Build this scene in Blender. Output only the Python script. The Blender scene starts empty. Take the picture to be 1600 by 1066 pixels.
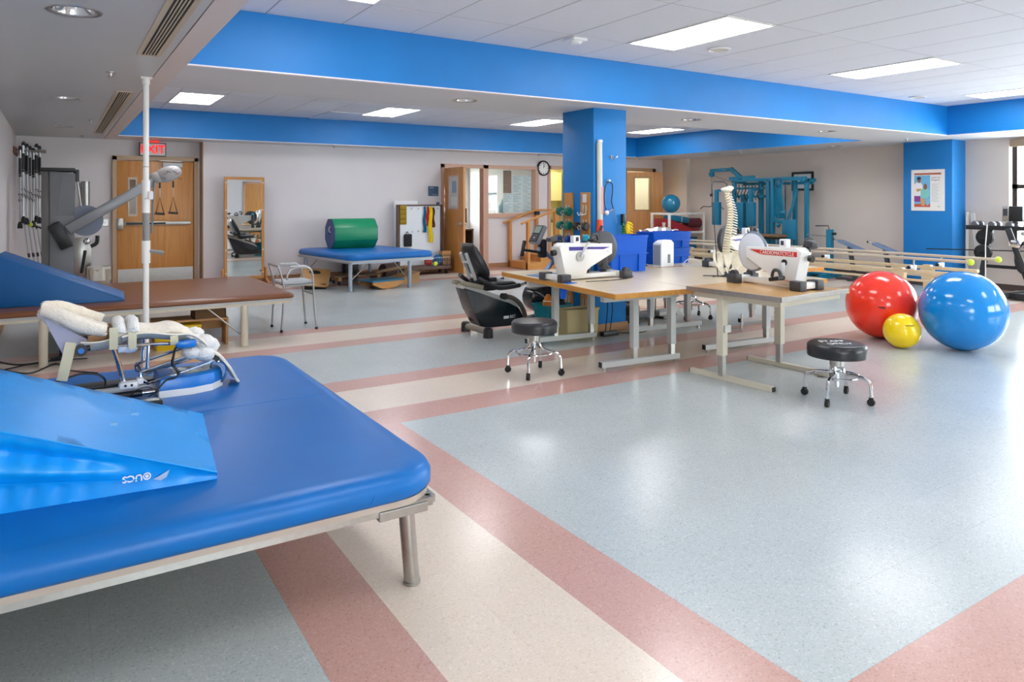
import bpy, bmesh, math, random
from mathutils import Vector, Matrix
random.seed(7)
PI = math.pi
SC = bpy.context.scene
COL = SC.collection

# ------------------------------------------------------------------ camera, world, light, exposure
cd = bpy.data.cameras.new('camera')
cam = bpy.data.objects.new('camera', cd)
COL.objects.link(cam)
cam.location = (0, 0, 1.477)
cam.rotation_euler = (PI/2, 0, -math.radians(32.5))
cd.sensor_fit = 'HORIZONTAL'; cd.sensor_width = 36.0
cd.lens = 36.0*1120/1600
cd.shift_x = 0.0
cd.shift_y = -(533-312.5)/1600.0
cd.clip_start = 0.05; cd.clip_end = 200
SC.camera = cam

SC.view_settings.view_transform = 'Standard'
SC.view_settings.look = 'None'
SC.view_settings.gamma = 1.0
SC.view_settings.use_curve_mapping = False
SC.view_settings.exposure = 1.0
SC.cycles.use_denoising = True
SC.cycles.max_bounces = 8
SC.cycles.diffuse_bounces = 5
SC.cycles.glossy_bounces = 4
SC.cycles.transmission_bounces = 4
SC.cycles.transparent_max_bounces = 8
SC.cycles.caustics_reflective = False
SC.cycles.caustics_refractive = False
SC.cycles.sample_clamp_indirect = 6.0

world = bpy.data.worlds.new('daylight'); SC.world = world
world.use_nodes = True
wbg = world.node_tree.nodes['Background']
wbg.inputs['Color'].default_value = (0.93, 0.965, 1.0, 1)
wbg.inputs['Strength'].default_value = 8.0
PANEL_EMIT = 6.5          # fluorescent troffers
DOWN_EMIT = 26.0           # recessed cans

def portal(x, y, z, sx, sy, rot):
    ld = bpy.data.lights.new('daylight_portal', 'AREA'); ld.shape = 'RECTANGLE'
    ld.size = sx; ld.size_y = sy
    ld.cycles.is_portal = True
    o = bpy.data.objects.new('daylight_portal', ld); COL.objects.link(o)
    o.location = (x, y, z); o.rotation_euler = rot
# window wall on the right and the windows behind the photographer
portal(13.22, 3.45, 1.57, 4.15, 1.7, (0, PI/2, 0))
for wx in (1.2, 8.6, 11.5):
    portal(wx, -3.12, 1.6, 2.4, 1.6, (PI/2, 0, PI))

# ------------------------------------------------------------------ materials
def s2l(c):
    return c/12.92 if c <= 0.04045 else ((c+0.055)/1.055)**2.4
def hexl(h):
    h = h.lstrip('#')
    return tuple(s2l(int(h[i:i+2], 16)/255) for i in (0, 2, 4)) + (1,)
MATS = {}
def mat(name, color='#888888', rough=0.5, metal=0.0, emit=None, spec=0.5, coat=0.0, alpha=None, noise=None, bump=None, sheen=0.0, trans=0.0, wood=None, aniso=None):
    if name in MATS: return MATS[name]
    m = bpy.data.materials.new(name); m.use_nodes = True
    nt = m.node_tree; p = nt.nodes['Principled BSDF']
    c = hexl(color) if isinstance(color, str) else tuple(color)+(1,)
    p.inputs['Base Color'].default_value = c
    p.inputs['Roughness'].default_value = rough
    p.inputs['Metallic'].default_value = metal
    p.inputs['Specular IOR Level'].default_value = spec
    p.inputs['Coat Weight'].default_value = coat
    p.inputs['Coat Roughness'].default_value = 0.08
    p.inputs['Sheen Weight'].default_value = sheen
    p.inputs['Transmission Weight'].default_value = trans
    if emit:
        p.inputs['Emission Color'].default_value = c if len(emit) == 1 else hexl(emit[1])
        p.inputs['Emission Strength'].default_value = emit[0]
    tc = None
    def coord():
        nonlocal tc
        if tc is None: tc = nt.nodes.new('ShaderNodeTexCoord')
        return tc
    if noise:        # (scale, amount, detail) small colour variation
        n = nt.nodes.new('ShaderNodeTexNoise'); n.inputs['Scale'].default_value = noise[0]
        n.inputs['Detail'].default_value = noise[2] if len(noise) > 2 else 3
        nt.links.new(coord().outputs['Object'], n.inputs['Vector'])
        r = nt.nodes.new('ShaderNodeMapRange')
        r.inputs[1].default_value = 0.3; r.inputs[2].default_value = 0.7
        r.inputs[3].default_value = 1-noise[1]; r.inputs[4].default_value = 1+noise[1]
        nt.links.new(n.outputs['Fac'], r.inputs[0])
        mx = nt.nodes.new('ShaderNodeMix'); mx.data_type = 'RGBA'; mx.blend_type = 'MULTIPLY'
        mx.inputs[0].default_value = 1
        mx.inputs[6].default_value = c
        nt.links.new(r.outputs[0], mx.inputs[7])
        nt.links.new(mx.outputs[2], p.inputs['Base Color'])
    if wood:         # (axis, dark hex, scale)
        mp = nt.nodes.new('ShaderNodeMapping')
        sc = [14*wood[2]]*3; sc[wood[0]] = 0.9*wood[2]
        mp.inputs['Scale'].default_value = sc
        nt.links.new(coord().outputs['Object'], mp.inputs['Vector'])
        n = nt.nodes.new('ShaderNodeTexNoise'); n.inputs['Scale'].default_value = 1.0; n.inputs['Detail'].default_value = 4
        n.inputs['Distortion'].default_value = 0.6
        nt.links.new(mp.outputs[0], n.inputs['Vector'])
        rp = nt.nodes.new('ShaderNodeValToRGB')
        rp.color_ramp.elements[0].position = 0.3; rp.color_ramp.elements[0].color = hexl(wood[1])
        rp.color_ramp.elements[1].position = 0.68; rp.color_ramp.elements[1].color = c
        nt.links.new(n.outputs['Fac'], rp.inputs[0])
        nt.links.new(rp.outputs[0], p.inputs['Base Color'])
    if bump:         # (scale, strength, distance)
        n = nt.nodes.new('ShaderNodeTexNoise'); n.inputs['Scale'].default_value = bump[0]; n.inputs['Detail'].default_value = 4
        nt.links.new(coord().outputs['Object'], n.inputs['Vector'])
        b = nt.nodes.new('ShaderNodeBump'); b.inputs['Strength'].default_value = bump[1]; b.inputs['Distance'].default_value = bump[2]
        nt.links.new(n.outputs['Fac'], b.inputs['Height']); nt.links.new(b.outputs[0], p.inputs['Normal'])
    MATS[name] = m
    return m

def tile_mat(name, color, chips, dark):
    """polished vinyl composition tile: flecked, slightly uneven in tone from tile to tile"""
    m = bpy.data.materials.new(name); m.use_nodes = True; nt = m.node_tree; L = nt.links.new
    p = nt.nodes['Principled BSDF']
    geo = nt.nodes.new('ShaderNodeNewGeometry')
    v = nt.nodes.new('ShaderNodeTexVoronoi'); v.inputs['Scale'].default_value = 170
    L(geo.outputs['Position'], v.inputs['Vector'])
    sep = nt.nodes.new('ShaderNodeSeparateColor'); L(v.outputs['Color'], sep.inputs[0])
    rp = nt.nodes.new('ShaderNodeValToRGB'); e = rp.color_ramp.elements
    rp.color_ramp.interpolation = 'LINEAR'
    e[0].position = 0.0; e[0].color = hexl(dark)
    e[1].position = 0.16; e[1].color = hexl(color)
    x = e.new(0.84); x.color = hexl(color)
    x = e.new(1.0); x.color = hexl(chips)
    L(sep.outputs[0], rp.inputs[0])
    n = nt.nodes.new('ShaderNodeTexNoise'); n.inputs['Scale'].default_value = 1.4; n.inputs['Detail'].default_value = 5
    L(geo.outputs['Position'], n.inputs['Vector'])
    oi = nt.nodes.new('ShaderNodeObjectInfo')
    a = nt.nodes.new('ShaderNodeMapRange'); a.inputs[3].default_value = 0.94; a.inputs[4].default_value = 1.06
    L(n.outputs['Fac'], a.inputs[0])
    b = nt.nodes.new('ShaderNodeMapRange'); b.inputs[3].default_value = 0.985; b.inputs[4].default_value = 1.015
    L(oi.outputs['Random'], b.inputs[0])
    mu = nt.nodes.new('ShaderNodeMath'); mu.operation = 'MULTIPLY'; L(a.outputs[0], mu.inputs[0]); L(b.outputs[0], mu.inputs[1])
    mx = nt.nodes.new('ShaderNodeMix'); mx.data_type = 'RGBA'; mx.blend_type = 'MULTIPLY'; mx.inputs[0].default_value = 1
    L(rp.outputs[0], mx.inputs[6]); L(mu.outputs[0], mx.inputs[7])
    L(mx.outputs[2], p.inputs['Base Color'])
    r = nt.nodes.new('ShaderNodeMapRange'); r.inputs[3].default_value = 0.17; r.inputs[4].default_value = 0.27
    L(n.outputs['Fac'], r.inputs[0]); L(r.outputs[0], p.inputs['Roughness'])
    n2 = nt.nodes.new('ShaderNodeTexNoise'); n2.inputs['Scale'].default_value = 60; n2.inputs['Detail'].default_value = 2
    L(geo.outputs['Position'], n2.inputs['Vector'])
    bp = nt.nodes.new('ShaderNodeBump'); bp.inputs['Strength'].default_value = 0.05; bp.inputs['Distance'].default_value = 0.004
    L(n2.outputs['Fac'], bp.inputs['Height']); L(bp.outputs[0], p.inputs['Normal'])
    p.inputs['Specular IOR Level'].default_value = 0.55
    MATS[name] = m
    return m

def glass_mat(name, tint=(0.95, 0.98, 0.97)):
    m = bpy.data.materials.new(name); m.use_nodes = True; nt = m.node_tree; L = nt.links.new
    nt.nodes.remove(nt.nodes['Principled BSDF'])
    tr = nt.nodes.new('ShaderNodeBsdfTransparent'); tr.inputs[0].default_value = tint+(1,)
    gl = nt.nodes.new('ShaderNodeBsdfGlossy'); gl.inputs['Roughness'].default_value = 0.02
    lw = nt.nodes.new('ShaderNodeLayerWeight'); lw.inputs[0].default_value = 0.5
    pw = nt.nodes.new('ShaderNodeMath'); pw.operation = 'POWER'; pw.inputs[1].default_value = 4.0; L(lw.outputs['Facing'], pw.inputs[0])
    fr = nt.nodes.new('ShaderNodeMath'); fr.operation = 'MULTIPLY_ADD'; fr.inputs[1].default_value = 0.6; fr.inputs[2].default_value = 0.035; L(pw.outputs[0], fr.inputs[0])
    mx = nt.nodes.new('ShaderNodeMixShader')
    L(fr.outputs[0], mx.inputs[0]); L(tr.outputs[0], mx.inputs[1]); L(gl.outputs[0], mx.inputs[2])
    L(mx.outputs[0], nt.nodes['Material Output'].inputs[0])
    MATS[name] = m
    return m

BLUEPAINT = mat('blue_wall_paint', '#067ac6', 0.5, noise=(3, 0.04), spec=0.5)
WALL = mat('warm_white_wall_paint', '#dcd6d7', 0.6, noise=(1.5, 0.02))
SOFFIT = mat('soffit_paint', '#d2d4d9', 0.5, noise=(1.0, 0.03), spec=0.5)
CTILE = mat('acoustic_tile', '#dcdfe8', 0.75, noise=(180, 0.04, 2), bump=(220, 0.15, 0.002))
TGRID = mat('ceiling_grid_metal', '#9fa1a9', 0.45)
DARK = mat('dark_gap', '#2a2a2c', 0.8)
T_GRAY = tile_mat('vinyl_tile_grey_green', '#b9c0c0', '#cad0d0', '#a3acac')
T_RED = tile_mat('vinyl_tile_rose', '#c79d93', '#d0aaa0', '#b68c82')
T_BEIGE = tile_mat('vinyl_tile_cream', '#dfcfbf', '#e8dacb', '#d2c1af')
BASEB = mat('wood_look_base', '#b58a62', 0.45, wood=(0, '#9d7350', 1.0))
OAK = mat('oak_veneer', '#cf9350', 0.35, wood=(2, '#bd7f40', 1.6))
OAKX = mat('oak_rail', '#d29a58', 0.4, wood=(0, '#be8242', 1.6))
PINKFRAME = mat('rose_painted_frame', '#c7a08c', 0.45)
BEIGEMET = mat('beige_painted_steel', '#cfc7b4', 0.4)
WHITE = mat('white_enamel', '#eceae6', 0.3, coat=0.2)
WHITEP = mat('white_plastic', '#e9e9ea', 0.35)
GREYMET = mat('grey_painted_steel', '#b9bdbd', 0.35)
STEEL = mat('brushed_steel', '#b4b2ae', 0.3, metal=1.0, noise=(40, 0.06))
CHROME = mat('chrome', '#d8d8da', 0.07, metal=1.0)
BLACK = mat('black_plastic', '#1b1b1d', 0.4)
BLACKV = mat('black_vinyl', '#222327', 0.32, bump=(90, 0.12, 0.002))
RUBBER = mat('black_rubber', '#161617', 0.65)
DGREY = mat('charcoal_plastic', '#3d3d41', 0.45)
MGREY = mat('machine_grey', '#77777c', 0.4)
MATBLUE = mat('blue_vinyl', '#0668b6', 0.38, noise=(5, 0.05), bump=(140, 0.06, 0.001), spec=0.35)
WEDGEBLUE = mat('bright_blue_vinyl', '#0099ee', 0.36, noise=(6, 0.05), bump=(25, 0.12, 0.006), spec=0.5)
DKBLUE = mat('dark_blue_vinyl', '#055d9e', 0.45, noise=(5, 0.05))
BROWNV = mat('brown_vinyl', '#7a4a2c', 0.3, noise=(6, 0.06), bump=(140, 0.06, 0.001))
MAPLE = mat('maple_butcher_block', '#e3d3b6', 0.28, wood=(0, '#d3bd9a', 2.0))
TANTOP = mat('tan_table_laminate', '#d2a86e', 0.3, wood=(1, '#c3955a', 1.5))
EDGEOR = mat('amber_wood_edge', '#cf9440', 0.35, wood=(1, '#bb7d2c', 2.0))
TEAL = mat('teal_painted_steel', '#0a7495', 0.35)
TEALV = mat('teal_vinyl', '#0b7094', 0.4)
BINBLUE = mat('blue_bin_plastic', '#0058c8', 0.45, spec=0.3)
CREAM = mat('cream_fleece', '#f8ecd9', 0.95, sheen=0.5, bump=(120, 0.9, 0.006), noise=(60, 0.06))
FLEECEW = mat('white_fleece', '#efece8', 0.95, sheen=0.5, bump=(140, 0.9, 0.006))
STRAP = mat('beige_webbing', '#d8d0b0', 0.8)
GLASS = glass_mat('window_glass')
LAMP = mat('fluorescent_diffuser', '#ffffff', 0.4, emit=(PANEL_EMIT, '#fbfcff'))
DLAMP = mat('can_lamp', '#ffffff', 0.4, emit=(DOWN_EMIT, '#fff2da'))
PAPER = mat('white_paper', '#e6ebee', 0.7)
PRINT = mat('grey_print', '#7d858c', 0.7)
BLACKPRINT = mat('black_print', '#17181c', 0.5)
WHITEPRINT = mat('white_print', '#f3f4f6', 0.5)
CARD = mat('cardboard', '#b98a58', 0.8, noise=(8, 0.05))
CARDD = mat('cardboard_dark', '#6d5136', 0.85)
PLY = mat('plywood', '#c89a63', 0.45, wood=(0, '#b38350', 1.4))
YELLOW = mat('yellow_plastic', '#d8b411', 0.4)
RED = mat('red_vinyl', '#9c1f28', 0.4)
MAROON = mat('maroon_foam', '#6c3038', 0.8)
BALLRED = mat('red_ball_rubber', '#ff3a24', 0.16, coat=0.3)
BALLBLUE = mat('blue_ball_rubber', '#008adc', 0.14, coat=0.3, noise=(60, 0.02))
BALLYEL = mat('yellow_ball_rubber', '#ffd808', 0.2, coat=0.3)
TENNIS = mat('tennis_felt', '#c9dc3c', 0.9, sheen=0.4, bump=(200, 0.5, 0.003))
GREENV = mat('green_vinyl', '#148a5c', 0.35)
NAVYV = mat('navy_vinyl', '#2c4380', 0.45)
BONE = mat('bone_plastic', '#efe9d6', 0.4, noise=(40, 0.06))
DISC = mat('amber_disc', '#c9ad62', 0.4)

# ------------------------------------------------------------------ mesh helpers
def frame_to(p0, p1):
    p0 = Vector(p0); p1 = Vector(p1); d = p1-p0
    q = d.to_track_quat('Z', 'Y')
    return p0, p1, d.length, q
class MB:
    def __init__(s): s.bm = bmesh.new()
    def box(s, c, d, rot=None, bev=0.0, seg=2):
        r = bmesh.ops.create_cube(s.bm, size=1.0); vs = r['verts']
        M = Matrix.Translation(Vector(c))
        if rot is not None:
            M = M @ (rot.to_matrix().to_4x4() if hasattr(rot, 'to_matrix') else Matrix(rot).to_4x4())
        M = M @ Matrix.Diagonal((d[0], d[1], d[2], 1))
        bmesh.ops.transform(s.bm, matrix=M, verts=vs)
        if bev > 0:
            es = list({e for v in vs for e in v.link_edges})
            bmesh.ops.bevel(s.bm, geom=es, offset=min(bev, 0.45*min(d)), segments=seg, affect='EDGES', profile=0.5)
        return s
    def boxz(s, x0, x1, y0, y1, z0, z1, bev=0.0):
        return s.box(((x0+x1)/2, (y0+y1)/2, (z0+z1)/2), (abs(x1-x0), abs(y1-y0), abs(z1-z0)), None, bev)
    def bar(s, p0, p1, w, h, bev=0.0):
        p0, p1, L, q = frame_to(p0, p1)
        return s.box((p0+p1)/2, (w, h, L), q, bev)
    def cyl(s, p0, p1, r, r2=None, n=14, cap=True):
        p0, p1, L, q = frame_to(p0, p1)
        M = Matrix.Translation((p0+p1)/2) @ q.to_matrix().to_4x4()
        bmesh.ops.create_cone(s.bm, cap_ends=cap, cap_tris=False, segments=n, radius1=r, radius2=r if r2 is None else r2, depth=L, matrix=M)
        return s
    def sph(s, c, r, sc=(1, 1, 1), n=16, m=10, rot=None):
        M = Matrix.Translation(Vector(c))
        if rot is not None: M = M @ rot.to_matrix().to_4x4()
        M = M @ Matrix.Diagonal((r*sc[0], r*sc[1], r*sc[2], 1))
        bmesh.ops.create_uvsphere(s.bm, u_segments=n, v_segments=m, radius=1.0, matrix=M)
        return s
    def ring(s, c, R, r, ax=(0, 0, 1), n=28, m=8, sc=None):
        q = Vector(ax).to_track_quat('Z', 'Y'); c = Vector(c)
        pts = []
        for i in range(n):
            a = 2*PI*i/n
            v = Vector((R*math.cos(a), R*math.sin(a), 0))
            if sc: v = Vector((v.x*sc[0], v.y*sc[1], 0))
            pts.append(c + q @ v)
        return s.tube(pts, r, m, closed=True)
    def tube(s, pts, r, m=8, closed=False, smooth=0, cap=True):
        pts = [Vector(p) for p in pts]
        if smooth: pts = catmull(pts, smooth, closed)
        n = len(pts); rings = []
        rs = r if isinstance(r, (list, tuple)) else None
        up = None
        for i, p in enumerate(pts):
            a = pts[i-1] if (i > 0 or closed) else p
            b = pts[(i+1) % n] if (i < n-1 or closed) else p
            t = (b-a)
            if t.length < 1e-9: t = Vector((0, 0, 1))
            t.normalize()
            if up is None:
                up = t.orthogonal().normalized()
            else:
                up = (up - t*up.dot(t))
                up = up.normalized() if up.length > 1e-6 else t.orthogonal().normalized()
            w = t.cross(up)
            if rs:
                f = i/(n-1)*(len(rs)-1); k = min(int(f), len(rs)-2); rr = rs[k]+(rs[k+1]-rs[k])*(f-k)
            else: rr = r
            rings.append([s.bm.verts.new(p + (up*math.cos(2*PI*j/m) + w*math.sin(2*PI*j/m))*rr) for j in range(m)])
        for i in range(n if closed else n-1):
            A = rings[i]; B = rings[(i+1) % n]
            off = 0
            if closed and i == n-1:
                off = min(range(m), key=lambda o: sum((A[j].co-B[(j+o) % m].co).length for j in range(m)))
            for j in range(m):
                try: s.bm.faces.new((A[j], A[(j+1) % m], B[(j+1+off) % m], B[(j+off) % m]))
                except ValueError: pass
        if cap and not closed:
            s.bm.faces.new(list(reversed(rings[0]))); s.bm.faces.new(rings[-1])
        return s
    def lathe(s, prof, c=(0, 0, 0), ax=(0, 0, 1), n=24):
        q = Vector(ax).to_track_quat('Z', 'Y'); c = Vector(c); rings = []
        for (r, z) in prof:
            if r < 1e-6: rings.append([s.bm.verts.new(c + q @ Vector((0, 0, z)))])
            else: rings.append([s.bm.verts.new(c + q @ Vector((r*math.cos(2*PI*j/n), r*math.sin(2*PI*j/n), z))) for j in range(n)])
        for A, B in zip(rings, rings[1:]):
            for j in range(n):
                k = (j+1) % n
                if len(A) == 1 and len(B) == 1: continue
                if len(A) == 1: s.bm.faces.new((A[0], B[k], B[j]))
                elif len(B) == 1: s.bm.faces.new((A[j], A[k], B[0]))
                else: s.bm.faces.new((A[j], A[k], B[k], B[j]))
        return s
    def loft(s, rings, cap=True):
        R = [[s.bm.verts.new(Vector(p)) for p in ring] for ring in rings]
        n = len(R[0])
        for A, B in zip(R, R[1:]):
            for j in range(n): s.bm.faces.new((A[j], A[(j+1) % n], B[(j+1) % n], B[j]))
        if cap:
            s.bm.faces.new(list(reversed(R[0]))); s.bm.faces.new(R[-1])
        return s
    def prism(s, poly, a, b, plane='xz', bev=0.0):
        """extrude a 2D polygon between a and b along the remaining axis"""
        def P(u, v, w):
            return {'xz': (u, w, v), 'xy': (u, v, w), 'yz': (w, u, v)}[plane]
        A = [s.bm.verts.new(P(u, v, a)) for u, v in poly]; B = [s.bm.verts.new(P(u, v, b)) for u, v in poly]
        n = len(poly); fs = []
        fs.append(s.bm.faces.new(A)); fs.append(s.bm.faces.new(list(reversed(B))))
        for j in range(n): fs.append(s.bm.faces.new((A[(j+1) % n], A[j], B[j], B[(j+1) % n])))
        if bev > 0:
            es = list({e for f in fs for e in f.edges})
            bmesh.ops.bevel(s.bm, geom=es, offset=bev, segments=2, affect='EDGES', profile=0.5)
        return s
    def grid(s, f, nu, nv):
        V = [[s.bm.verts.new(Vector(f(i/nu, j/nv))) for j in range(nv+1)] for i in range(nu+1)]
        for i in range(nu):
            for j in range(nv): s.bm.faces.new((V[i][j], V[i+1][j], V[i+1][j+1], V[i][j+1]))
        return s
    def solid(s, t):
        bmesh.ops.recalc_face_normals(s.bm, faces=s.bm.faces)
        bmesh.ops.solidify(s.bm, geom=list(s.bm.faces), thickness=t)
        return s
    def jitter(s, a):
        for v in s.bm.verts: v.co += Vector((random.uniform(-a, a), random.uniform(-a, a), random.uniform(-a, a)))
        return s
    def build(s, name, m, parent=None, smooth=35, kind=None, loc=None, rz=0.0):
        bmesh.ops.recalc_face_normals(s.bm, faces=s.bm.faces)
        me = bpy.data.meshes.new(name)
        if smooth:
            lim = math.radians(smooth)
            for f in s.bm.faces: f.smooth = True
            for e in s.bm.edges:
                if len(e.link_faces) == 2:
                    try:
                        if e.calc_face_angle() > lim: e.smooth = False
                    except ValueError: pass
        s.bm.to_mesh(me); s.bm.free()
        me.materials.append(m)
        o = bpy.data.objects.new(name, me); COL.objects.link(o)
        if parent is not None: o.parent = parent
        if kind: o['kind'] = kind
        if loc: o.location = loc
        if rz: o.rotation_euler = (0, 0, rz)
        return o
def catmull(pts, k, closed=False):
    n = len(pts); out = []
    rng = n if closed else n-1
    for i in range(rng):
        p0 = pts[(i-1) % n] if (closed or i > 0) else pts[0]
        p1 = pts[i]; p2 = pts[(i+1) % n]
        p3 = pts[(i+2) % n] if (closed or i < n-2) else pts[-1]
        for j in range(k):
            t = j/k
            out.append(0.5*((2*p1)+(p2-p0)*t+(2*p0-5*p1+4*p2-p3)*t*t+(3*p1-p0-3*p2+p3)*t*t*t))
    if not closed: out.append(pts[-1])
    return out
def rrect(hx, hy, r, z, n=6, cx=0, cy=0):
    pts = []
    for (sx, sy, a0) in ((1, 1, 0), (-1, 1, PI/2), (-1, -1, PI), (1, -1, 1.5*PI)):
        for i in range(n+1):
            a = a0 + PI/2*i/n
            pts.append((cx+sx*(hx-r)+r*math.cos(a), cy+sy*(hy-r)+r*math.sin(a), z))
    return pts
def thing(name, label, cat, loc=(0, 0, 0), rz=0.0, group=None):
    o = bpy.data.objects.new(name, None); COL.objects.link(o)
    o.empty_display_size = 0.1
    o.location = loc; o.rotation_euler = (0, 0, rz)
    o['label'] = label; o['category'] = cat
    if group: o['group'] = group
    return o
def tag(o, label, cat, group=None):
    o['label'] = label; o['category'] = cat
    if group: o['group'] = group
    return o
def kids(o): return [c for c in COL.objects if c.parent == o]
def dup(root, loc, rz, label, group=None):
    src = list(COL.objects)
    ch = {}
    for c in src:
        if c.parent is not None: ch.setdefault(c.parent.name, []).append(c)
    r = root.copy(); COL.objects.link(r); r.location = loc; r.rotation_euler = (0, 0, rz)
    r['label'] = label
    if group: r['group'] = group
    for c in ch.get(root.name, []):
        cc = c.copy(); COL.objects.link(cc); cc.parent = r
        for g in ch.get(c.name, []):
            gg = g.copy(); COL.objects.link(gg); gg.parent = cc
    return r
def text(name, body, size, m, parent, loc, rot, thick=0.0008, align='CENTER', sx=1.0, bold=0.0):
    cu = bpy.data.curves.new(name, 'FONT'); cu.body = body; cu.size = size
    cu.align_x = align; cu.align_y = 'CENTER'; cu.extrude = thick; cu.resolution_u = 2; cu.offset = bold
    t = bpy.data.objects.new('tmp_text', cu); COL.objects.link(t)
    dg = bpy.context.evaluated_depsgraph_get(); dg.update()
    me = bpy.data.meshes.new_from_object(t.evaluated_get(dg))
    bpy.data.objects.remove(t); bpy.data.curves.remove(cu)
    me.materials.clear(); me.materials.append(m)
    o = bpy.data.objects.new(name, me); COL.objects.link(o)
    if parent is not None: o.parent = parent
    o.location = loc; o.rotation_euler = rot; o.scale = (sx, 1, 1)
    return o
ROT_FRONT = (PI/2, 0, 0)            # readable from -y
ROT_LEFT = (PI/2, 0, -PI/2)         # readable from -x
# ------------------------------------------------------------------ the room
XL, XR, YN, YB, YA = -0.52, 13.1, -3.0, 13.4, 13.7
SZ, CZ, TOP = 2.49, 2.946, 3.06
def struct(name, mb, m, parent=None, smooth=35):
    o = mb.build(name, m, parent, smooth)
    if parent is None: o['kind'] = 'structure'
    return o

# floor: a slab and one piece per vinyl tile
fl = struct('floor', MB().boxz(XL-0.2, XR+0.2, YN-0.2, 17.2, -0.12, -0.004), mat('floor_slab', '#8d8a84', 0.7))
xe = [0.71+0.305*k for k in range(-5, 42)]
ye = [4.404-0.3104*k for k in range(24, 0, -1)] + [4.404, 4.755, 5.06, 5.36, 5.67] + [5.67+0.33*k for k in range(1, 5)] + \
     [6.99+0.30*k for k in range(1, 5)] + [8.19+0.309*k for k in range(1, 19)]
def band(v, bands):
    for a, b, c in bands:
        if a <= v < b: return c
    return 0
VB = [(0.71, 1.014, 1), (1.014, 1.623, 2), (1.623, 1.928, 1)]
HB = [(4.404, 4.75, 1), (4.75, 5.36, 2), (5.36, 5.67, 1), (6.98, 7.28, 1), (7.28, 7.88, 2), (7.88, 8.19, 1),
      (11.8, 12.19, 1), (12.19, 12.9, 2), (12.9, 20, 1), (0.98, 1.299, 1), (0.36, 0.98, 2), (0.05, 0.36, 1)]
def tilecol(x, y):
    v = band(x, VB); h = band(y, HB)
    if y > 5.4: v = 0
    if v == 2 or h == 2: return 2
    return 1 if (v or h) else 0
TM = [T_GRAY, T_RED, T_BEIGE]
cells = []
FW = (math.sin(math.radians(32.5)), math.cos(math.radians(32.5)))
for i in range(len(xe)-1):
    for j in range(len(ye)-1):
        x0, x1, y0, y1 = xe[i], xe[i+1], ye[j], ye[j+1]
        if x1 > XR+0.15 or x0 < XL-0.6: continue
        cx, cy = (x0+x1)/2, (y0+y1)/2
        d = cx*FW[0]+cy*FW[1]; r = cx*FW[1]-cy*FW[0]
        inview = d > 1.9 and abs(r)/d < 0.78 and not (cx < 1.05 and 2.6 < cy < 4.7)
        cells.append((0 if inview else 1, d, x0, x1, y0, y1, tilecol(cx, cy)))
cells.sort()
tmesh = []
for k in range(3):
    b = MB().box((0, 0, -0.002), (1, 1, 0.004)); o = b.build('tile', TM[k], fl, 0); tmesh.append(o.data); bpy.data.objects.remove(o)
rest = [MB(), MB(), MB()]
G = 0.00022
for n, (iv, d, x0, x1, y0, y1, c) in enumerate(cells):
    if n < 300:
        o = bpy.data.objects.new('tile', tmesh[c]); COL.objects.link(o); o.parent = fl
        o.location = ((x0+x1)/2, (y0+y1)/2, random.uniform(-0.00005, 0.00005)); o.scale = (x1-x0-2*G, y1-y0-2*G, 1)
    else:
        rest[c].boxz(x0+G, x1-G, y0+G, y1-G, -0.004, 0)
rm = bmesh.new(); me = bpy.data.meshes.new('tile_field')
for k in range(3):
    for f in rest[k].bm.faces: f.material_index = k
    t = bpy.data.meshes.new('t'); rest[k].bm.to_mesh(t); rm.from_mesh(t); bpy.data.meshes.remove(t)
rm.to_mesh(me)
for m_ in TM: me.materials.append(m_)
o = bpy.data.objects.new('tile_field', me); COL.objects.link(o); o.parent = fl; o['kind'] = 'stuff'

# walls
def openwall(mb, x0, x1, y0, y1, z0, z1, holes):
    """wall along x with rectangular holes (hx0,hx1,hz0,hz1)"""
    xs = sorted({x0, x1, *[h[0] for h in holes], *[h[1] for h in holes]})
    for a, b in zip(xs, xs[1:]):
        zs = [(h[2], h[3]) for h in holes if h[0] <= a+1e-6 and h[1] >= b-1e-6]
        if not zs: mb.boxz(a, b, y0, y1, z0, z1)
        else:
            h = zs[0]
            if h[0] > z0: mb.boxz(a, b, y0, y1, z0, h[0])
            if h[1] < z1: mb.boxz(a, b, y0, y1, h[1], z1)
    return mb
wb = MB()
openwall(wb, 2.17, XR+0.2, YB, YB+0.13, 0, TOP, [(6.84, 7.80, 0, 2.17), (7.90, 9.16, 1.16, 2.17), (9.56, 10.7, 0, 2.2), (11.86, 12.76, 0, 2.2)])
openwall(wb, XL-0.2, 2.17, YA, YA+0.2, 0, TOP, [])
struct('wall_back', wb, WALL)
struct('wall_left', MB().boxz(XL-0.2, XL, YN-0.2, YA, 0, TOP), WALL)
wn = MB(); openwall(wn, XL-0.2, XR+0.2, YN-0.2, YN, 0, TOP, [(0.0, 2.4, 0.8, 2.4), (7.4, 9.8, 0.8, 2.4), (10.3, 12.7, 0.8, 2.4)])
struct('wall_near', wn, WALL)
wr = MB()
wr.boxz(XR, XR+0.25, 5.5, YB+0.3, 0, TOP).boxz(XR, XR+0.25, YN-0.2, 1.4, 0, TOP).boxz(XR, XR+0.25, 1.4, 5.5, 0, 0.72).boxz(XR, XR+0.25, 1.4, 5.5, 2.42, TOP)
wr.boxz(12.98, XR, 12.45, 12.75, 0, SZ)
struct('wall_right', wr, mat('warm_beige_wall_paint', '#dacfc6', 0.6, noise=(1.5, 0.02)))
struct('column', MB().boxz(4.98, 5.45, 6.15, 6.72, 0.1, SZ+0.02, 0.006), BLUEPAINT)
struct('column_right', MB().boxz(12.66, XR+0.05, 6.16, 6.98, 0.1, SZ+0.02, 0.006), BLUEPAINT)
bb = MB().boxz(4.966, 5.464, 6.136, 6.734, 0, 0.105); struct('baseboard_column', bb, BASEB)
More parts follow.
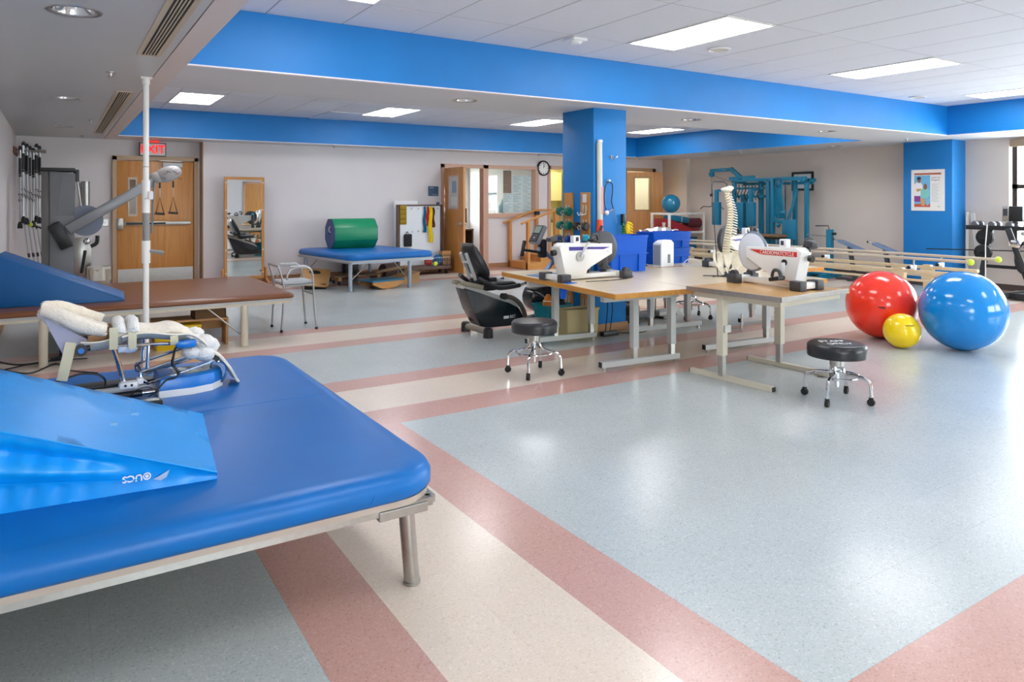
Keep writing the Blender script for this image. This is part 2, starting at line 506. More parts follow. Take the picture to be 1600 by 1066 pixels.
bb = MB().boxz(2.17, 6.78, YB-0.014, YB+0.002, 0, 0.1).boxz(7.86, 9.5, YB-0.014, YB+0.002, 0, 0.1).boxz(10.76, 11.8, YB-0.014, YB+0.002, 0, 0.1)
struct('baseboard_back', bb, BASEB)
struct('baseboard_right', MB().boxz(XR-0.014, XR+0.002, 7.0, YB, 0, 0.1).boxz(XR-0.014, XR+0.002, YN, 6.15, 0, 0.1).boxz(12.646, XR, 6.146, 6.994, 0, 0.1), mat('dark_base', '#4a403a', 0.5))
struct('baseboard_left', MB().boxz(XL-0.002, XL+0.014, YN, YA, 0, 0.1), BASEB)

# roof and soffits
struct('roof', MB().boxz(XL-0.25, XR+0.3, YN-0.25, 17.2, TOP, TOP+0.1), WALL)
def plate(name, x0, x1, y0, y1, m, holes=(), r=0.112):
    """soffit plate with round cut-outs for recessed lights, and vertical sides up to the coffer"""
    b = MB(); bm = b.bm
    def loop(pts):
        vs = [bm.verts.new(p) for p in pts]
        return [bm.edges.new((vs[i], vs[(i+1) % len(vs)])) for i in range(len(vs))]
    es = loop([(x0, y0, SZ), (x1, y0, SZ), (x1, y1, SZ), (x0, y1, SZ)])
    for hx, hy in holes: es += loop([(hx+r*math.cos(2*PI*i/28), hy+r*math.sin(2*PI*i/28), SZ) for i in range(28)])
    bmesh.ops.triangle_fill(bm, edges=es, use_beauty=True)
    for p, q in (((x0, y0), (x1, y0)), ((x1, y0), (x1, y1)), ((x1, y1), (x0, y1)), ((x0, y1), (x0, y0))):
        vs = [bm.verts.new((p[0], p[1], SZ)), bm.verts.new((q[0], q[1], SZ)), bm.verts.new((q[0], q[1], TOP)), bm.verts.new((p[0], p[1], TOP))]
        bm.faces.new(vs)
    return struct(name, b, m, None, 0)
DL_L = [(0.085, 4.5), (0.088, 8.38), (0.1, 11.6)]
DL_M = [(3.525, 6.41), (6.77, 6.41), (9.59, 6.41)]
DL_R = [(12.35, 8.1), (12.25, 10.9)]
PANEL = mat('grey_metal_soffit', '#bdc0c1', 0.38, noise=(0.8, 0.03), spec=0.5)
plate('ceiling', XL, 0.674, YN, YA, PANEL, DL_L)
plate('ceiling', 0.682, 0.831, YN, YA, mat('bead_paint', '#d9cdc8', 0.5))
plate('ceiling', 0.831, XR, 5.83, 7.08, SOFFIT, DL_M)
plate('ceiling', 0.831, XR, 12.81, YA, SOFFIT)
plate('ceiling', 11.81, XR, YN, 5.83, SOFFIT)
plate('ceiling', 11.66, XR, 7.08, 12.81, SOFFIT, DL_R)
plate('ceiling', 0.831, 11.81, YN, -2.4, SOFFIT)
struct('trim_1', MB().boxz(0.831, 11.81, 5.815, 5.828, SZ+0.004, CZ+0.01), BLUEPAINT)
struct('trim_2', MB().boxz(11.795, 11.808, -2.4, 5.828, SZ+0.004, CZ+0.01), BLUEPAINT)
struct('trim_3', MB().boxz(0.831, 11.66, 12.795, 12.808, SZ+0.004, CZ+0.01), BLUEPAINT)
struct('trim_4', MB().boxz(11.645, 11.658, 7.08, 12.808, SZ+0.004, CZ+0.01), BLUEPAINT)
BEAD = mat('corner_bead_white', '#e6e2e6', 0.45)
struct('trim_5', MB().boxz(0.831, 11.81, 5.812, 5.87, SZ-0.005, SZ+0.006).boxz(11.79, 11.85, -2.4, 5.83, SZ-0.005, SZ+0.006)
       .boxz(0.831, 11.66, 12.79, 12.83, SZ-0.005, SZ+0.006), BEAD)

# coffers: grid deck with one piece per acoustic tile
def coffer(x0, x1, y0, y1, gx0, px, gy0, py, lights, skip=()):
    deck = struct('ceiling', MB().boxz(x0, x1, y0, y1, CZ+0.004, CZ+0.03), TGRID)
    tm = MB().box((0, 0, 0.01), (1, 1, 0.014)).build('tile', CTILE, deck, 0); mesh = tm.data; bpy.data.objects.remove(tm)
    xs = [x0]+[gx0+px*k for k in range(-40, 60) if x0+0.02 < gx0+px*k < x1-0.02]+[x1]
    ys = [y0]+[gy0+py*k for k in range(-40, 60) if y0+0.02 < gy0+py*k < y1-0.02]+[y1]
    for a, b in zip(xs, xs[1:]):
        for c, d in zip(ys, ys[1:]):
            mx, my = (a+b)/2, (c+d)/2
            if any(abs(mx-lx) < px*0.4 and abs(my-ly) < py*0.4 for lx, ly in lights): continue
            o = bpy.data.objects.new('tile', mesh); COL.objects.link(o); o.parent = deck
            o.location = (mx, my, CZ+random.uniform(-0.0015, 0.0005)); o.scale = (b-a-0.012, d-c-0.012, 1)
    return deck
P1, P2 = 0.622, 0.604
L1 = [(x, 4.49) for x in (1.72, 4.82, 7.93, 11.04)]
L0 = [(x, 0.85) for x in (1.72, 4.82, 7.93, 11.04)]
L2 = [(x, 11.24) for x in (1.72, 4.74, 7.76, 10.78)]
L3 = [(x, 8.0) for x in (1.72, 4.74, 7.76, 10.78)]
coffer(0.831, 11.80, -2.4, 5.82, 4.82-P1/2, P1, 4.49-0.605, 1.21, L1+L0)
coffer(0.831, 11.65, 7.08, 12.80, 4.74-P2/2, P2, 11.24-0.6, 1.20, L2+L3+[(4.136, 12.22)])
ordn = ['first', 'second', 'third', 'fourth']
def troffer(x, y, label):
    t = thing('ceiling_light', label, 'ceiling light', (x, y, CZ), 0, 'recessed fluorescent ceiling panels')
    f = MB(); hx, hy, w = 0.303, 0.598, 0.022
    f.boxz(-hx, hx, -hy, -hy+w, -0.006, 0.02).boxz(-hx, hx, hy-w, hy, -0.006, 0.02).boxz(-hx, -hx+w, -hy+w, hy-w, -0.006, 0.02).boxz(hx-w, hx, -hy+w, hy-w, -0.006, 0.02)
    f.build('frame', WHITE, t, 0)
    MB().boxz(-hx+w, hx-w, -hy+w, hy-w, 0.0, 0.012).build('diffuser', LAMP, t, 0)
    return t
for k, (x, y) in enumerate(L1): troffer(x, y, ordn[k]+' lit panel from the left in the coffer ahead of the long blue beam')
for k, (x, y) in enumerate(L2): troffer(x, y, ordn[k]+' lit panel from the left along the far blue band by the back wall')
for k, (x, y) in enumerate(L3): troffer(x, y, ordn[k]+' lit panel from the left just behind the long blue beam')
for k, (x, y) in enumerate(L0): troffer(x, y, ordn[k]+' lit panel from the left in the row above the near floor')
t = thing('ceiling_vent', 'unlit white square vent panel beside the second far ceiling light', 'vent', (4.136, 12.22, CZ))
MB().boxz(-0.3, 0.3, -0.58, 0.58, -0.006, 0.014, 0.004).build('panel', WHITE, t, 0)
# recessed cans
def can(x, y, lit, label):
    t = thing('downlight', label, 'downlight', (x, y, SZ), 0, 'round recessed downlights in the soffits')
    MB().lathe([(0.108, 0.004), (0.112, -0.004), (0.132, -0.005), (0.136, 0.001), (0.113, 0.003)], n=28).build('trim_ring', STEEL, t)
    MB().lathe([(0.11, 0.0), (0.1, 0.06), (0.07, 0.13), (0.0, 0.15)], n=28).build('reflector', CHROME, t)
    MB().sph((0, 0, 0.1), 0.035, (1, 1, 1.3)).build('bulb', DLAMP if lit else WHITE, t)
for (x, y), l in zip(DL_L, ('nearest unlit chrome downlight in the grey left ceiling', 'unlit chrome downlight midway along the grey left ceiling', 'farthest unlit chrome downlight in the grey left ceiling')): can(x, y, 0, l)
for (x, y), l in zip(DL_M, ('lit downlight under the beam left of the blue column', 'lit downlight under the beam just right of the blue column', 'lit downlight under the beam near its right end')): can(x, y, 1, l)
for (x, y), l in zip(DL_R, ('lit downlight above the right wall by the blue poster pillar', 'lit downlight above the teal multi gym')): can(x, y, 1, l)
def slotvent(y0, y1, label):
    t = thing('slot_vent', label, 'vent', (0.548, (y0+y1)/2, SZ), 0, 'linear slot vents in the left ceiling')
    h = (y1-y0)/2; f = MB()
    f.boxz(-0.075, -0.045, -h, h, -0.008, 0.0).boxz(0.045, 0.075, -h, h, -0.008, 0.0).boxz(-0.045, 0.045, -h, -h+0.025, -0.008, 0).boxz(-0.045, 0.045, h-0.025, h, -0.008, 0)
    f.build('frame', mat('vent_beige', '#c3b49c', 0.45), t, 0)
    MB().boxz(-0.045, 0.045, -h+0.025, h-0.025, -0.0022, -0.0002).build('slot_backing', DARK, t, 0)
    for x in (-0.027, -0.009, 0.009, 0.027):
        MB().boxz(x-0.0035, x+0.0035, -h+0.025, h-0.025, -0.009, -0.0022).build('blade', mat('vent_beige', '#c3b49c', 0.45), t, 0)
slotvent(2.2, 5.58, 'nearer long slot vent in the grey left ceiling')
slotvent(7.57, 12.5, 'farther long slot vent in the grey left ceiling')
def sprinkler(x, y, label, z=SZ):
    t = thing('sprinkler_head', label, 'sprinkler', (x, y, z), 0, 'sprinkler heads')
    MB().lathe([(0.0, 0), (0.035, 0), (0.035, -0.006), (0.012, -0.008), (0.008, -0.03), (0, -0.03)], n=16).build('escutcheon', STEEL, t)
    MB().lathe([(0, -0.04), (0.022, -0.04), (0.022, -0.036), (0, -0.034)], n=14).build('deflector', STEEL, t)
    MB().cyl((0, 0, -0.03), (0, 0, -0.036), 0.006, n=8).build('stem', STEEL, t)
for x, y, l in ((0.37, 6.5, 'sprinkler beside the white pole top'), (0.38, 10.56, 'sprinkler halfway down the left ceiling'), (0.37, 13.1, 'sprinkler near the exit door wall'),
                (4.4, 13.1, 'sprinkler above the bare back wall behind the green roll'), (9.05, 13.1, 'sprinkler left of the wall clock'), (11.9, 12.95, 'sprinkler in the far right corner above the ajar door'), (12.1, 10.1, 'sprinkler above the teal gym overhead arm'), (11.9, 6.5, 'sprinkler at the right end of the beam')):
    sprinkler(x, y, l)
t = thing('smoke_detector', 'white square detector on the ceiling tiles before the column', 'detector', (4.0, 5.2, CZ))
MB().boxz(-0.08, 0.08, -0.08, 0.08, -0.025, 0.002, 0.01).build('base', WHITEP, t)
MB().lathe([(0, -0.05), (0.045, -0.05), (0.06, -0.03), (0.06, -0.024), (0, -0.024)], n=20).build('head', WHITEP, t)
for x, y, l in ((5.45, 4.8, 'round ceiling speaker beside the second near light panel'), (10.35, 5.5, 'small round ceiling fitting beside the fourth near light panel'), (4.5, 3.0, 'round ceiling fitting at the top edge between the near panels')):
    t = thing('ceiling_speaker', l, 'speaker', (x, y, CZ))
    MB().lathe([(0.11, 0.0), (0.112, -0.012), (0.095, -0.016), (0.09, -0.01), (0.088, 0.0)], n=26).build('rim', WHITEP, t)
    MB().lathe([(0, -0.009), (0.088, -0.009), (0.088, -0.002), (0, -0.002)], n=26).build('grille', mat('speaker_mesh', '#cfcabd', 0.6, bump=(300, 0.4, 0.002)), t)

# right window wall
w = struct('window_1', MB().boxz(XR+0.02, XR+0.2, 1.4, 5.5, 0.70, 0.74), WHITE)
f = MB(); FR = mat('dark_window_frame', '#3a3230', 0.4)
for y in (1.43, 2.75, 4.1, 5.44): f.boxz(XR+0.06, XR+0.12, y-0.035, y+0.035, 0.74, 2.42)
f.boxz(XR+0.06, XR+0.12, 1.4, 5.48, 0.74, 0.8).boxz(XR+0.06, XR+0.12, 1.4, 5.48, 2.36, 2.42).boxz(XR+0.06, XR+0.12, 1.4, 5.48, 1.66, 1.73)
f.build('window_frame', FR, w, 0)
for y0, y1 in ((1.465, 2.715), (2.785, 4.065), (4.135, 5.405)):
    for z0, z1 in ((0.8, 1.66), (1.73, 2.36)): MB().boxz(XR+0.086, XR+0.092, y0, y1, z0, z1).build('pane', GLASS, w, 0)
bl = MB().boxz(XR-0.05, XR+0.04, 1.36, 5.47, 2.34, 2.46, 0.015); bl.build('blind_cassette', mat('woven_blind', '#a48e77', 0.7, noise=(80, 0.1)), w)
# windows behind the photographer
for n, wx in enumerate((1.2, 8.6, 11.5)):
    w = struct('window_%d' % (n+2), MB().boxz(wx-1.2, wx+1.2, YN-0.2, YN+0.05, 0.76, 0.8), WHITE)
    f = MB()
    for x in (wx-1.17, wx, wx+1.17): f.boxz(x-0.03, x+0.03, YN-0.12, YN-0.06, 0.8, 2.4)
    f.boxz(wx-1.2, wx+1.2, YN-0.12, YN-0.06, 0.8, 0.85).boxz(wx-1.2, wx+1.2, YN-0.12, YN-0.06, 2.35, 2.4)
    f.build('window_frame', FR, w, 0)
    for s in (-1, 1): MB().boxz(wx+s*0.585-0.555, wx+s*0.585+0.555, YN-0.093, YN-0.087, 0.85, 2.35).build('pane', GLASS, w, 0)

# exit door in its shallow recess
d = struct('door_1', MB().boxz(0.87, 2.05, YA-0.05, YA-0.01, 0.01, 2.14, 0.004), OAK)
f = MB().boxz(0.80, 0.865, YA-0.09, YA+0.0, 0, 2.21).boxz(2.055, 2.12, YA-0.09, YA+0.0, 0, 2.21).boxz(0.80, 2.12, YA-0.09, YA, 2.15, 2.22)
f.build('door_frame', mat('tan_frame_and_shade', '#b89b7c', 0.45), d, 0)
MB().boxz(0.88, 2.04, YA-0.058, YA-0.049, 0.05, 0.31).build('kick_plate', STEEL, d, 0)
b = MB().boxz(0.90, 2.0, YA-0.10, YA-0.055, 1.05, 1.105, 0.01).boxz(0.86, 0.96, YA-0.11, YA-0.05, 0.98, 1.17, 0.015)
b.build('panic_bar', STEEL, d)
MB().boxz(1.0, 1.6, YA-0.102, YA-0.099, 1.06, 1.095).build('push_pad', BLACK, d, 0)
b = MB().boxz(1.03, 1.17, YA-0.062, YA-0.049, 1.2, 1.24).boxz(1.03, 1.17, YA-0.062, YA-0.049, 1.82, 1.86).boxz(1.03, 1.055, YA-0.062, YA-0.049, 1.24, 1.82).boxz(1.145, 1.17, YA-0.062, YA-0.049, 1.24, 1.82)
b.build('vision_frame', mat('vision_frame', '#c9b7a2', 0.4), d, 0)
MB().boxz(1.055, 1.145, YA-0.056, YA-0.0495, 1.24, 1.82).build('pane', mat('dark_pane', '#6f5c4c', 0.12), d, 0)
b = MB().boxz(1.55, 1.86, YA-0.13, YA-0.06, 2.04, 2.12, 0.008); b.build('closer', GREYMET, d)
MB().bar((1.5, YA-0.12, 2.15), (1.85, YA-0.10, 2.14), 0.02, 0.012).build('closer_arm', STEEL, d, 0)
struct('trim_return_shade', MB().boxz(2.158, 2.172, YB-0.002, YB+0.30, 0, SZ), mat('tan_frame_and_shade', '#b89b7c', 0.45))  # tan sheet on the wall return, its colour carries the return's shade
d4 = struct('door_4', MB().boxz(6.25, 7.15, YN+0.0, YN+0.045, 0.01, 2.12, 0.004), OAK)
MB().boxz(6.18, 6.25, YN, YN+0.06, 0, 2.19).boxz(7.15, 7.22, YN, YN+0.06, 0, 2.19).boxz(6.18, 7.22, YN, YN+0.06, 2.12, 2.19).build('door_frame', PINKFRAME, d4, 0)

# office front: rose frame, open door, papered window
PF = PINKFRAME
tr = struct('trim_6', MB().boxz(6.78, 6.852, YB-0.03, YB+0.14, 0, 2.23).boxz(7.788, 7.912, YB-0.03, YB+0.14, 0, 2.23).boxz(6.78, 9.24, YB-0.03, YB+0.14, 2.158, 2.235)
      .boxz(9.148, 9.24, YB-0.03, YB+0.14, 1.09, 2.17).boxz(7.90, 9.24, YB-0.035, YB+0.14, 1.09, 1.172)
      .boxz(9.50, 9.572, YB-0.03, YB+0.14, 0, 2.26).boxz(9.50, 10.76, YB-0.03, YB+0.14, 2.188, 2.26).boxz(10.688, 10.76, YB-0.03, YB+0.14, 0, 2.26), PF)
d = struct('door_2', MB().boxz(-0.022, 0.022, -0.86, 0.0, 0.012, 2.14), OAK, None, 0); d.location = (6.875, YB-0.03, 0); d.rotation_euler = (0, 0, -0.03)
b = MB().boxz(-0.03, 0.03, -0.66, -0.18, 1.28, 1.31).boxz(-0.03, 0.03, -0.66, -0.18, 1.95, 1.98).boxz(-0.03, 0.03, -0.66, -0.63, 1.31, 1.95).boxz(-0.03, 0.03, -0.21, -0.18, 1.31, 1.95)
b.build('vision_frame', PF, d, 0)
MB().boxz(-0.026, 0.026, -0.63, -0.21, 1.31, 1.95).build('pane', mat('frosted_pane', '#cfcbc4', 0.15), d, 0)
MB().boxz(-0.029, -0.026, -0.56, -0.36, 1.62, 1.86).build('posted_notice', mat('notice_blue', '#8fa3b4', 0.7), d, 0)
MB().boxz(-0.029, -0.026, -0.58, -0.3, 1.36, 1.54).build('posted_notice', mat('notice_white', '#d8d6d0', 0.7), d, 0)
b = MB().cyl((-0.022, -0.78, 1.0), (-0.07, -0.78, 1.0), 0.026).bar((-0.065, -0.78, 1.0), (-0.065, -0.66, 1.0), 0.018, 0.018).cyl((0.022, -0.78, 1.0), (0.07, -0.78, 1.0), 0.026).bar((0.065, -0.78, 1.0), (0.065, -0.66, 1.0), 0.018, 0.018)
b.build('door_handle', STEEL, d)
w = struct('window_5', MB().boxz(7.90, 9.16, YB+0.04, YB+0.13, 1.16, 1.18), PF)
MB().boxz(7.90, 9.16, YB+0.082, YB+0.088, 1.18, 2.17).build('pane', GLASS, w, 0)
# rooms behind
b = MB().boxz(6.0, 6.1, YB+0.13, 17, 0, TOP).boxz(9.4, 9.5, YB+0.13, 17, 0, TOP)
openwall(b, 6.0, 9.5, 16.9, 17.0, 0, TOP, [(8.3, 9.3, 0.9, 2.3)])
struct('wall_office', b, WALL)
struct('ceiling_office', MB().boxz(6.0, 13.3, YB+0.13, 17, 2.6, 2.65), CTILE)
w = struct('window_6', MB().boxz(8.3, 9.3, 16.88, 17.02, 0.86, 0.9), WHITE)
b = MB()
for x in (8.32, 8.8, 9.28): b.boxz(x-0.02, x+0.02, 16.93, 16.97, 0.9, 2.3)
b.boxz(8.3, 9.3, 16.93, 16.97, 1.55, 1.6); b.build('window_frame', FR, w, 0)
MB().boxz(8.3, 9.3, 16.947, 16.953, 0.9, 2.3).build('pane', GLASS, w, 0)
YROOM = mat('pale_yellow_paint', '#e3dc9d', 0.6)
struct('wall_kitchen', MB().boxz(9.5, 11.5, 15.6, 15.7, 0, TOP).boxz(11.4, 11.5, YB+0.13, 15.6, 0, TOP), YROOM)
struct('wall_store', MB().boxz(11.5, 13.4, 15.2, 15.3, 0, TOP).boxz(13.3, 13.4, YB+0.2, 15.2, 0, TOP), mat('store_wall', '#d8d0c0', 0.7))
for (x0, y0, nm) in ((7.7, 15.3, 'office'), (10.5, 14.6, 'kitchenette'), (12.4, 14.4, 'store room')):
    t = thing('ceiling_light', 'lit panel in the ceiling of the %s behind the back wall' % nm, 'ceiling light', (x0, y0, 2.6))
    MB().boxz(-0.3, 0.3, -0.3, 0.3, -0.02, 0.0).build('frame', WHITE, t, 0)
    MB().boxz(-0.28, 0.28, -0.28, 0.28, -0.024, -0.02).build('diffuser', mat('room_diffuser' if x0 < 12 else 'store_diffuser', '#ffffff', 0.4, emit=(14.0 if x0 < 12 else 16.0, '#fff6e8')), t, 0)
# ajar oak door at the far right
d = struct('door_3', MB().boxz(0, 0.2, -0.022, 0.022, 0.012, 2.16).boxz(0.56, 0.88, -0.022, 0.022, 0.012, 2.16).boxz(0.2, 0.56, -0.022, 0.022, 0.012, 1.24).boxz(0.2, 0.56, -0.022, 0.022, 2.01, 2.16), OAK, None, 0); d.location = (11.86, YB-0.04, 0); d.rotation_euler = (0, 0, -0.62)
b = MB().boxz(0.16, 0.2, -0.03, 0.03, 1.2, 2.05).boxz(0.56, 0.6, -0.03, 0.03, 1.2, 2.05).boxz(0.2, 0.56, -0.03, 0.03, 1.2, 1.24).boxz(0.2, 0.56, -0.03, 0.03, 2.01, 2.05)
b.build('vision_frame', mat('oak_lip', '#a9824f', 0.4), d, 0)
MB().boxz(0.2, 0.56, -0.004, 0.004, 1.24, 2.01).build('pane', GLASS, d, 0)
b = MB().cyl((0.8, -0.022, 1.0), (0.8, -0.07, 1.0), 0.026).bar((0.8, -0.065, 1.0), (0.68, -0.065, 1.0), 0.018, 0.018)
b.build('door_handle', STEEL, d)
struct('trim_7', MB().boxz(11.80, 11.872, YB-0.03, YB+0.14, 0, 2.26).boxz(12.748, 12.84, YB-0.03, YB+0.14, 0, 2.26).boxz(11.80, 12.84, YB-0.03, YB+0.14, 2.188, 2.27), mat('tan_frame_and_shade', '#b89b7c', 0.45))
# ------------------------------------------------------------------ padded mat tables and what lies on them (left side)
def mat_table(name, label, cx, cy, hx, hy, top, cush, under, legs, legmat, rz=0.0, r=0.16, legr=0.03, deckm=None, braces=(), group=None):
    t = thing(name, label, 'treatment table', (cx, cy, 0), rz, group)
    th = top-under
    prof = [(under, 0.012), (under+0.15*th, 0.0), (under+0.55*th, 0.0), (under+0.82*th, 0.014), (top-0.004, 0.04), (top, 0.075)]
    MB().loft([rrect(hx-i, hy-i, max(r-i*0.6, 0.02), z, 8) for z, i in prof]).build('cushion', cush, t, 60)
    dz = 0.022
    MB().loft([rrect(hx-0.014, hy-0.014, r-0.02, under-dz, 8), rrect(hx-0.012, hy-0.012, r-0.02, under+0.001, 8)]).build('deck', deckm or PLY, t, 40)
    b = MB(); fz = under-dz-0.03; ix, iy = hx-0.05, hy-0.05
    for s in (-1, 1):
        b.boxz(-ix, ix, s*iy-0.018, s*iy+0.018, fz, under-dz).boxz(s*ix-0.018, s*ix+0.018, -iy, iy, fz, under-dz)
    b.build('frame', legmat, t, 0)
    for lx, ly, dx in legs:
        q = MB().cyl((lx, ly, 0.012), (lx-dx, ly, fz+0.01), legr, n=18).cyl((lx+dx*0.05, ly, 0), (lx, ly, 0.014), legr*1.12, n=18)
        o = q.build('leg', legmat, t)
    for p, q in braces: MB().cyl(p, q, 0.008, n=8).build('brace', STEEL, t)
    return t
t = mat_table('mat_table', 'large bright blue padded mat table in the near corner with steel legs', 0.385, 3.54, 0.842, 1.18, 0.5, MATBLUE, 0.402,
              [(0.775, -1.0, 0.03), (-0.74, -1.0, -0.03), (0.775, 1.0, 0.03), (-0.74, 1.0, -0.03)], STEEL, deckm=mat('ash_deck', '#b9aca0', 0.5, wood=(0, '#a99a8c', 1.2)), r=0.2)
b = MB().boxz(0.58, 0.77, -1.155, -1.12, 0.335, 0.37, 0.004).boxz(0.76, 0.805, -1.10, -0.9, 0.335, 0.37, 0.004); b.build('corner_bracket', STEEL, t, 0)
MB().boxz(-0.6, 0.5, -0.2, 0.2, 0.2, 0.31, 0.01).build('actuator_housing', BLACK, t)
MB().cyl((-0.1, -0.3, 0.14), (0.46, -0.3, 0.14), 0.022).cyl((0.46, -0.3, 0.14), (0.46, -0.3, 0.34), 0.02).cyl((-0.1, -0.3, 0.14), (-0.1, -0.3, 0.34), 0.02).build('cross_tube', BLACK, t)
MB().tube([(0.66, -1.11, 0.499), (0.6, -1.15, 0.484), (0.56, -1.177, 0.455), (0.54, -1.182, 0.42)], 0.0022, 6, smooth=4).build('corner_seam', MATBLUE, t)
MB().tube([(-0.75, 0.02, 0.5), (0.0, 0.02, 0.5004), (0.75, 0.02, 0.5)], 0.0014, 5).build('cross_seam', MATBLUE, t)

# near light-blue wedge with pleated side
t = thing('foam_wedge', 'bright light blue foam wedge with pleated side on the near mat table', 'wedge', (0.478, 2.672, 0.5), -0.1)
Lw, Ww = 0.86, 0.775
def wz(s):   # top height along the wedge, s metres from the tip
    return 0.022+0.372*min(s, 0.80)
def side(u, v):
    s = Lw*u; h = wz(s); z = h*v
    a = min(1, max(0, (s-0.26)/0.25))
    y = -0.006*math.sin(PI*v)
    y += a*(0.020*math.exp(-((v-0.52)/0.12)**2)-0.024*math.exp(-((v-0.74)/0.09)**2))
    y += a*0.0075*math.sin(s*88+3*v)*(1 if v > 0.62 or v < 0.35 else 0.2)*math.sin(PI*v)
    y += (1-a)*0.002*math.sin(s*60)*math.sin(PI*v)
    return (-s, -y-0.0, z)
b = MB(); b.grid(lambda u, v: (-Lw*u, v*Ww, wz(Lw*u)+0.004*math.sin(PI*v)*math.sin(PI*u)), 16, 10)
b.grid(side, 70, 22)
b.grid(lambda u, v: (-Lw*u, Ww, wz(Lw*u)*v), 8, 2).grid(lambda u, v: (0, Ww*u, wz(0)*v), 2, 2).grid(lambda u, v: (-Lw, Ww*u, wz(Lw)*v), 2, 2).grid(lambda u, v: (-Lw*u, Ww*v, 0), 2, 2)
bmesh.ops.remove_doubles(b.bm, verts=b.bm.verts, dist=0.0006)
b.build('cover', WEDGEBLUE, t, 50)
MB().tube([(-Lw*u, -0.002, wz(Lw*u)+0.001) for u in [i/12 for i in range(13)]], 0.0035, 6).tube([(-s, -0.004-0.004*min(1, s/0.3), wz(s)*0.36+0.002) for s in [0.24+0.04*i for i in range(15)]], 0.002, 5).build('piping', WEDGEBLUE, t)
o = text('logo', 'UCS', 0.030, WHITEPRINT, t, (-0.262, -0.0075, 0.05), (PI/2, PI, 0), sx=1.08, bold=0.0007)
MB().ring((-0.219, -0.0075, 0.05), 0.0105, 0.0022, (0, 1, 0), 16, 5).cyl((-0.219, -0.007, 0.05), (-0.219, -0.0085, 0.05), 0.0055, n=10).build('logo', WHITEPRINT, t)
MB().prism([(-0.200, 0.036), (-0.150, 0.060), (-0.160, 0.036), (-0.177, 0.028)], -0.006, -0.0075, 'xz').build('print_mark', mat('silver_print', '#a9c3dd', 0.5), t, 0)
MB().boxz(-0.36, -0.318, 0.30, 0.322, wz(0.34)-0.003, wz(0.34)+0.0035).build('pale_mark', mat('pale_mark', '#8fc3ee', 0.5), t, 0)  # thin pale patches laid on the wedge's sloping top
MB().boxz(-0.30, -0.25, 0.5, 0.518, wz(0.275)-0.003, wz(0.275)+0.0035).build('pale_mark', mat('pale_mark', '#8fc3ee', 0.5), t, 0)

# continuous passive motion leg machine
t = thing('leg_exerciser', 'motorised leg exerciser with cream fleece cradle on the blue mat table', 'leg exerciser', (0, 4.05, 0.5))
Z0 = -0.5
def W(x, z, y=0.0): return (x, y, z+Z0)
MB().boxz(-0.30, 0.44, 0.03, 0.13, 0.012, 0.035, 0.004).build('base_rail', WHITEP, t)
MB().boxz(-0.30, 0.44, 0.06, 0.16, 0.035, 0.052, 0.004).build('slide_track', BLACK, t)
b = MB().cyl((0.12, -0.10, 0.028), (0.46, -0.10, 0.028), 0.010); b.build('side_rod', CHROME, t)
MB().cyl((0.2, -0.10, 0.028), (0.36, -0.10, 0.028), 0.017).cyl((0.1, -0.1, 0.022), (0.14, -0.1, 0.022), 0.022).build('grip_sleeve', BLACK, t)
for x in (-0.28, 0.1): MB().boxz(x-0.02, x+0.02, -0.12, 0.15, 0.0, 0.02, 0.004).build('foot_bar', BLACK, t)
# motor housing: boat-shaped
pl = [(0.43, -0.145), (0.58, -0.15), (0.68, -0.12), (0.745, -0.04), (0.75, 0.05), (0.70, 0.11), (0.43, 0.12)]
def inset(p, k, z):
    cx = sum(q[0] for q in p)/len(p); cy = sum(q[1] for q in p)/len(p)
    return [(cx+(x-cx)*k, cy+(y-cy)*k, z) for x, y in p]
MB().loft([inset(pl, 1.0, 0.0), inset(pl, 1.0, 0.034)]).build('housing_base', WHITE, t, 30)
MB().loft([inset(pl, 0.985, 0.034), inset(pl, 0.98, 0.07), inset(pl, 0.93, 0.088), inset(pl, 0.8, 0.096)]).build('housing', mat('device_blue', '#1c7ad0', 0.3), t, 40)
MB().loft([inset(pl, 0.62, 0.0955), inset(pl, 0.6, 0.0985)]).build('control_panel', mat('panel_grey', '#6f7f83', 0.4), t, 0)
for x, y in ((0.55, -0.06), (0.6, -0.045), (0.63, -0.01)): MB().boxz(x-0.018, x+0.018, y-0.014, y+0.014, 0.0985, 0.1, 0).build('panel_label', WHITEPRINT, t, 0)
# chrome linkage
b = MB()
for y in (-0.10, 0.12):
    b.tube([W(0.233, 0.767, y), W(0.40, 0.762, y), W(0.52, 0.756, y)], 0.009, 8)
    b.tube([W(0.238, 0.757, y), W(0.262, 0.68, y), W(0.279, 0.60, y)], 0.010, 8)
    b.tube([W(0.387, 0.757, y), W(0.381, 0.646, y)], 0.008, 8)
    b.tube([W(0.35, 0.629, y), W(0.45, 0.655, y), W(0.58, 0.688, y)], 0.008, 8)
    b.tube([W(0.35, 0.629, y), W(0.352, 0.60, y), W(0.387, 0.570, y), W(0.53, 0.605, y), W(0.69, 0.648, y)], 0.008, 8)
b.tube([W(0.279, 0.595, -0.10), W(0.279, 0.59, 0.12)], 0.009, 8).tube([W(0.36, 0.62, -0.1), W(0.36, 0.62, 0.12)], 0.007, 8)
b.build('linkage', CHROME, t)
MB().box(W(0.30, 0.578, -0.11), (0.085, 0.05, 0.036), None, 0.014).box(W(0.35, 0.59, -0.1), (0.03, 0.04, 0.03), None, 0.006).build('carriage', WHITEP, t)
MB().cyl(W(0.285, 0.58, -0.134), W(0.285, 0.58, -0.138), 0.006, n=10).cyl(W(0.312, 0.58, -0.134), W(0.312, 0.58, -0.138), 0.006, n=10).build('carriage_screw', BLACK, t)
MB().box(W(0.556, 0.752, -0.12), (0.10, 0.03, 0.042), None, 0.018).build('pivot_cover', mat('device_blue', '#1c7ad0', 0.3), t)
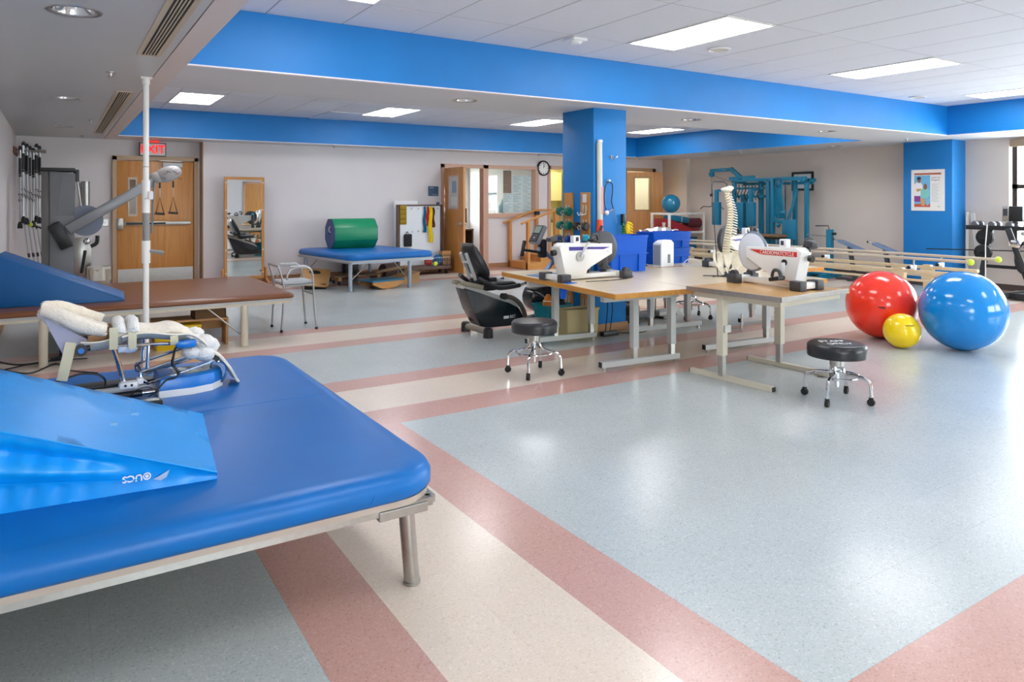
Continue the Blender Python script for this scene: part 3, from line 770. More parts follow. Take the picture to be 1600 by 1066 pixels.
MB().cyl(W(0.102, 0.769, -0.09), W(0.102, 0.769, -0.13), 0.026, n=18).cyl(W(0.14, 0.775, -0.1), W(0.102, 0.769, -0.1), 0.014).build('adjust_knob', BLACK, t)
MB().cyl(W(0.102, 0.769, -0.13), W(0.102, 0.769, -0.134), 0.013, n=14).build('knob_cap', mat('device_blue', '#1c7ad0', 0.3), t)
MB().box(W(0.28, 0.752, -0.03), (0.05, 0.16, 0.03), None, 0.006).sph(W(0.31, 0.742, -0.05), 0.028, (1.3, 1, 0.8)).build('thigh_bracket', mat('pale_blue_plastic', '#c5cfe4', 0.35), t)
# foot boot: fleece pad wrapped on a sole plate
def boot(u, v):
    # u along the pad (toe top-left to heel right), v around its lip
    A = Vector((-0.055, 0, 0.975)); B = Vector((0.215, 0, 0.845))
    c = A.lerp(B, u); w = 0.035+0.05*math.sin(PI*min(1, u*1.05))**0.6
    a = 2*PI*v
    n = Vector((0.43, 0, 0.9))
    p = c + n*(-w*0.9*(0.5-0.5*math.cos(a)) + 0.018*math.sin(2*a)) + Vector((0, 1, 0))*0.105*math.sin(a)
    p.x += 0.004*math.sin(31*u+9*v*6); p.z += 0.004*math.sin(23*u+40*v)
    return W(p.x, p.z, p.y)
b = MB().grid(boot, 18, 24)
bmesh.ops.remove_doubles(b.bm, verts=b.bm.verts, dist=0.0015)
b.build('boot_fleece', CREAM, t, 80)
b = MB().tube([W(-0.05, 0.965, -0.085), W(0.02, 0.94, -0.11), W(0.1, 0.89, -0.115), W(0.2, 0.85, -0.10)], [0.022, 0.034, 0.036, 0.028], 10, smooth=4)
b.tube([W(-0.05, 0.965, 0.085), W(0.02, 0.95, 0.11), W(0.1, 0.915, 0.115), W(0.2, 0.875, 0.10)], [0.022, 0.032, 0.034, 0.028], 10, smooth=4)
b.jitter(0.002).build('boot_rim', CREAM, t, 80)
MB().prism([(-0.045, 0.925+Z0), (-0.02, 0.86+Z0), (0.03, 0.745+Z0), (0.07, 0.77+Z0), (0.14, 0.80+Z0)], -0.05, 0.09, 'xz').build('sole_plate', mat('lavender_plastic', '#b9b8cf', 0.4), t, 0)
b = MB().grid(lambda u, v: W(0.062-0.037*v+(u-0.5)*0.044, 0.81-0.175*v+(0.5-u)*0.01, -0.115-0.01*math.sin(PI*v)), 3, 10).solid(0.003)
b.build('foot_strap', STRAP, t, 60)
# calf trough, fleece and thigh cradle
def trough(x0, x1, zf, wd, zs, sag=0.03):
    def f(u, v):
        x = x0+(x1-x0)*u; a = -1+2*v
        return W(x, zf(u)+zs*a*a-sag*(1-a*a), wd*a)
    return f
MB().grid(trough(0.10, 0.30, lambda u: 0.775+0.035*u*u-0.012*math.sin(u*PI), 0.115, 0.035, 0.02), 10, 8).solid(0.007).build('calf_shell', mat('cream_plastic', '#efe6d6', 0.45), t, 60)
MB().grid(trough(0.13, 0.26, lambda u: 0.80+0.03*u, 0.095, 0.03), 8, 8).solid(0.008).build('calf_liner', mat('tan_liner', '#c69a70', 0.8), t, 60)
def fl_thigh(u, v):
    x = 0.24+0.38*u; a = 2*PI*v
    top = 0.862 - 0.095*max(0, (u-0.62)/0.38)**1.5 - 0.01*(1-u)
    hgt = 0.060
    z = top-hgt/2+hgt/2*math.cos(a); y = 0.115*math.sin(a)
    z += 0.004*math.sin(40*u)*math.sin(11*a)+0.008*math.sin(PI*u*3)
    return W(x, z, y)
b = MB().grid(fl_thigh, 26, 22); bmesh.ops.remove_doubles(b.bm, verts=b.bm.verts, dist=0.001)
b.build('thigh_fleece', CREAM, t, 80)
MB().grid(trough(0.27, 0.66, lambda u: 0.80+0.012*math.sin(u*7)-0.09*max(0, (u-0.7)/0.3)**2, 0.125, 0.02, 0.02), 18, 8).solid(0.009).build('thigh_shell', mat('cream_plastic', '#efe6d6', 0.45), t, 60)
for x, r in ((0.262, 0.034), (0.322, 0.034)):
    MB().tube([W(x, 0.832, -0.112), W(x, 0.852, -0.10), W(x, 0.868, -0.05), W(x, 0.872, 0.0), W(x, 0.868, 0.05), W(x, 0.84, 0.11)], r*0.8, 10, smooth=4).jitter(0.003).build('fleece_puff', FLEECEW, t, 80)
for x, z0, z1 in ((0.235, 0.865, 0.76), (0.315, 0.84, 0.755), (0.50, 0.80, 0.755)):
    MB().grid(lambda u, v: W(x+(u-0.5)*0.036, z0+(z1-z0)*v, -0.128-0.008*math.sin(PI*v)), 2, 8).solid(0.003).build('strap', STRAP, t, 60)
b = MB()
for (x, z, y, r, sx) in ((0.60, 0.735, 0.0, 0.055, 1.1), (0.655, 0.735, -0.04, 0.05, 1.1), (0.69, 0.705, 0.02, 0.05, 1.0), (0.64, 0.69, -0.07, 0.045, 1.3), (0.585, 0.70, -0.08, 0.042, 1.1), (0.66, 0.67, -0.03, 0.042, 1.3), (0.62, 0.77, 0.06, 0.04, 1.2)):
    b.sph(W(x, z, y), r, (sx, 1.5, 0.8), 14, 10)
b.jitter(0.003).build('fleece_bunch', FLEECEW, t, 80)
def eshell(u, v):
    pts = [Vector((0.69, 0, 0.70)), Vector((0.745, 0, 0.655)), Vector((0.79, 0, 0.59)), Vector((0.825, 0, 0.52)), Vector((0.835, 0, 0.468+0.04))]
    f = u*(len(pts)-1); k = min(int(f), len(pts)-2); p = pts[k].lerp(pts[k+1], f-k)
    wd = 0.05+0.05*math.sin(PI*u*0.9+0.1)
    return W(p.x-0.012*(2*v-1)**2, p.z, wd*(2*v-1))
MB().grid(eshell, 14, 8).solid(0.007).build('end_shell', mat('cream_plastic', '#e9dfcf', 0.4), t, 60)
MB().tube([W(0.706, 0.634, -0.06), W(0.745, 0.625, -0.06), W(0.762, 0.59, -0.06), W(0.752, 0.55, -0.06), W(0.733, 0.523, -0.05)], 0.007, 8, smooth=4).tube([W(0.69, 0.65, -0.05), W(0.685, 0.61, -0.04), W(0.69, 0.575, -0.03)], 0.006, 8).build('support_arc', CHROME, t)
MB().cyl(W(0.71, 0.65, -0.08), W(0.71, 0.65, -0.04), 0.014).build('end_knob', BLACK, t)
sp = catmull([Vector(W(*p)) for p in ((0.505, 0.741, -0.14), (0.494, 0.70, -0.15), (0.49, 0.665, -0.15), (0.515, 0.62, -0.16), (0.50, 0.60, -0.17), (0.461, 0.592, -0.17), (0.43, 0.56, -0.17), (0.411, 0.54, -0.165), (0.39, 0.52, -0.15))], 8)
co = [];
for i, p in enumerate(catmull(sp, 4)):
    a = i*1.15; co.append(p+Vector((0.006*math.cos(a), 0.006*math.sin(a), 0.004*math.cos(a))))
MB().tube(co, 0.0026, 5).build('coiled_cable', BLACK, t)
MB().tube([W(-0.32, 0.512, 0.05), W(-0.12, 0.575, 0.04), W(0.02, 0.608, 0.03), (0.1, 0.03, 0.127), W(0.17, 0.618, 0.03), W(0.205, 0.59, 0.03), W(0.209, 0.55, 0.05)], 0.005, 7, smooth=5).tube([W(0.3, 0.515, -0.12), W(0.33, 0.55, -0.13), W(0.38, 0.56, -0.13), W(0.44, 0.53, -0.14)], 0.003, 6, smooth=5).build('power_cable', BLACK, t)

t = thing('hand_control', 'black handheld control with silver face behind the near wedge', 'control', (0.365, 3.775, 0.5), 0.05)
MB().boxz(-0.065, 0.065, -0.026, 0.026, 0, 0.03, 0.008).build('body', BLACK, t)
MB().boxz(-0.055, 0.05, -0.02, 0.02, 0.03, 0.034, 0.003).build('face_plate', STEEL, t)

# white floor-to-ceiling transfer pole
t = thing('support_pole', 'white floor to ceiling transfer pole with a grey grab handle', 'support pole', (0.632, 6.62, 0))
MB().cyl((0, 0, 0.012), (0, 0, 2.46), 0.0225, n=20).build('tube', WHITE, t)
MB().lathe([(0, 0), (0.09, 0), (0.09, 0.008), (0.03, 0.02), (0, 0.02)], n=24).build('foot_plate', WHITE, t)
MB().boxz(-0.045, 0.045, -0.045, 0.045, SZ-0.012, SZ-0.0005, 0.003).cyl((0, 0, 2.43), (0, 0, SZ-0.01), 0.03, n=18).build('ceiling_plate', WHITE, t)
MB().cyl((0, 0, 1.37), (0, 0, 1.64), 0.031, n=20).build('upper_collar', WHITE, t)
MB().cyl((0, 0, 0.955), (0, 0, 1.14), 0.033, n=20).build('lower_collar', WHITE, t)
MB().cyl((0, 0, 1.14), (0, 0, 1.37), 0.0265, n=20).build('grip_sleeve', mat('grey_grip', '#8e9090', 0.6), t)
MB().tube([(0.02, -0.01, 1.055), (0.06, -0.02, 1.05), (0.13, -0.03, 1.035)], [0.012, 0.016, 0.017], 12, smooth=3).build('handle', mat('grey_grip', '#8e9090', 0.6), t)
MB().boxz(0.012, 0.05, -0.045, -0.01, 1.48, 1.55, 0.008).cyl((-0.015, -0.02, 1.49), (0.012, -0.03, 1.5), 0.012).build('clamp', WHITEP, t)
MB().ring((0, 0, 1.75), 0.0235, 0.002, (0, 0, 1), 20, 5).build('band', BLACK, t)

# brown treatment table
t = mat_table('mat_table', 'long brown vinyl mat table with cream legs by the left wall', 0.82, 8.58, 1.30, 1.04, 0.505, BROWNV, 0.452,
          [(0.795, -1.0+0.0, 0), (-0.91, -1.0, 0), (0.795, 0.98, 0), (-0.91, 0.98, 0), (0.0, 0.98, 0)], BEIGEMET, r=0.07, legr=0.036, deckm=GREYMET,
          braces=(((0.78, -0.98, 0.1), (0.45, -0.98, 0.4)),))
# dark blue wedge on it
t = thing('foam_wedge', 'dark blue foam wedge resting on the brown mat table', 'wedge', (0.565, 7.82, 0.505), -0.06)
MB().prism([(0.0, 0.0), (-0.006, 0.02), (-1.02, 0.475), (-1.035, 0.46), (-1.035, 0.0)], 0.0, 0.66, 'xz', 0.006).build('cover', DKBLUE, t, 40)
MB().tube([(-0.02, 0.002, 0.026), (-0.5, 0.002, 0.241), (-1.01, 0.002, 0.469)], 0.004, 6).tube([(-0.55, -0.001, 0.02), (-0.3, -0.001, 0.035), (-0.9, -0.001, 0.03)], 0.0015, 5).build('piping', DKBLUE, t)
MB().box((-0.50, 0.40, 0.243), (0.30, 0.014, 0.003), Matrix.Rotation(0.4217, 3, 'Y'), 0).build('pale_mark', mat('scuff_grey', '#8da3bd', 0.5), t, 0)

# things stored under it
t = thing('wooden_stool', 'low wooden step stool under the brown mat table', 'step stool', (1.16, 7.92, 0), -0.05)
MB().boxz(-0.36, 0.34, -0.16, 0.16, 0.255, 0.28, 0.004).build('top', PLY, t)
for s in (-1, 1): MB().boxz(s*0.33-0.012, s*0.33+0.012, -0.15, 0.15, 0, 0.255, 0.003).build('side', PLY, t)
MB().boxz(-0.318, 0.318, 0.12, 0.14, 0.13, 0.25).build('back_rail', PLY, t, 0)
t = thing('cardboard_box', 'open brown cardboard box on the low stool under the brown table', 'box', (1.32, 7.86, 0.28))
for a in ((-0.15, -0.142, -0.12, 0.12), (0.142, 0.15, -0.12, 0.12), (-0.15, 0.15, -0.12, -0.112), (-0.15, 0.15, 0.112, 0.12)): MB().boxz(*a, 0, 0.09).build('side', CARDD, t, 0)
MB().boxz(-0.15, 0.15, -0.12, 0.12, 0, 0.004).build('bottom', CARDD, t, 0)
t = thing('storage_crate', 'bright yellow plastic crate under the brown mat table', 'crate', (1.02, 7.86, 0), -0.05)
b = MB().loft([rrect(0.19, 0.12, 0.02, 0.0, 4), rrect(0.215, 0.135, 0.02, 0.22, 4), rrect(0.2, 0.12, 0.02, 0.22, 4), rrect(0.178, 0.11, 0.02, 0.01, 4)], cap=False); b.build('bin', YELLOW, t, 40)
MB().loft([rrect(0.222, 0.142, 0.02, 0.205, 4), rrect(0.222, 0.142, 0.02, 0.232, 4), rrect(0.205, 0.125, 0.02, 0.236, 4)]).build('lid', YELLOW, t, 40)
b = MB()
b.tube([(-0.5, 7.2, 0.2), (-0.3, 7.5, 0.06), (-0.1, 7.7, 0.02), (0.05, 7.9, 0.03), (0.2, 8.3, 0.24)], 0.008, 7, smooth=6)
b.tube([(-0.5, 7.7, 0.03), (-0.2, 7.3, 0.012), (0.0, 7.6, 0.012), (0.1, 7.25, 0.012), (0.3, 7.0, 0.012)], 0.007, 7, smooth=6)
b.tube([(-0.45, 7.5, 0.012), (-0.1, 7.75, 0.012), (0.25, 7.7, 0.012)], 0.006, 7, smooth=6)
tag(b.build('black_leads', BLACK), 'loose black leads on the floor under the brown mat table', 'cord')
t = thing('foot_pedal', 'black foot control hung beneath the brown table at far left', 'pedal', (0.05, 7.9, 0))
MB().boxz(-0.13, 0.13, -0.06, 0.06, 0.30, 0.335, 0.01).build('body', BLACK, t)
MB().cyl((0, 0, 0), (0, 0, 0.3), 0.02).lathe([(0, 0), (0.09, 0), (0.09, 0.01), (0, 0.02)]).build('post', BLACK, t)

# grey tubular armchair at the end of the brown table
t = thing('shower_chair', 'grey tubular armchair with padded seat beside the brown table end', 'chair', (2.315, 8.33, 0))
t.scale = (0.86, 1, 1)
AL = mat('satin_aluminium', '#b3b7ba', 0.28, metal=0.85)
for s, nm in ((-1, 'near'), (1, 'far')):
    y = s*0.21
    MB().tube([(0.24, y, 0.0), (0.205, y, 0.35), (0.185, y, 0.62), (0.15, y, 0.695), (0.07, y, 0.715), (-0.08, y, 0.70), (-0.14, y, 0.64), (-0.15, y, 0.58)], 0.0135, 10, smooth=5).build('arm_frame', AL, t)
    MB().box((0.0, y, 0.726), (0.22, 0.04, 0.022), None, 0.01).build('armrest', mat('light_grey_pad', '#c4c7ca', 0.5), t)
    MB().tube([(-0.22, y, 0.0), (-0.19, y, 0.4), (-0.2, y, 0.55), (-0.26, y, 0.74)], 0.0125, 10, smooth=5).build('rear_leg', AL, t)
    MB().cyl((0.24, y, 0), (0.238, y, 0.025), 0.018).build('rubber_foot', RUBBER, t)
    MB().cyl((-0.22, y, 0), (-0.218, y, 0.025), 0.018).build('rubber_foot', RUBBER, t)
MB().loft([rrect(0.2, 0.2, 0.05, 0.52, 5), rrect(0.21, 0.21, 0.05, 0.535, 5), rrect(0.2, 0.2, 0.05, 0.555, 5)]).build('seat', mat('grey_seat', '#aeb2b6', 0.45), t, 40)
MB().cyl((0.2, -0.21, 0.4), (0.2, 0.21, 0.4), 0.011).cyl((-0.19, -0.21, 0.4), (-0.19, 0.21, 0.4), 0.011).cyl((0.19, -0.21, 0.515), (-0.19, -0.21, 0.515), 0.011).cyl((0.19, 0.21, 0.515), (-0.19, 0.21, 0.515), 0.011).cyl((-0.26, -0.21, 0.735), (-0.26, 0.21, 0.735), 0.0125).build('crossbar', AL, t)
# ------------------------------------------------------------------ along the back wall
BROWNFR = mat('dark_brown_frame', '#5a4034', 0.5)
t = thing('standing_mirror', 'tall oak framed standing mirror against the back wall', 'mirror', (2.80, 13.13, 0.0))
b = 0.045
for a in ((-0.335, -0.29, 0.09, 1.88), (0.29, 0.335, 0.09, 1.88)): MB().boxz(a[0], a[1], -0.02, 0.02, a[2], a[3], 0.004).build('frame_side', OAK, t, 0)
for z0, z1 in ((0.09, 0.14), (1.83, 1.88)): MB().boxz(-0.29, 0.29, -0.02, 0.02, z0, z1, 0.004).build('frame_rail', OAKX, t, 0)
MB().boxz(-0.295, 0.295, -0.004, 0.01, 0.135, 1.835).build('glass', mat('mirror_silver', '#dfe3e2', 0.015, metal=1.0), t, 0)
for s in (-1, 1):
    MB().prism([(-0.24, 0), (0.24, 0), (0.24, 0.04), (0.05, 0.09), (0.04, 0.28), (-0.04, 0.28), (-0.05, 0.09), (-0.24, 0.04)], s*0.345, s*0.375, 'yz').build('foot', OAKX, t, 0)
for x in (-0.31, 0.31):
    for z in (0.2, 0.6, 1.3, 1.78): MB().boxz(x-0.012, x+0.012, -0.025, -0.019, z-0.008, z+0.008).build('clip', WHITEP, t, 0)

t = mat_table('mat_table', 'square blue mat table at the back with a green roll on it', 4.62, 12.13, 0.82, 1.08, 0.6, MATBLUE, 0.5,
              [(-0.73, -0.92, 0), (0.33, -0.99, 0), (-0.70, 0.9, 0), (0.6, 0.9, 0)], mat('pale_blue_steel', '#a9b3c0', 0.35, metal=0.4), deckm=GREYMET, rz=0.12, r=0.2, legr=0.032,
              braces=(((-0.7, -0.9, 0.18), (-0.4, -0.9, 0.44)), ((0.31, -0.96, 0.14), (0.05, -0.96, 0.44)), ((-0.68, 0.9, 0.18), (-0.42, 0.9, 0.44))))
t = thing('octagon_roll', 'green octagonal foam roll with navy ends on the far mat table', 'foam roll', (4.585, 12.68, 0.6), 0.0)
R = 0.29; ap = R*math.cos(PI/8)
oc = [(R*math.cos(PI/8+PI/4*i), ap+R*math.sin(PI/8+PI/4*i)) for i in range(8)]
for i in range(8):
    (y0, z0), (y1, z1) = oc[i], oc[(i+1) % 8]
    c = Vector((0, (y0+y1)/2, (z0+z1)/2)); a = math.atan2(z1-z0, y1-y0)
    n = Vector((0, c.y, c.z-ap)).normalized()
    MB().box(c-n*0.02, (0.80, math.hypot(y1-y0, z1-z0)*0.985, 0.04), Matrix.Rotation(a, 3, 'X'), 0.006).build('panel', GREENV, t, 40)
for s in (-1, 1):
    MB().prism([(y*0.97, ap+(z-ap)*0.97) for y, z in oc], s*0.398, s*0.41, 'yz').build('end_cap', NAVYV, t, 0)
    MB().tube([(s*0.412, -0.05, ap+0.13), (s*0.43, -0.03, ap+0.10), (s*0.43, -0.03, ap+0.05), (s*0.412, -0.05, ap+0.02)], 0.008, 6, smooth=3).build('carry_handle', WHITEP if s < 0 else NAVYV, t)
    MB().cyl((s*0.4, 0, ap), (s*0.435, 0, ap), 0.02).build('hub', NAVYV, t)

# clutter stored under the far mat table
t = thing('rocker_board', 'tilted wooden balance board with dark oval beside the far mat table', 'balance board', (3.72, 12.0, 0), -0.35)
MB().loft([rrect(0.24, 0.36, 0.05, z, 5) for z in (-0.012, 0.012)]).build('board', PLY, t, 30)
o = COL.objects[-1] if False else None
for c in kids(t): c.rotation_euler = (0.30, 0.10, 0); c.location = (-0.02, 0, 0.17)
b = MB().lathe([(0, 0.013), (0.085, 0.013), (0.09, 0.019), (0.06, 0.021), (0, 0.017)], n=20); q = b.build('oval_pad', BLACK, t); q.rotation_euler = (0.30, 0.10, 0); q.location = (-0.03, 0.17, 0.225); q.scale = (1.1, 0.8, 1)
MB().boxz(-0.17, 0.17, -0.30, -0.04, 0.0, 0.085, 0.01).build('base_box', RUBBER, t)
t = thing('rocker_board', 'teal topped wooden rocker board under the front of the far mat table', 'balance board', (4.62, 11.35, 0), 0.25)
MB().boxz(-0.33, 0.33, -0.22, 0.22, 0.125, 0.15, 0.004).build('top', TEALV, t, 0)
for s in (-1, 1):
    MB().prism([(-0.31, 0.125), (0.31, 0.125), (0.31, 0.09), (0.15, 0.02), (0, 0.0), (-0.15, 0.02), (-0.31, 0.09)], s*0.17, s*0.21, 'xz').build('rocker_side', OAKX, t, 0)
t = thing('plank_dolly', 'long dark plank dolly lying under the far mat table', 'dolly', (4.5, 12.22, 0), 0.03)
MB().boxz(-0.46, 0.40, -0.2, 0.2, 0.14, 0.165, 0.004).build('deck', mat('walnut_board', '#8a6a4c', 0.5, wood=(0, '#6d5038', 1.2)), t, 0)
for s in (-1, 1):
    MB().boxz(s*0.36-0.03, s*0.36+0.03, -0.18, 0.18, 0.07, 0.14).build('cleat', PLY, t, 0)
    for y in (-0.14, 0.14): MB().cyl((s*0.36-0.015, y, 0.034), (s*0.36+0.015, y, 0.034), 0.034, n=16).build('caster', RUBBER, t)
t = thing('foam_block', 'dark blue foam block behind the tilted balance board', 'foam block', (4.0, 12.72, 0), 0.3)
MB().prism([(-0.2, 0), (0.2, 0), (0.2, 0.06), (-0.2, 0.2)], -0.12, 0.12, 'xz', 0.01).build('block', DKBLUE, t)
t = thing('wooden_wedge', 'low plywood incline wedge under the right of the far mat table', 'incline wedge', (5.22, 11.9, 0), 0.1)
for y in (-0.2, 0.2): MB().prism([(-0.3, 0), (0.26, 0), (0.26, 0.17), (-0.3, 0.03)], y-0.012, y+0.012, 'xz').build('side', PLY, t, 0)
MB().prism([(-0.31, 0.03), (0.27, 0.172), (0.27, 0.192), (-0.31, 0.05)], -0.22, 0.22, 'xz').build('ramp', PLY, t, 0)
MB().boxz(0.25, 0.262, -0.19, 0.19, 0, 0.17).build('back_panel', PLY, t, 0)
t = thing('wooden_board', 'upturned board leaning on the plywood wedge under the far mat', 'board', (5.22, 12.35, 0), -0.2)
MB().box((0, 0, 0.20), (0.6, 0.26, 0.022), Matrix.Rotation(-0.15, 3, 'Y'), 0.003).build('board', PLY, t, 0)
for s in (-1, 1): MB().prism([(s*0.2-0.02, 0.0), (s*0.2+0.02, 0.0), (s*0.2+0.02, 0.19+s*0.03), (s*0.2-0.02, 0.19+s*0.03)], -0.1, 0.1, 'xz').build('batten', CARDD, t, 0)
t = thing('bolster', 'short dark brown round bolster lying beside the pegboard base', 'bolster', (5.42, 12.95, 0.0))
MB().lathe([(0, -0.15), (0.11, -0.15), (0.125, -0.135), (0.125, 0.135), (0.11, 0.15), (0, 0.15)], (0, 0, 0.126), (1, 0.3, 0), 24).build('body', mat('dark_brown_vinyl', '#43302b', 0.5), t)
t = thing('floor_box', 'small black box against the wall behind the far mat table', 'box', (4.75, 13.2, 0), 0)
MB().boxz(-0.13, 0.13, -0.1, 0.1, 0, 0.36, 0.01).build('case', BLACK, t)
MB().boxz(-0.1, 0.1, -0.106, -0.099, 0.2, 0.32, 0.004).build('front_panel', DGREY, t)

# rolling pegboard
t = thing('rolling_pegboard', 'white rolling pegboard in a dark brown frame by the office door', 'pegboard', (6.18, 13.15, 0))
fm = [(-0.50, -0.44, 0.12, 1.385), (0.45, 0.50, 0.12, 1.385)]
for x0, x1, z0, z1 in fm: MB().boxz(x0, x1, -0.03, 0.03, z0, z1, 0.004).build('frame_post', BROWNFR, t, 0)
MB().boxz(-0.44, 0.45, -0.03, 0.03, 1.355, 1.385).build('frame_rail', BROWNFR, t, 0)
def pegmat():
    m = bpy.data.materials.new('peg_panel'); m.use_nodes = True; nt = m.node_tree; L = nt.links.new; p = nt.nodes['Principled BSDF']
    tc = nt.nodes.new('ShaderNodeTexCoord'); mp = nt.nodes.new('ShaderNodeVectorMath'); mp.operation = 'SCALE'; mp.inputs['Scale'].default_value = 1/0.0254
    L(tc.outputs['Object'], mp.inputs[0]); fr = nt.nodes.new('ShaderNodeVectorMath'); fr.operation = 'FRACTION'; L(mp.outputs[0], fr.inputs[0])
    sx = nt.nodes.new('ShaderNodeSeparateXYZ'); L(fr.outputs[0], sx.inputs[0])
    def ab(o):
        a = nt.nodes.new('ShaderNodeMath'); a.operation = 'SUBTRACT'; L(o, a.inputs[0]); a.inputs[1].default_value = 0.5
        b = nt.nodes.new('ShaderNodeMath'); b.operation = 'POWER'; L(a.outputs[0], b.inputs[0]); b.inputs[1].default_value = 2; return b.outputs[0]
    s = nt.nodes.new('ShaderNodeMath'); L(ab(sx.outputs[0]), s.inputs[0]); L(ab(sx.outputs[2]), s.inputs[1])
    g = nt.nodes.new('ShaderNodeMath'); g.operation = 'LESS_THAN'; L(s.outputs[0], g.inputs[0]); g.inputs[1].default_value = 0.03
    mx = nt.nodes.new('ShaderNodeMix'); mx.data_type = 'RGBA'; mx.inputs[6].default_value = hexl('#e9edf2'); mx.inputs[7].default_value = hexl('#8b9099')
    L(g.outputs[0], mx.inputs[0]); L(mx.outputs[2], p.inputs['Base Color']); p.inputs['Roughness'].default_value = 0.5
    return m
MB().boxz(-0.44, 0.45, -0.008, 0.008, 0.14, 1.355).build('peg_panel', pegmat(), t, 0)
MB().boxz(-0.50, 0.52, -0.36, 0.03, 0.10, 0.17, 0.006).build('base_shelf', BROWNFR, t, 0)
MB().boxz(0.36, 0.43, -0.035, 0.0, 1.385, 1.43, 0.008).build('corner_clip', NAVYV, t)
for x in (-0.42, 0.44):
    for y in (-0.3, -0.02):
        MB().cyl((x-0.015, y, 0.036), (x+0.015, y, 0.036), 0.036, n=16).boxz(x-0.02, x+0.02, y-0.02, y+0.02, 0.06, 0.1).build('caster', RUBBER, t)
for x, z in ((-0.2, 1.3), (-0.05, 1.3), (0.1, 1.28), (0.38, 1.3), (-0.3, 0.84), (-0.18, 0.84), (-0.05, 0.85), (0.05, 0.84)):
    MB().tube([(x, -0.008, z), (x, -0.05, z-0.005), (x, -0.06, z+0.02)], 0.006, 5).build('peg_hook', STEEL, t)
b = MB(); 
for x in [-0.12+0.055*i for i in range(12)]: b.cyl((x, -0.34, 0.17), (x, -0.34, 0.33), 0.003, n=5)
b.cyl((-0.12, -0.34, 0.33), (0.485, -0.34, 0.33), 0.005, n=6).cyl((-0.12, -0.34, 0.25), (0.485, -0.34, 0.25), 0.003, n=5)
b.build('wire_guard', STEEL, t, kind='stuff')
t = thing('whiteboard', 'small white board propped behind the pegboard', 'whiteboard', (5.78, 13.3, 0.52))
MB().boxz(-0.1, 0.42, -0.012, 0.012, 0, 0.94, 0.01).build('panel', WHITEP, t)
MB().boxz(-0.11, 0.43, -0.02, 0.016, -0.52, 0.0, 0.004).build('stand', GREYMET, t, 0)
t = thing('cuff_weight', 'mustard fabric pocket strip hanging at the pegboard top left', 'cuff weights', (5.80, 13.13, 0.99))
MB().boxz(-0.075, 0.075, -0.01, 0.0, 0, 0.38).build('backing', mat('mustard_fabric', '#9a7d1e', 0.9), t, 0)
for k in range(4): MB().boxz(-0.072, 0.072, -0.032, -0.01, 0.01+0.095*k, 0.095+0.095*k, 0.012).build('pocket', mat('mustard_fabric', '#9a7d1e', 0.9), t)
def bandhang(name, label, x, z0, z1, w, m, y=13.11):
    t = thing(name, label, 'exercise band', (x, y, z1), 0, 'exercise bands on the pegboard')
    MB().grid(lambda u, v: ((u-0.5)*w*(1+0.35*v)+0.012*math.sin(9*v), -0.012*math.sin(PI*3*u)-0.008, -(z1-z0)*v), 6, 10).solid(0.003).build('strip', m, t, 60)
    MB().sph((0, -0.01, 0.0), 0.018).build('knot', m, t)
bandhang('exercise_band', 'teal exercise band hanging leftmost on the pegboard', 6.27, 0.82, 1.33, 0.05, TEALV, 13.125)
bandhang('exercise_band', 'red exercise band hanging between the teal and yellow bands', 6.335, 0.95, 1.33, 0.06, mat('red_latex', '#c32424', 0.45), 13.105)
bandhang('exercise_band', 'yellow exercise band hanging lowest on the pegboard', 6.385, 0.62, 1.33, 0.07, mat('yellow_latex', '#f2d40c', 0.45), 13.085)
bandhang('exercise_band', 'maroon exercise band hanging rightmost on the pegboard', 6.46, 0.92, 1.31, 0.05, MAROON, 13.115)
t = thing('hanging_pouch', 'black fabric pouch hanging low on the pegboard', 'pouch', (5.90, 13.13, 0.55))
MB().boxz(-0.085, 0.085, -0.05, 0, 0, 0.24, 0.02).build('bag', mat('black_fabric', '#26272b', 0.85), t)
MB().boxz(-0.08, 0.08, -0.056, -0.02, 0.13, 0.25, 0.02).build('flap', mat('black_fabric', '#26272b', 0.85), t)
MB().tube([(-0.03, -0.02, 0.24), (0, -0.015, 0.29), (0.03, -0.02, 0.24)], 0.005, 6, smooth=3).build('loop', BLACK, t)
for x, y, z, r, m, l in ((6.255, 12.92, 0.255, 0.085, mat('red_ball_dull', '#c92d2f', 0.45), 'red ball on the pegboard base shelf'), (6.335, 12.76, 0.215, 0.045, TENNIS, 'small lime ball before the red ball on the pegboard shelf'),
                         (6.475, 12.94, 0.275, 0.105, mat('blue_ball_dull', '#14669e', 0.4), 'blue ball beside the wire basket on the pegboard shelf')):
    t = thing('small_ball', l, 'ball', (x, y, z), 0, 'balls on the pegboard shelf')
    MB().sph((0, 0, 0), r, n=20, m=14).build('shell', m, t); MB().cyl((0, -r*0.995, 0), (0, -r*1.002, 0), r*0.1, n=8).build('valve', BLACKPRINT, t)
t = thing('wire_basket', 'dark wire basket holding a cardboard box at the pegboard end', 'basket', (6.63, 12.93, 0.172))
b = MB()
for z in (0.0, 0.1, 0.2):
    b.tube([(-0.1, -0.1, z), (0.1, -0.1, z), (0.1, 0.1, z), (-0.1, 0.1, z)], 0.005, 6, closed=True)
for x in (-0.1, -0.05, 0, 0.05, 0.1):
    b.cyl((x, -0.1, 0), (x, -0.1, 0.2), 0.0035, n=5).cyl((x, 0.1, 0), (x, 0.1, 0.2), 0.0035, n=5).cyl((x, -0.1, 0), (x, 0.1, 0), 0.0035, n=5)
b.build('wire_frame', BLACK, t, kind='stuff')
t = thing('cardboard_box', 'small cardboard box standing in the dark wire basket', 'box', (6.63, 12.93, 0.178))
MB().boxz(-0.085, 0.085, -0.085, 0.085, 0, 0.27, 0.003).build('carton', CARD, t, 0); MB().boxz(-0.09, 0.09, -0.089, -0.085, 0.19, 0.275).build('flap', CARD, t, 0)

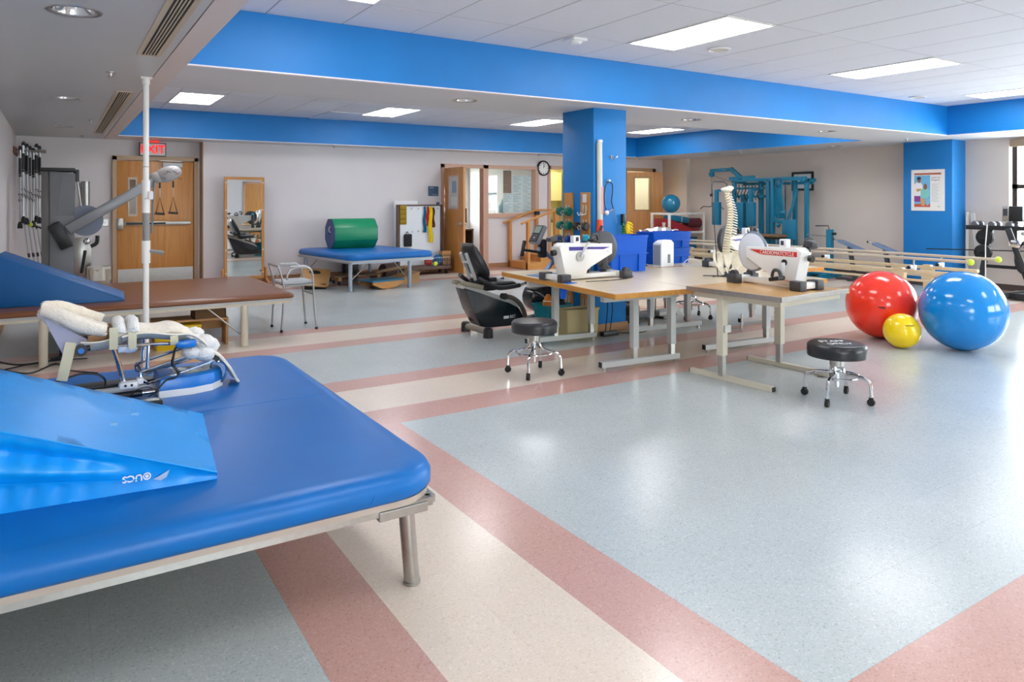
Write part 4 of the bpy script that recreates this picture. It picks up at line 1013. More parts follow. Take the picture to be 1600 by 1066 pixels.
t = thing('room_sign', 'small dark blue room plaque on the wall left of the office door', 'sign', (6.60, 13.395, 1.66))
MB().boxz(-0.115, 0.115, -0.012, 0, -0.1, 0.1, 0.003).build('plate', mat('slate_blue_plate', '#33506e', 0.4), t, 0)
MB().boxz(-0.09, 0.0, -0.0135, -0.012, 0.06, 0.075).boxz(-0.03, 0.09, -0.0135, -0.012, -0.075, -0.065).build('lettering', mat('plate_print', '#8ea3b8', 0.5), t, 0)
t = thing('wall_clock', 'round black rimmed wall clock beside the office window', 'clock', (9.37, 13.385, 2.20))
MB().lathe([(0.150, -0.03), (0.172, -0.022), (0.176, 0.0), (0.15, 0.012), (0.142, -0.01), (0.142, -0.03)], (0, 0, 0), (0, 1, 0), 36).build('rim', BLACK, t)
MB().cyl((0, -0.012, 0), (0, 0, 0), 0.145, n=36).build('dial', WHITE, t)
for k in range(12):
    a = PI/6*k; MB().box((0.118*math.sin(a), -0.0135, 0.118*math.cos(a)), (0.012, 0.002, 0.03 if k % 3 == 0 else 0.02), Matrix.Rotation(a, 3, 'Y')).build('hour_mark', BLACKPRINT, t, 0)
MB().bar((0, -0.015, 0), (0.035, -0.015, 0.07), 0.01, 0.003).build('hour_hand', BLACKPRINT, t, 0)
MB().bar((0, -0.018, 0), (0.01, -0.018, 0.115), 0.007, 0.003).build('minute_hand', BLACKPRINT, t, 0)

# office contents
t = thing('desk', 'brown office desk seen through the open door', 'desk', (7.75, 15.0, 0))
MB().boxz(-0.75, 0.55, -0.3, 0.3, 0.76, 0.80, 0.004).build('top', mat('walnut_top', '#7b5b42', 0.4), t, 0)
for x in (-0.73, 0.53): MB().boxz(x-0.02, x+0.02, -0.28, 0.28, 0, 0.76).build('side_panel', mat('walnut_side', '#5c4637', 0.5), t, 0)
MB().boxz(-0.7, 0.5, 0.25, 0.28, 0.3, 0.76).build('modesty_panel', mat('walnut_side', '#5c4637', 0.5), t, 0)
t = thing('monitor', 'black flat monitor on the office desk', 'monitor', (8.0, 15.0, 0.80), -0.5)
MB().boxz(-0.24, 0.24, -0.02, 0.02, 0.12, 0.48, 0.008).build('screen', BLACK, t); MB().boxz(-0.02, 0.02, 0.0, 0.03, 0, 0.2).boxz(-0.1, 0.1, -0.06, 0.08, 0, 0.014).build('stand', BLACK, t, 0)
t = thing('laptop', 'open black laptop on the office desk', 'laptop', (7.55, 14.9, 0.80), -0.3)
MB().boxz(-0.17, 0.17, -0.12, 0.12, 0, 0.02, 0.004).build('base', BLACK, t); MB().box((0, 0.15, 0.125), (0.34, 0.014, 0.24), Matrix.Rotation(-0.25, 3, 'X'), 0.003).build('lid', BLACK, t)
t = thing('cardboard_box', 'tall brown carton standing on the floor inside the office', 'box', (7.1, 15.9, 0))
MB().boxz(-0.2, 0.2, -0.15, 0.15, 0, 1.5, 0.004).build('carton', CARD, t, 0); MB().boxz(-0.2, 0.2, -0.153, -0.15, 1.35, 1.5).build('flap', CARDD, t, 0)
t = thing('curtain', 'sage green curtain hanging in the office behind the door frame', 'curtain', (8.18, 16.2, 0.9))
MB().grid(lambda u, v: (0.28*(u-0.5)*(1-0.3*v), 0.03*math.sin(u*22), 1.5*(1-v)), 24, 6).solid(0.006).build('cloth', mat('sage_cloth', '#56703c', 0.85), t, 60)
MB().cyl((-0.3, 0, 1.5), (0.4, 0, 1.5), 0.012).build('rod', STEEL, t)
t = thing('water_jug', 'pale blue bottle on the sill behind the office window', 'bottle', (8.42, 13.62, 1.185))
MB().lathe([(0, 0), (0.07, 0), (0.08, 0.02), (0.08, 0.16), (0.05, 0.22), (0.025, 0.25), (0.025, 0.29), (0, 0.29)], n=20).build('body', mat('pale_cyan_plastic', '#a9cdd6', 0.3), t)
MB().lathe([(0, 0.285), (0.03, 0.285), (0.03, 0.32), (0, 0.32)], n=16).build('cap', WHITEP, t)
# sheets taped inside the window pane
def sheet(x0, x1, z0, z1, label, m=PAPER, lines=5, grp='papers taped inside the office window', y=13.50):
    t = thing('taped_sheet', label, 'paper sheet', ((x0+x1)/2, y, (z0+z1)/2), 0, grp)
    hx, hz = (x1-x0)/2, (z1-z0)/2
    MB().boxz(-hx, hx, -0.0012, 0.0012, -hz, hz).build('paper', m, t, 0)
    b = MB()
    for k in range(lines):
        zz = hz*0.7-k*hz*1.4/max(1, lines-1)
        b.boxz(-hx*0.8, hx*(0.2+0.3*((k*7) % 3)), -0.002, -0.0012, zz-0.004, zz+0.004)
    b.boxz(hx*0.35, hx*0.8, -0.002, -0.0012, hz*0.78, hz*0.86)
    b.build('print', PRINT, t, 0)
names = [('upper left', 8.60, 8.85, 1.84, 2.02), ('upper right', 8.86, 9.11, 1.84, 2.02), ('second row left', 8.60, 8.85, 1.63, 1.83), ('second row right', 8.86, 9.11, 1.63, 1.83),
         ('third row left', 8.37, 8.59, 1.41, 1.62), ('third row middle', 8.60, 8.85, 1.41, 1.62), ('third row right', 8.86, 9.11, 1.41, 1.62),
         ('bottom row left', 8.37, 8.59, 1.2, 1.40), ('bottom row middle', 8.60, 8.85, 1.2, 1.40), ('bottom row right', 8.86, 9.11, 1.2, 1.40)]
for nm, x0, x1, z0, z1 in names: sheet(x0, x1, z0, z1, 'white printed sheet taped to the office window, '+nm)
sheet(8.37, 8.58, 1.63, 2.13, 'tall brown poster taped to the office window', mat('brown_poster', '#9b7a63', 0.7), 4)
for c in kids(COL.objects['taped_sheet.010']):
    pass
sheet(7.94, 8.20, 1.42, 1.66, 'white sheet at the left edge of the office window', PAPER, 4)
# shrub outside the office window
t = thing('leafy_shrub', 'sunlit yellow green shrub outside the office window', 'shrub', (8.9, 18.6, 0))
MB().cyl((0, 0, 0), (0.05, 0, 1.4), 0.05, 0.03).build('trunk', CARDD, t)
b = MB()
for k in range(160):
    a = random.uniform(0, 2*PI); r = 0.9*random.random()**0.5; z = 1.0+1.4*random.random()
    c = Vector((r*math.cos(a), 0.6*r*math.sin(a), z)); q = Vector((random.gauss(0, 1), random.gauss(0, 1), random.gauss(0, 1))).to_track_quat('Z', 'Y')
    vs = [b.bm.verts.new(c+q @ Vector(p)) for p in ((-0.06, 0, 0), (0, 0.1, 0.01), (0.06, 0, 0), (0, -0.1, 0.01))]; b.bm.faces.new(vs)
b.build('foliage', mat('leaf_green', '#8fae3a', 0.6), t, 0, kind='stuff')
struct('ground', MB().boxz(-6, 25, 17.2, 30, -0.3, -0.2), mat('outside_ground', '#9aa08a', 0.9))
# kitchenette
t = thing('wall_cabinet', 'pale yellow cupboard in the kitchenette behind the column', 'cabinet', (10.4, 15.4, 1.45))
MB().boxz(-0.85, 0.85, -0.18, 0.18, 0, 0.75).build('carcass', YROOM, t, 0)
for s in (-1, 1):
    o = MB().boxz(s*0.42-0.41, s*0.42+0.41, -0.2, -0.18, 0.01, 0.74, 0.003).build('door', YROOM, t, 0)
    MB().boxz(s*0.06-0.008, s*0.06+0.008, -0.22, -0.2, 0.05, 0.2).build('handle', STEEL, o, 0)
t = thing('base_cabinet', 'kitchenette counter with dark worktop behind the column', 'cabinet', (10.4, 15.25, 0))
MB().boxz(-0.85, 0.85, -0.3, 0.3, 0.08, 0.9).build('carcass', YROOM, t, 0); MB().boxz(-0.87, 0.87, -0.33, 0.32, 0.9, 0.94, 0.004).build('worktop', mat('olive_worktop', '#7a7350', 0.4), t, 0)
t = thing('microwave', 'dark microwave on the kitchenette counter', 'microwave', (10.05, 15.2, 0.94))
MB().boxz(-0.22, 0.22, -0.17, 0.17, 0, 0.26, 0.01).build('case', DGREY, t); MB().boxz(-0.2, 0.08, -0.175, -0.17, 0.03, 0.23).build('door', BLACK, t, 0)

# practice stairs
t = thing('practice_stairs', 'oak practice stairs with handrails before the office window', 'stairs', (8.40, 12.6, 0))
for y in (0.0, 0.72):
    s_ = MB().prism([(0.0, 0.0), (0.80, 0.0), (0.80, 0.30), (0.34, 0.30), (0.34, 0.15), (0.0, 0.15)], y-0.018, y+0.018, 'xz').build('stringer', OAKX, t, 0)
    for x, z in ((0.03, 1.02), (0.74, 1.24)): MB().boxz(x-0.03, x+0.03, y-0.045, y+0.045, 0.0 if y else 0.0, z, 0.004).build('post', OAK, t, 0)
    MB().tube([(-0.14, y, 0.975), (0.03, y, 1.03), (0.70, y, 1.245), (0.80, y, 1.25)], 0.026, 10).build('handrail', OAKX, t)
MB().boxz(0, 0.36, 0.0, 0.72, 0.135, 0.155, 0.003).build('tread', OAKX, t, 0); MB().boxz(0.33, 0.82, 0.0, 0.72, 0.285, 0.305, 0.003).build('tread', OAKX, t, 0)
MB().boxz(0.0, 0.02, 0.0, 0.72, 0.012, 0.135).build('riser', OAK, t, 0); MB().boxz(0.34, 0.36, 0.0, 0.72, 0.155, 0.285).build('riser', OAK, t, 0)
MB().tube([(0.74, 0, 1.25), (1.3, 0.02, 1.25)], 0.022, 8).tube([(0.74, 0.72, 1.25), (1.3, 0.72, 1.25)], 0.022, 8).build('platform_rail', OAKX, t)
MB().boxz(0.82, 1.4, -0.018, 0.738, 0.0, 0.305, 0.004).build('platform', OAKX, t, 0)
for y in (0.0, 0.72): MB().boxz(1.3-0.03, 1.36, y-0.03, y+0.03, 0.3, 1.24, 0.004).build('post', OAK, t, 0)
MB().boxz(0.70, 0.80, 0.67, 0.76, 1.14, 1.22, 0.006).build('rail_bracket', BLACK, t)

# cable column, crutches, dispenser at far left
t = thing('cable_column', 'grey cable exercise tower with a slanted arm before the exit door', 'exercise machine', (0.035, 11.3, 0))
MB().boxz(-0.19, -0.09, -0.12, 0.16, 0.06, 1.86, 0.02).build('rear_upright', mat('warm_grey', '#6e6a67', 0.4), t)
MB().prism([(-0.10, 0.06), (0.17, 0.06), (0.19, 1.83), (-0.10, 1.86)], -0.16, 0.16, 'xz', 0.015).build('shroud', MGREY, t, 40)
MB().prism([(0.045, 1.83), (0.185, 1.83), (0.185, 1.27), (-0.02, 1.27)], -0.166, -0.158, 'xz').build('front_panel', mat('dark_grey_panel', '#5e5e64', 0.35), t, 0)
MB().boxz(-0.2, 0.19, -0.18, 0.18, 1.85, 1.90, 0.012).cyl((0.2, -0.1, 1.88), (0.2, -0.1, 1.72), 0.035).build('top_cap', BLACK, t)
MB().boxz(-0.30, 0.40, -0.3, 0.3, 0, 0.06, 0.012).build('base', DGREY, t)
MB().cyl((0.31, -0.15, 1.20), (0.31, 0.15, 1.20), 0.205, n=32).build('pivot_disc', mat('blue_grey_disc', '#6f7488', 0.4), t)
MB().cyl((0.21, -0.03, 1.75), (0.27, -0.05, 1.30), 0.012).build('gas_strut', STEEL, t)
MB().bar((0.10, -0.24, 1.08), (1.12, -0.26, 1.74), 0.10, 0.13, 0.012).build('arm', mat('arm_grey', '#8f9094', 0.35, metal=0.3), t, 30)
MB().box((0.02, -0.24, 1.01), (0.15, 0.16, 0.36), Matrix.Rotation(-0.45, 3, 'Y'), 0.02).build('counterweight', BLACK, t)
b = MB().sph((1.30, -0.26, 1.84), 0.13, (1.35, 0.9, 0.85), 18, 12, Matrix.Rotation(-0.35, 3, 'Y').to_quaternion()).sph((1.16, -0.26, 1.79), 0.085, (1.2, 0.95, 0.9), 14, 10)
b.build('pulley_head', mat('silver_shell', '#b4b2b2', 0.3), t)
for k in range(7):
    a = -0.9+0.3*k
    p = Vector((1.30+0.13*math.sin(a)*1.0, -0.372, 1.84+0.06*math.cos(3*a)))
    MB().bar(p, p+Vector((0.055, -0.004, 0.035*(1 if k % 2 else -0.6))), 0.01, 0.006).build('decal', mat('red_decal', '#a8262e', 0.4) if k % 2 else BLACKPRINT, t, 0)
for x, z0 in ((1.19, 1.73), (1.36, 1.74)):
    MB().cyl((x, -0.27, z0), (x, -0.27, z0-0.09), 0.012, n=8).build('swivel', BLACK, t)
    MB().cyl((x, -0.27, z0-0.09), (x, -0.27, z0-0.22), 0.005, n=6).build('cable', STEEL, t)
    b = MB().tube([(x-0.05, -0.27, z0-0.44), (x, -0.27, z0-0.22), (x+0.05, -0.27, z0-0.44)], 0.007, 6)
    b.cyl((x-0.06, -0.27, z0-0.44), (x+0.06, -0.27, z0-0.45), 0.016, n=10); b.build('grip', BLACK, t)
    MB().cyl((x-0.066, -0.27, z0-0.44), (x-0.054, -0.27, z0-0.44), 0.018, n=10).build('grip_end', mat('red_decal', '#a8262e', 0.4), t)
MB().tube([(1.12, -0.33, 1.74), (1.10, -0.35, 1.5), (1.09, -0.35, 1.2), (1.08, -0.34, 1.02)], 0.014, 8, smooth=4).build('strap', mat('grey_grip', '#8e9090', 0.6), t)
MB().sph((0.32, -0.27, 0.93), 0.045).build('ball_knob', CHROME, t)
MB().tube([(0.36, -0.25, 0.86), (0.43, -0.25, 0.9), (0.44, -0.25, 1.0)], 0.025, 10, smooth=3).tube([(0.26, -0.1, 0.5), (0.30, -0.2, 0.8)], 0.02, 8).build('foot_hook', BLACK, t)

t = thing('crutch_rack', 'wall rail holding crutches in the far left corner', 'rack', (-0.52, 13.2, 0))
MB().boxz(0.0, 0.03, -0.55, 0.42, 2.16, 2.26, 0.005).build('back_board', mat('red_brown_board', '#6b3f31', 0.5), t, 0)
for k in range(4): MB().cyl((0.03, -0.35+0.2*k, 2.2), (0.40, -0.35+0.2*k, 2.22), 0.01, n=8).build('peg', STEEL, t)
def crutch(x, y, zt, label, ball=False, lean=0.0):
    t = thing('crutch', label, 'crutch', (x, y, 0), lean, 'aluminium crutches hanging in the far left corner')
    L = 1.17
    MB().tube([(0, 0, zt-L), (0, 0.0, zt-0.66)], 0.012, 10).build('shaft', AL, t)
    for s in (-1, 1): MB().tube([(0, s*0.012, zt-0.80), (0, s*0.035, zt-0.60), (0, s*0.045, zt-0.04)], 0.0095, 10).build('side_tube', AL, t)
    MB().tube([(0, -0.05, zt-0.03), (0.0, 0, zt), (0, 0.05, zt-0.03)], 0.022, 10, smooth=3).build('underarm_pad', DGREY, t)
    MB().cyl((0, -0.05, zt-0.42), (0, 0.05, zt-0.42), 0.018, n=12).build('hand_grip', BLACK, t)
    for s in (-1, 1): MB().cyl((0, s*0.044, zt-0.40), (0, s*0.044, zt-0.16), 0.0155, n=10).build('foam_sleeve', BLACK, t)
    (MB().sph((0, 0, zt-L), 0.036) if ball else MB().lathe([(0, 0.0), (0.034, 0.0), (0.03, 0.06), (0.016, 0.10), (0, 0.10)], (0, 0, zt-L-0.02), n=14)).build('tip', TENNIS if ball else RUBBER, t)
    MB().cyl((0, 0, zt-0.80), (0, 0, zt-0.76), 0.018).cyl((-0.02, 0, zt-0.69), (0.02, 0, zt-0.69), 0.01).build('adjust_clip', BLACK, t)
oc_ = ['leftmost hanging crutch in the far left corner', 'second hanging crutch from the corner wall', 'third hanging crutch from the corner wall', 'hanging crutch with a lime ball tip', 'fifth hanging crutch from the corner wall', 'second hanging crutch from the grey tower', 'hanging crutch nearest the grey tower']
for k in range(7): crutch(-0.435+0.038*k, 12.72+0.105*k, 2.25+0.025*((k*3) % 4), oc_[k], k == 3, [0.1, -0.1, 0.15, 0, 0.1, -0.15, 0.1][k])
for k in range(4):
    t = thing('walking_cane', ['leftmost', 'second', 'third', 'rightmost'][k]+' silver cane leaning below the hanging crutches', 'cane', (-0.40+0.055*k, 13.25+0.06*k, 0), 0, 'silver canes below the crutches')
    MB().tube([(0.0, 0, 1.12-0.03*k), (0.13, -0.08, 0.04)], 0.011, 10).build('shaft', AL, t)
    MB().lathe([(0, 0), (0.02, 0), (0.014, 0.05), (0, 0.05)], (0.133, -0.082, 0.0), n=12).build('tip', RUBBER, t)
    MB().cyl((0.055, -0.034, 0.66), (0.063, -0.039, 0.60), 0.017).build('collar', BLACK, t)
    MB().tube([(-0.02, 0, 1.12-0.03*k), (0.01, 0, 1.145-0.03*k), (0.05, 0, 1.12-0.03*k)], 0.014, 8, smooth=3).build('handle', BLACK, t)
t = thing('cup_dispenser', 'stainless steel tube dispenser on the wall behind the cable tower', 'dispenser', (0.42, 13.62, 1.1))
MB().cyl((0, 0, 0), (0, 0, 0.68), 0.055, n=20).build('tube', STEEL, t)
MB().lathe([(0.05, 0), (0.062, 0), (0.062, 0.03), (0.05, 0.03)], n=20).build('collar', CHROME, t)
MB().boxz(-0.03, 0.03, 0.04, 0.074, 0.2, 0.5).build('bracket', STEEL, t, 0)
t = thing('steel_panel', 'steel wall panel below the tube dispenser', 'wall panel', (0.40, 13.66, 0.24))
MB().boxz(-0.16, 0.10, -0.02, 0.035, 0, 0.62, 0.01).build('panel', STEEL, t); MB().cyl((-0.03, -0.025, 0.08), (-0.03, -0.02, 0.08), 0.012).build('screw', BLACK, t)
t = thing('waste_bin', 'bin with a white liner bag beside the exit door', 'bin', (0.60, 13.4, 0))
MB().loft([rrect(0.13, 0.12, 0.03, 0.0, 4), rrect(0.155, 0.145, 0.03, 0.36, 4)]).build('body', mat('tan_bin', '#b5ab98', 0.5), t, 40)
b = MB().grid(lambda u, v: ((0.166+0.012*math.sin(u*50))*math.cos(2*PI*u), (0.156+0.012*math.sin(u*41))*math.sin(2*PI*u), 0.40-0.22*v), 40, 5); bmesh.ops.remove_doubles(b.bm, verts=b.bm.verts, dist=0.0005)
b.build('liner_bag', mat('white_bag', '#d9d8cf', 0.4), t, 60)
t = thing('light_switch', 'steel switch plate left of the exit door', 'switch', (0.70, 13.695, 1.1))
MB().boxz(-0.045, 0.045, -0.008, 0, -0.06, 0.06, 0.003).build('plate', STEEL, t, 0); MB().boxz(-0.008, 0.008, -0.014, -0.008, -0.015, 0.015).build('toggle', WHITEP, t, 0)
t = thing('exit_sign', 'lit red EXIT sign above the oak exit door', 'exit sign', (1.40, 13.60, 2.335))
MB().boxz(-0.205, 0.205, -0.03, 0.03, -0.115, 0.115, 0.004).build('housing', DGREY, t, 0)
MB().boxz(-0.19, 0.19, -0.034, -0.03, -0.10, 0.10).build('face', mat('exit_face', '#e6dcda', 0.4), t, 0)
text('letters', 'EXIT', 0.185, mat('exit_red', '#d80c0c', 0.4, emit=(0.7, '#ff0a05')), t, (0, -0.036, 0.0), ROT_FRONT, bold=0.004)
MB().boxz(-0.1, 0.1, -0.02, 0.02, 0.115, 0.152).build('canopy', mat('exit_red_dim', '#d83a34', 0.4, emit=(0.3, '#ff2a1c')), t, 0)
# ------------------------------------------------------------------ recumbent bike
t = thing('recumbent_bike', 'black recumbent exercise bike with padded seat and console', 'exercise bike', (3.70, 6.87, 0), 0.02)
CHAR = mat('gloss_charcoal', '#1b1f26', 0.25, coat=0.3)
bp = [(0.0, 0.53), (0.18, 0.47), (0.40, 0.385), (0.58, 0.325), (0.71, 0.26), (0.78, 0.15), (0.77, 0.075), (0.55, 0.07), (0.3, 0.07), (0.2, 0.10), (0.1, 0.28)]
MB().prism(bp, -0.11, 0.11, 'xz', 0.015).build('body_shroud', CHAR, t, 40)
MB().prism([(0.02, 0.565), (0.2, 0.51), (0.42, 0.43), (0.62, 0.36), (0.73, 0.28), (0.72, 0.25), (0.58, 0.315), (0.40, 0.375), (0.18, 0.46), (0.0, 0.52)], -0.085, 0.085, 'xz', 0.006).build('top_cover', mat('silver_grey', '#c9c9c6', 0.35), t, 40)
MB().bar((-0.03, -0.09, 0.585), (0.24, -0.09, 0.52), 0.05, 0.05, 0.006).bar((-0.03, 0.09, 0.585), (0.24, 0.09, 0.52), 0.05, 0.05, 0.006).build('seat_rail', mat('bronze_grey', '#8c8474', 0.4), t, 30)
MB().cyl((0.205, -0.24, 0.06), (0.205, 0.22, 0.06), 0.032).build('rear_stabiliser', mat('bronze_grey', '#8c8474', 0.4), t)
for y in (-0.26, 0.22): MB().lathe([(0, -0.01), (0.055, -0.01), (0.05, 0.085), (0.03, 0.1), (0, 0.1)], (0.205, y, 0.01), n=16).build('foot_cap', BLACK, t)
MB().cyl((1.15, -0.2, 0.05), (1.15, 0.2, 0.05), 0.03).build('front_stabiliser', mat('bronze_grey', '#8c8474', 0.4), t)
# seat back
def sb(u, v):
    a = 2*PI*v; ww = 0.19*(0.78+0.3*math.sin(PI*min(1, u*1.1+0.1))); 
    c = Vector((0.30-0.20*u-0.02*math.sin(PI*u), 0, 0.60+0.40*u)); n = Vector((0.9, 0, 0.44))
    th = 0.055*(0.6+0.4*math.sin(PI*min(1, max(0, u*0.9+0.08))))
    k = (abs(math.cos(a))**0.6)*(1 if math.cos(a) > 0 else -1); q = (abs(math.sin(a))**0.6)*(1 if math.sin(a) > 0 else -1)
    e = min(1, 6*u, 6*(1-u)+0.25)
    p = c+n*(th*q*e)+Vector((0, ww*k*(0.75+0.25*e), 0)); return p
b = MB().grid(sb, 14, 20); bmesh.ops.remove_doubles(b.bm, verts=b.bm.verts, dist=0.0005); bmesh.ops.holes_fill(b.bm, edges=b.bm.edges)
b.build('backrest', BLACKV, t, 60)
for y in (-0.06, 0.06): MB().bar((0.17, y, 0.60), (0.045, y, 0.90), 0.022, 0.03).build('back_bar', GREYMET, t, 0)
MB().bar((0.08, -0.06, 0.80), (0.08, 0.06, 0.80), 0.03, 0.02).build('back_bar', GREYMET, t, 0)
b = MB().loft([[(x, y, z+0.02*abs(y)/0.2) for (x, y, z) in rrect(0.2*k, 0.19*k, 0.08*k, z, 6, 0.45, 0)] for k, z in ((0.9, 0.49), (1.0, 0.51), (1.0, 0.54), (0.88, 0.56))])
b.build('seat', BLACKV, t, 50)
MB().boxz(0.15, 0.45, -0.06, 0.06, 0.47, 0.62, 0.02).build('seat_bracket', BLACK, t)
for s in (-1, 1):
    MB().tube([(0.12, s*0.2, 0.64), (0.20, s*0.24, 0.59), (0.32, s*0.25, 0.53), (0.44, s*0.25, 0.52), (0.62, s*0.25, 0.535)], 0.025, 10, smooth=4).build('arm_bar', BLACK, t)
    MB().cyl((0.60, s*0.25, 0.533), (0.68, s*0.25, 0.55), 0.018).build('pulse_grip', STEEL, t)
    MB().cyl((0.68, s*0.25, 0.55), (0.73, s*0.25, 0.56), 0.017).build('grip_tip', BLACK, t)
MB().tube([(0.49, -0.13, 0.41), (0.60, -0.14, 0.385), (0.70, -0.14, 0.31), (0.76, -0.14, 0.20), (0.78, -0.14, 0.11)], 0.026, 10, smooth=4).build('step_tube', mat('dark_bronze', '#575049', 0.35), t)
MB().cyl((0.49, -0.16, 0.41), (0.49, -0.10, 0.41), 0.035).build('adjust_knob', BLACK, t)
MB().lathe([(0, -0.13), (0.12, -0.13), (0.165, -0.10), (0.175, 0.0), (0.165, 0.10), (0.12, 0.13), (0, 0.13)], (1.06, 0, 0.345), (0, 1, 0), 36).build('flywheel_housing', CHAR, t)
MB().bar((0.8, 0, 0.09), (1.1, 0, 0.12), 0.1, 0.06).bar((1.06, 0, 0.40), (1.12, 0, 0.62), 0.1, 0.08, 0.01).build('front_frame', CHAR, t, 30)
MB().bar((1.06, -0.16, 0.345), (0.86, -0.16, 0.46), 0.025, 0.012).build('crank', STEEL, t, 0)
MB().box((0.82, -0.2, 0.465), (0.09, 0.09, 0.022), Matrix.Rotation(0.2, 3, 'Y'), 0.006).build('pedal', BLACK, t)
MB().tube([(1.12, 0, 0.60), (1.28, 0, 0.76), (1.14, 0, 0.87), (1.05, 0, 0.90)], 0.03, 10).build('mast', mat('steel_blue_tube', '#7d94b8', 0.35, metal=0.4), t)
MB().boxz(1.07, 1.15, -0.05, 0.05, 0.80, 1.02, 0.02).build('console_bracket', BLACK, t)
Rc = Matrix.Rotation(0.52, 3, 'Y')
MB().box((1.05, 0, 1.07), (0.055, 0.17, 0.24), Rc, 0.012).build('console', mat('console_grey', '#8a8d94', 0.35), t)
Cc = Vector((1.05, 0, 1.07))
def CP(x, y, z): return Cc+Rc @ Vector((x, y, z))
MB().box(CP(-0.029, 0, 0), (0.006, 0.15, 0.215), Rc).build('console_face', mat('console_face', '#33363c', 0.3), t, 0)
MB().box(CP(-0.033, 0, 0.05), (0.006, 0.115, 0.085), Rc).build('display', mat('lcd_grey_green', '#8fa596', 0.25), t, 0)
for i in range(3):
    for j in range(3): MB().box(CP(-0.033, -0.04+0.04*i, -0.025-0.028*j), (0.006, 0.024, 0.016), Rc).build('key', WHITEP if (i, j) == (1, 1) else MGREY, t, 0)
MB().tube([(1.10, 0, 0.86), (0.86, 0.0, 0.90)], 0.016, 8).build('bar_stem', BLACK, t)
MB().bar((0.86, -0.0, 1.01), (0.82, 0.0, 0.83), 0.035, 0.035, 0.008).build('handlebar', BLACK, t, 30)
text('model_mark', '807', 0.05, mat('badge_silver', '#d7d7d7', 0.4), t, (0.62, -0.1113, 0.17), ROT_FRONT)
MB().boxz(0.5, 0.57, -0.1125, -0.1113, 0.155, 0.185).build('model_mark', mat('badge_silver', '#d7d7d7', 0.4), t, 0)

# ------------------------------------------------------------------ rolling stools
def stool(name, label, loc, rz, top, r, marks=None):
    t = thing(name, label, 'stool', loc, rz, 'black rolling stools')
    MB().lathe([(0, top-0.1), (r*0.9, top-0.1), (r, top-0.088), (r*1.01, top-0.05), (r, top-0.018), (r*0.93, top-0.003), (r*0.8, top), (0, top)], n=40).build('cushion', BLACKV, t, 50)
    MB().ring((0, 0, top-0.093), r*0.985, 0.004, n=36, m=6).build('cushion_piping', BLACKV, t)
    MB().lathe([(0, top-0.1), (0.05, top-0.1), (0.05, top-0.17), (0.042, top-0.18), (0, top-0.18)], n=20).build('hub', STEEL, t)
    MB().cyl((0, 0, top-0.17), (0, 0, 0.10), 0.014, n=12).build('screw_post', CHROME, t)
    for k in range(4):
        a = PI/2*k; c, s = math.cos(a), math.sin(a)
        P = lambda rr, z: (rr*c, rr*s, z)
        MB().tube([P(0.035, top-0.15), P(0.055, top-0.22), P(0.11, 0.20), P(0.19, 0.185), P(0.225, 0.15), P(0.232, 0.06)], 0.0115, 10, smooth=5).build('leg', CHROME, t)
        w_ = MB().cyl((0.232*c-0.012*s, 0.232*s+0.012*c, 0.026), (0.232*c+0.012*s, 0.232*s-0.012*c, 0.026), 0.026, n=16).lathe([(0.006, 0.03), (0.016, 0.04), (0.016, 0.06), (0.0, 0.065)], (0.232*c, 0.232*s, 0), n=12)
        w_.build('caster', RUBBER, t)
    MB().ring((0, 0, 0.185), 0.155, 0.008, n=36, m=8).build('foot_ring', CHROME, t)
    return t
stool('rolling_stool', 'black stool with plain top before the maple worktable', (3.43, 5.03, 0), 0.75, 0.455, 0.195)
s2 = stool('rolling_stool', 'black stool with white STAFF ONLY lettering beside the tan table', (4.86, 3.17, 0), 0.3, 0.425, 0.205)
o = text('lettering', 'STAFF', 0.072, WHITEPRINT, s2, (0.02, 0.045, 0.4265), (0, 0, -0.82)); o.parent = s2
o = text('lettering', 'ONLY', 0.072, WHITEPRINT, s2, (-0.035, -0.03, 0.4265), (0, 0, -0.82))
stool('rolling_stool', 'chrome legged stool tucked under the far worktable', (6.72, 6.35, 0), 0.4, 0.45, 0.19)

# ------------------------------------------------------------------ worktables
def worktable(name, label, loc, rz, w, d, top, th, topm, edgem, legm, feet, bearers, capm=BLACK, labels=False):
    t = thing(name, label, 'worktable', loc, rz)
    MB().boxz(0, w, 0, d, top-th, top, 0.003).build('top', topm, t, 0)
    MB().boxz(-0.004, w+0.004, -0.006, 0.0, top-th, top-0.002).boxz(-0.006, 0.0, -0.006, d, top-th, top-0.002).boxz(w, w+0.006, 0, d, top-th, top-0.002).build('edge_band', edgem, t, 0)
    for fy, x0, x1, legs in feet:
        MB().boxz(x0, x1, fy-0.025, fy+0.025, 0.03, 0.08, 0.003).build('foot_bar', legm, t, 0)
        for x in (x0, x1): MB().boxz(x-0.004, x+0.004, fy-0.023, fy+0.023, 0.032, 0.078).build('end_cap', capm, t, 0)
        for x in (x0+0.04, x1-0.04): MB().cyl((x, fy, 0), (x, fy, 0.032), 0.016, n=10).build('leveller', STEEL, t)
        for x in legs:
            MB().boxz(x-0.03, x+0.03, fy-0.03, fy+0.03, 0.17, top-th-0.04, 0.003).build('leg', legm, t, 0)
            MB().boxz(x-0.022, x+0.022, fy-0.022, fy+0.022, 0.07, 0.18).build('leg_insert', STEEL, t, 0)
        MB().boxz(x0+0.02, x1-0.02, fy-0.03, fy+0.03, top-th-0.065, top-th).build('bearer', legm, t, 0)
    if bearers:
        for x in bearers: MB().boxz(x-0.02, x+0.02, feet[0][0], feet[-1][0], top-th-0.05, top-th).build('side_rail', legm, t, 0)
    return t
TG = mat('table_grey', '#b9bdbb', 0.35)
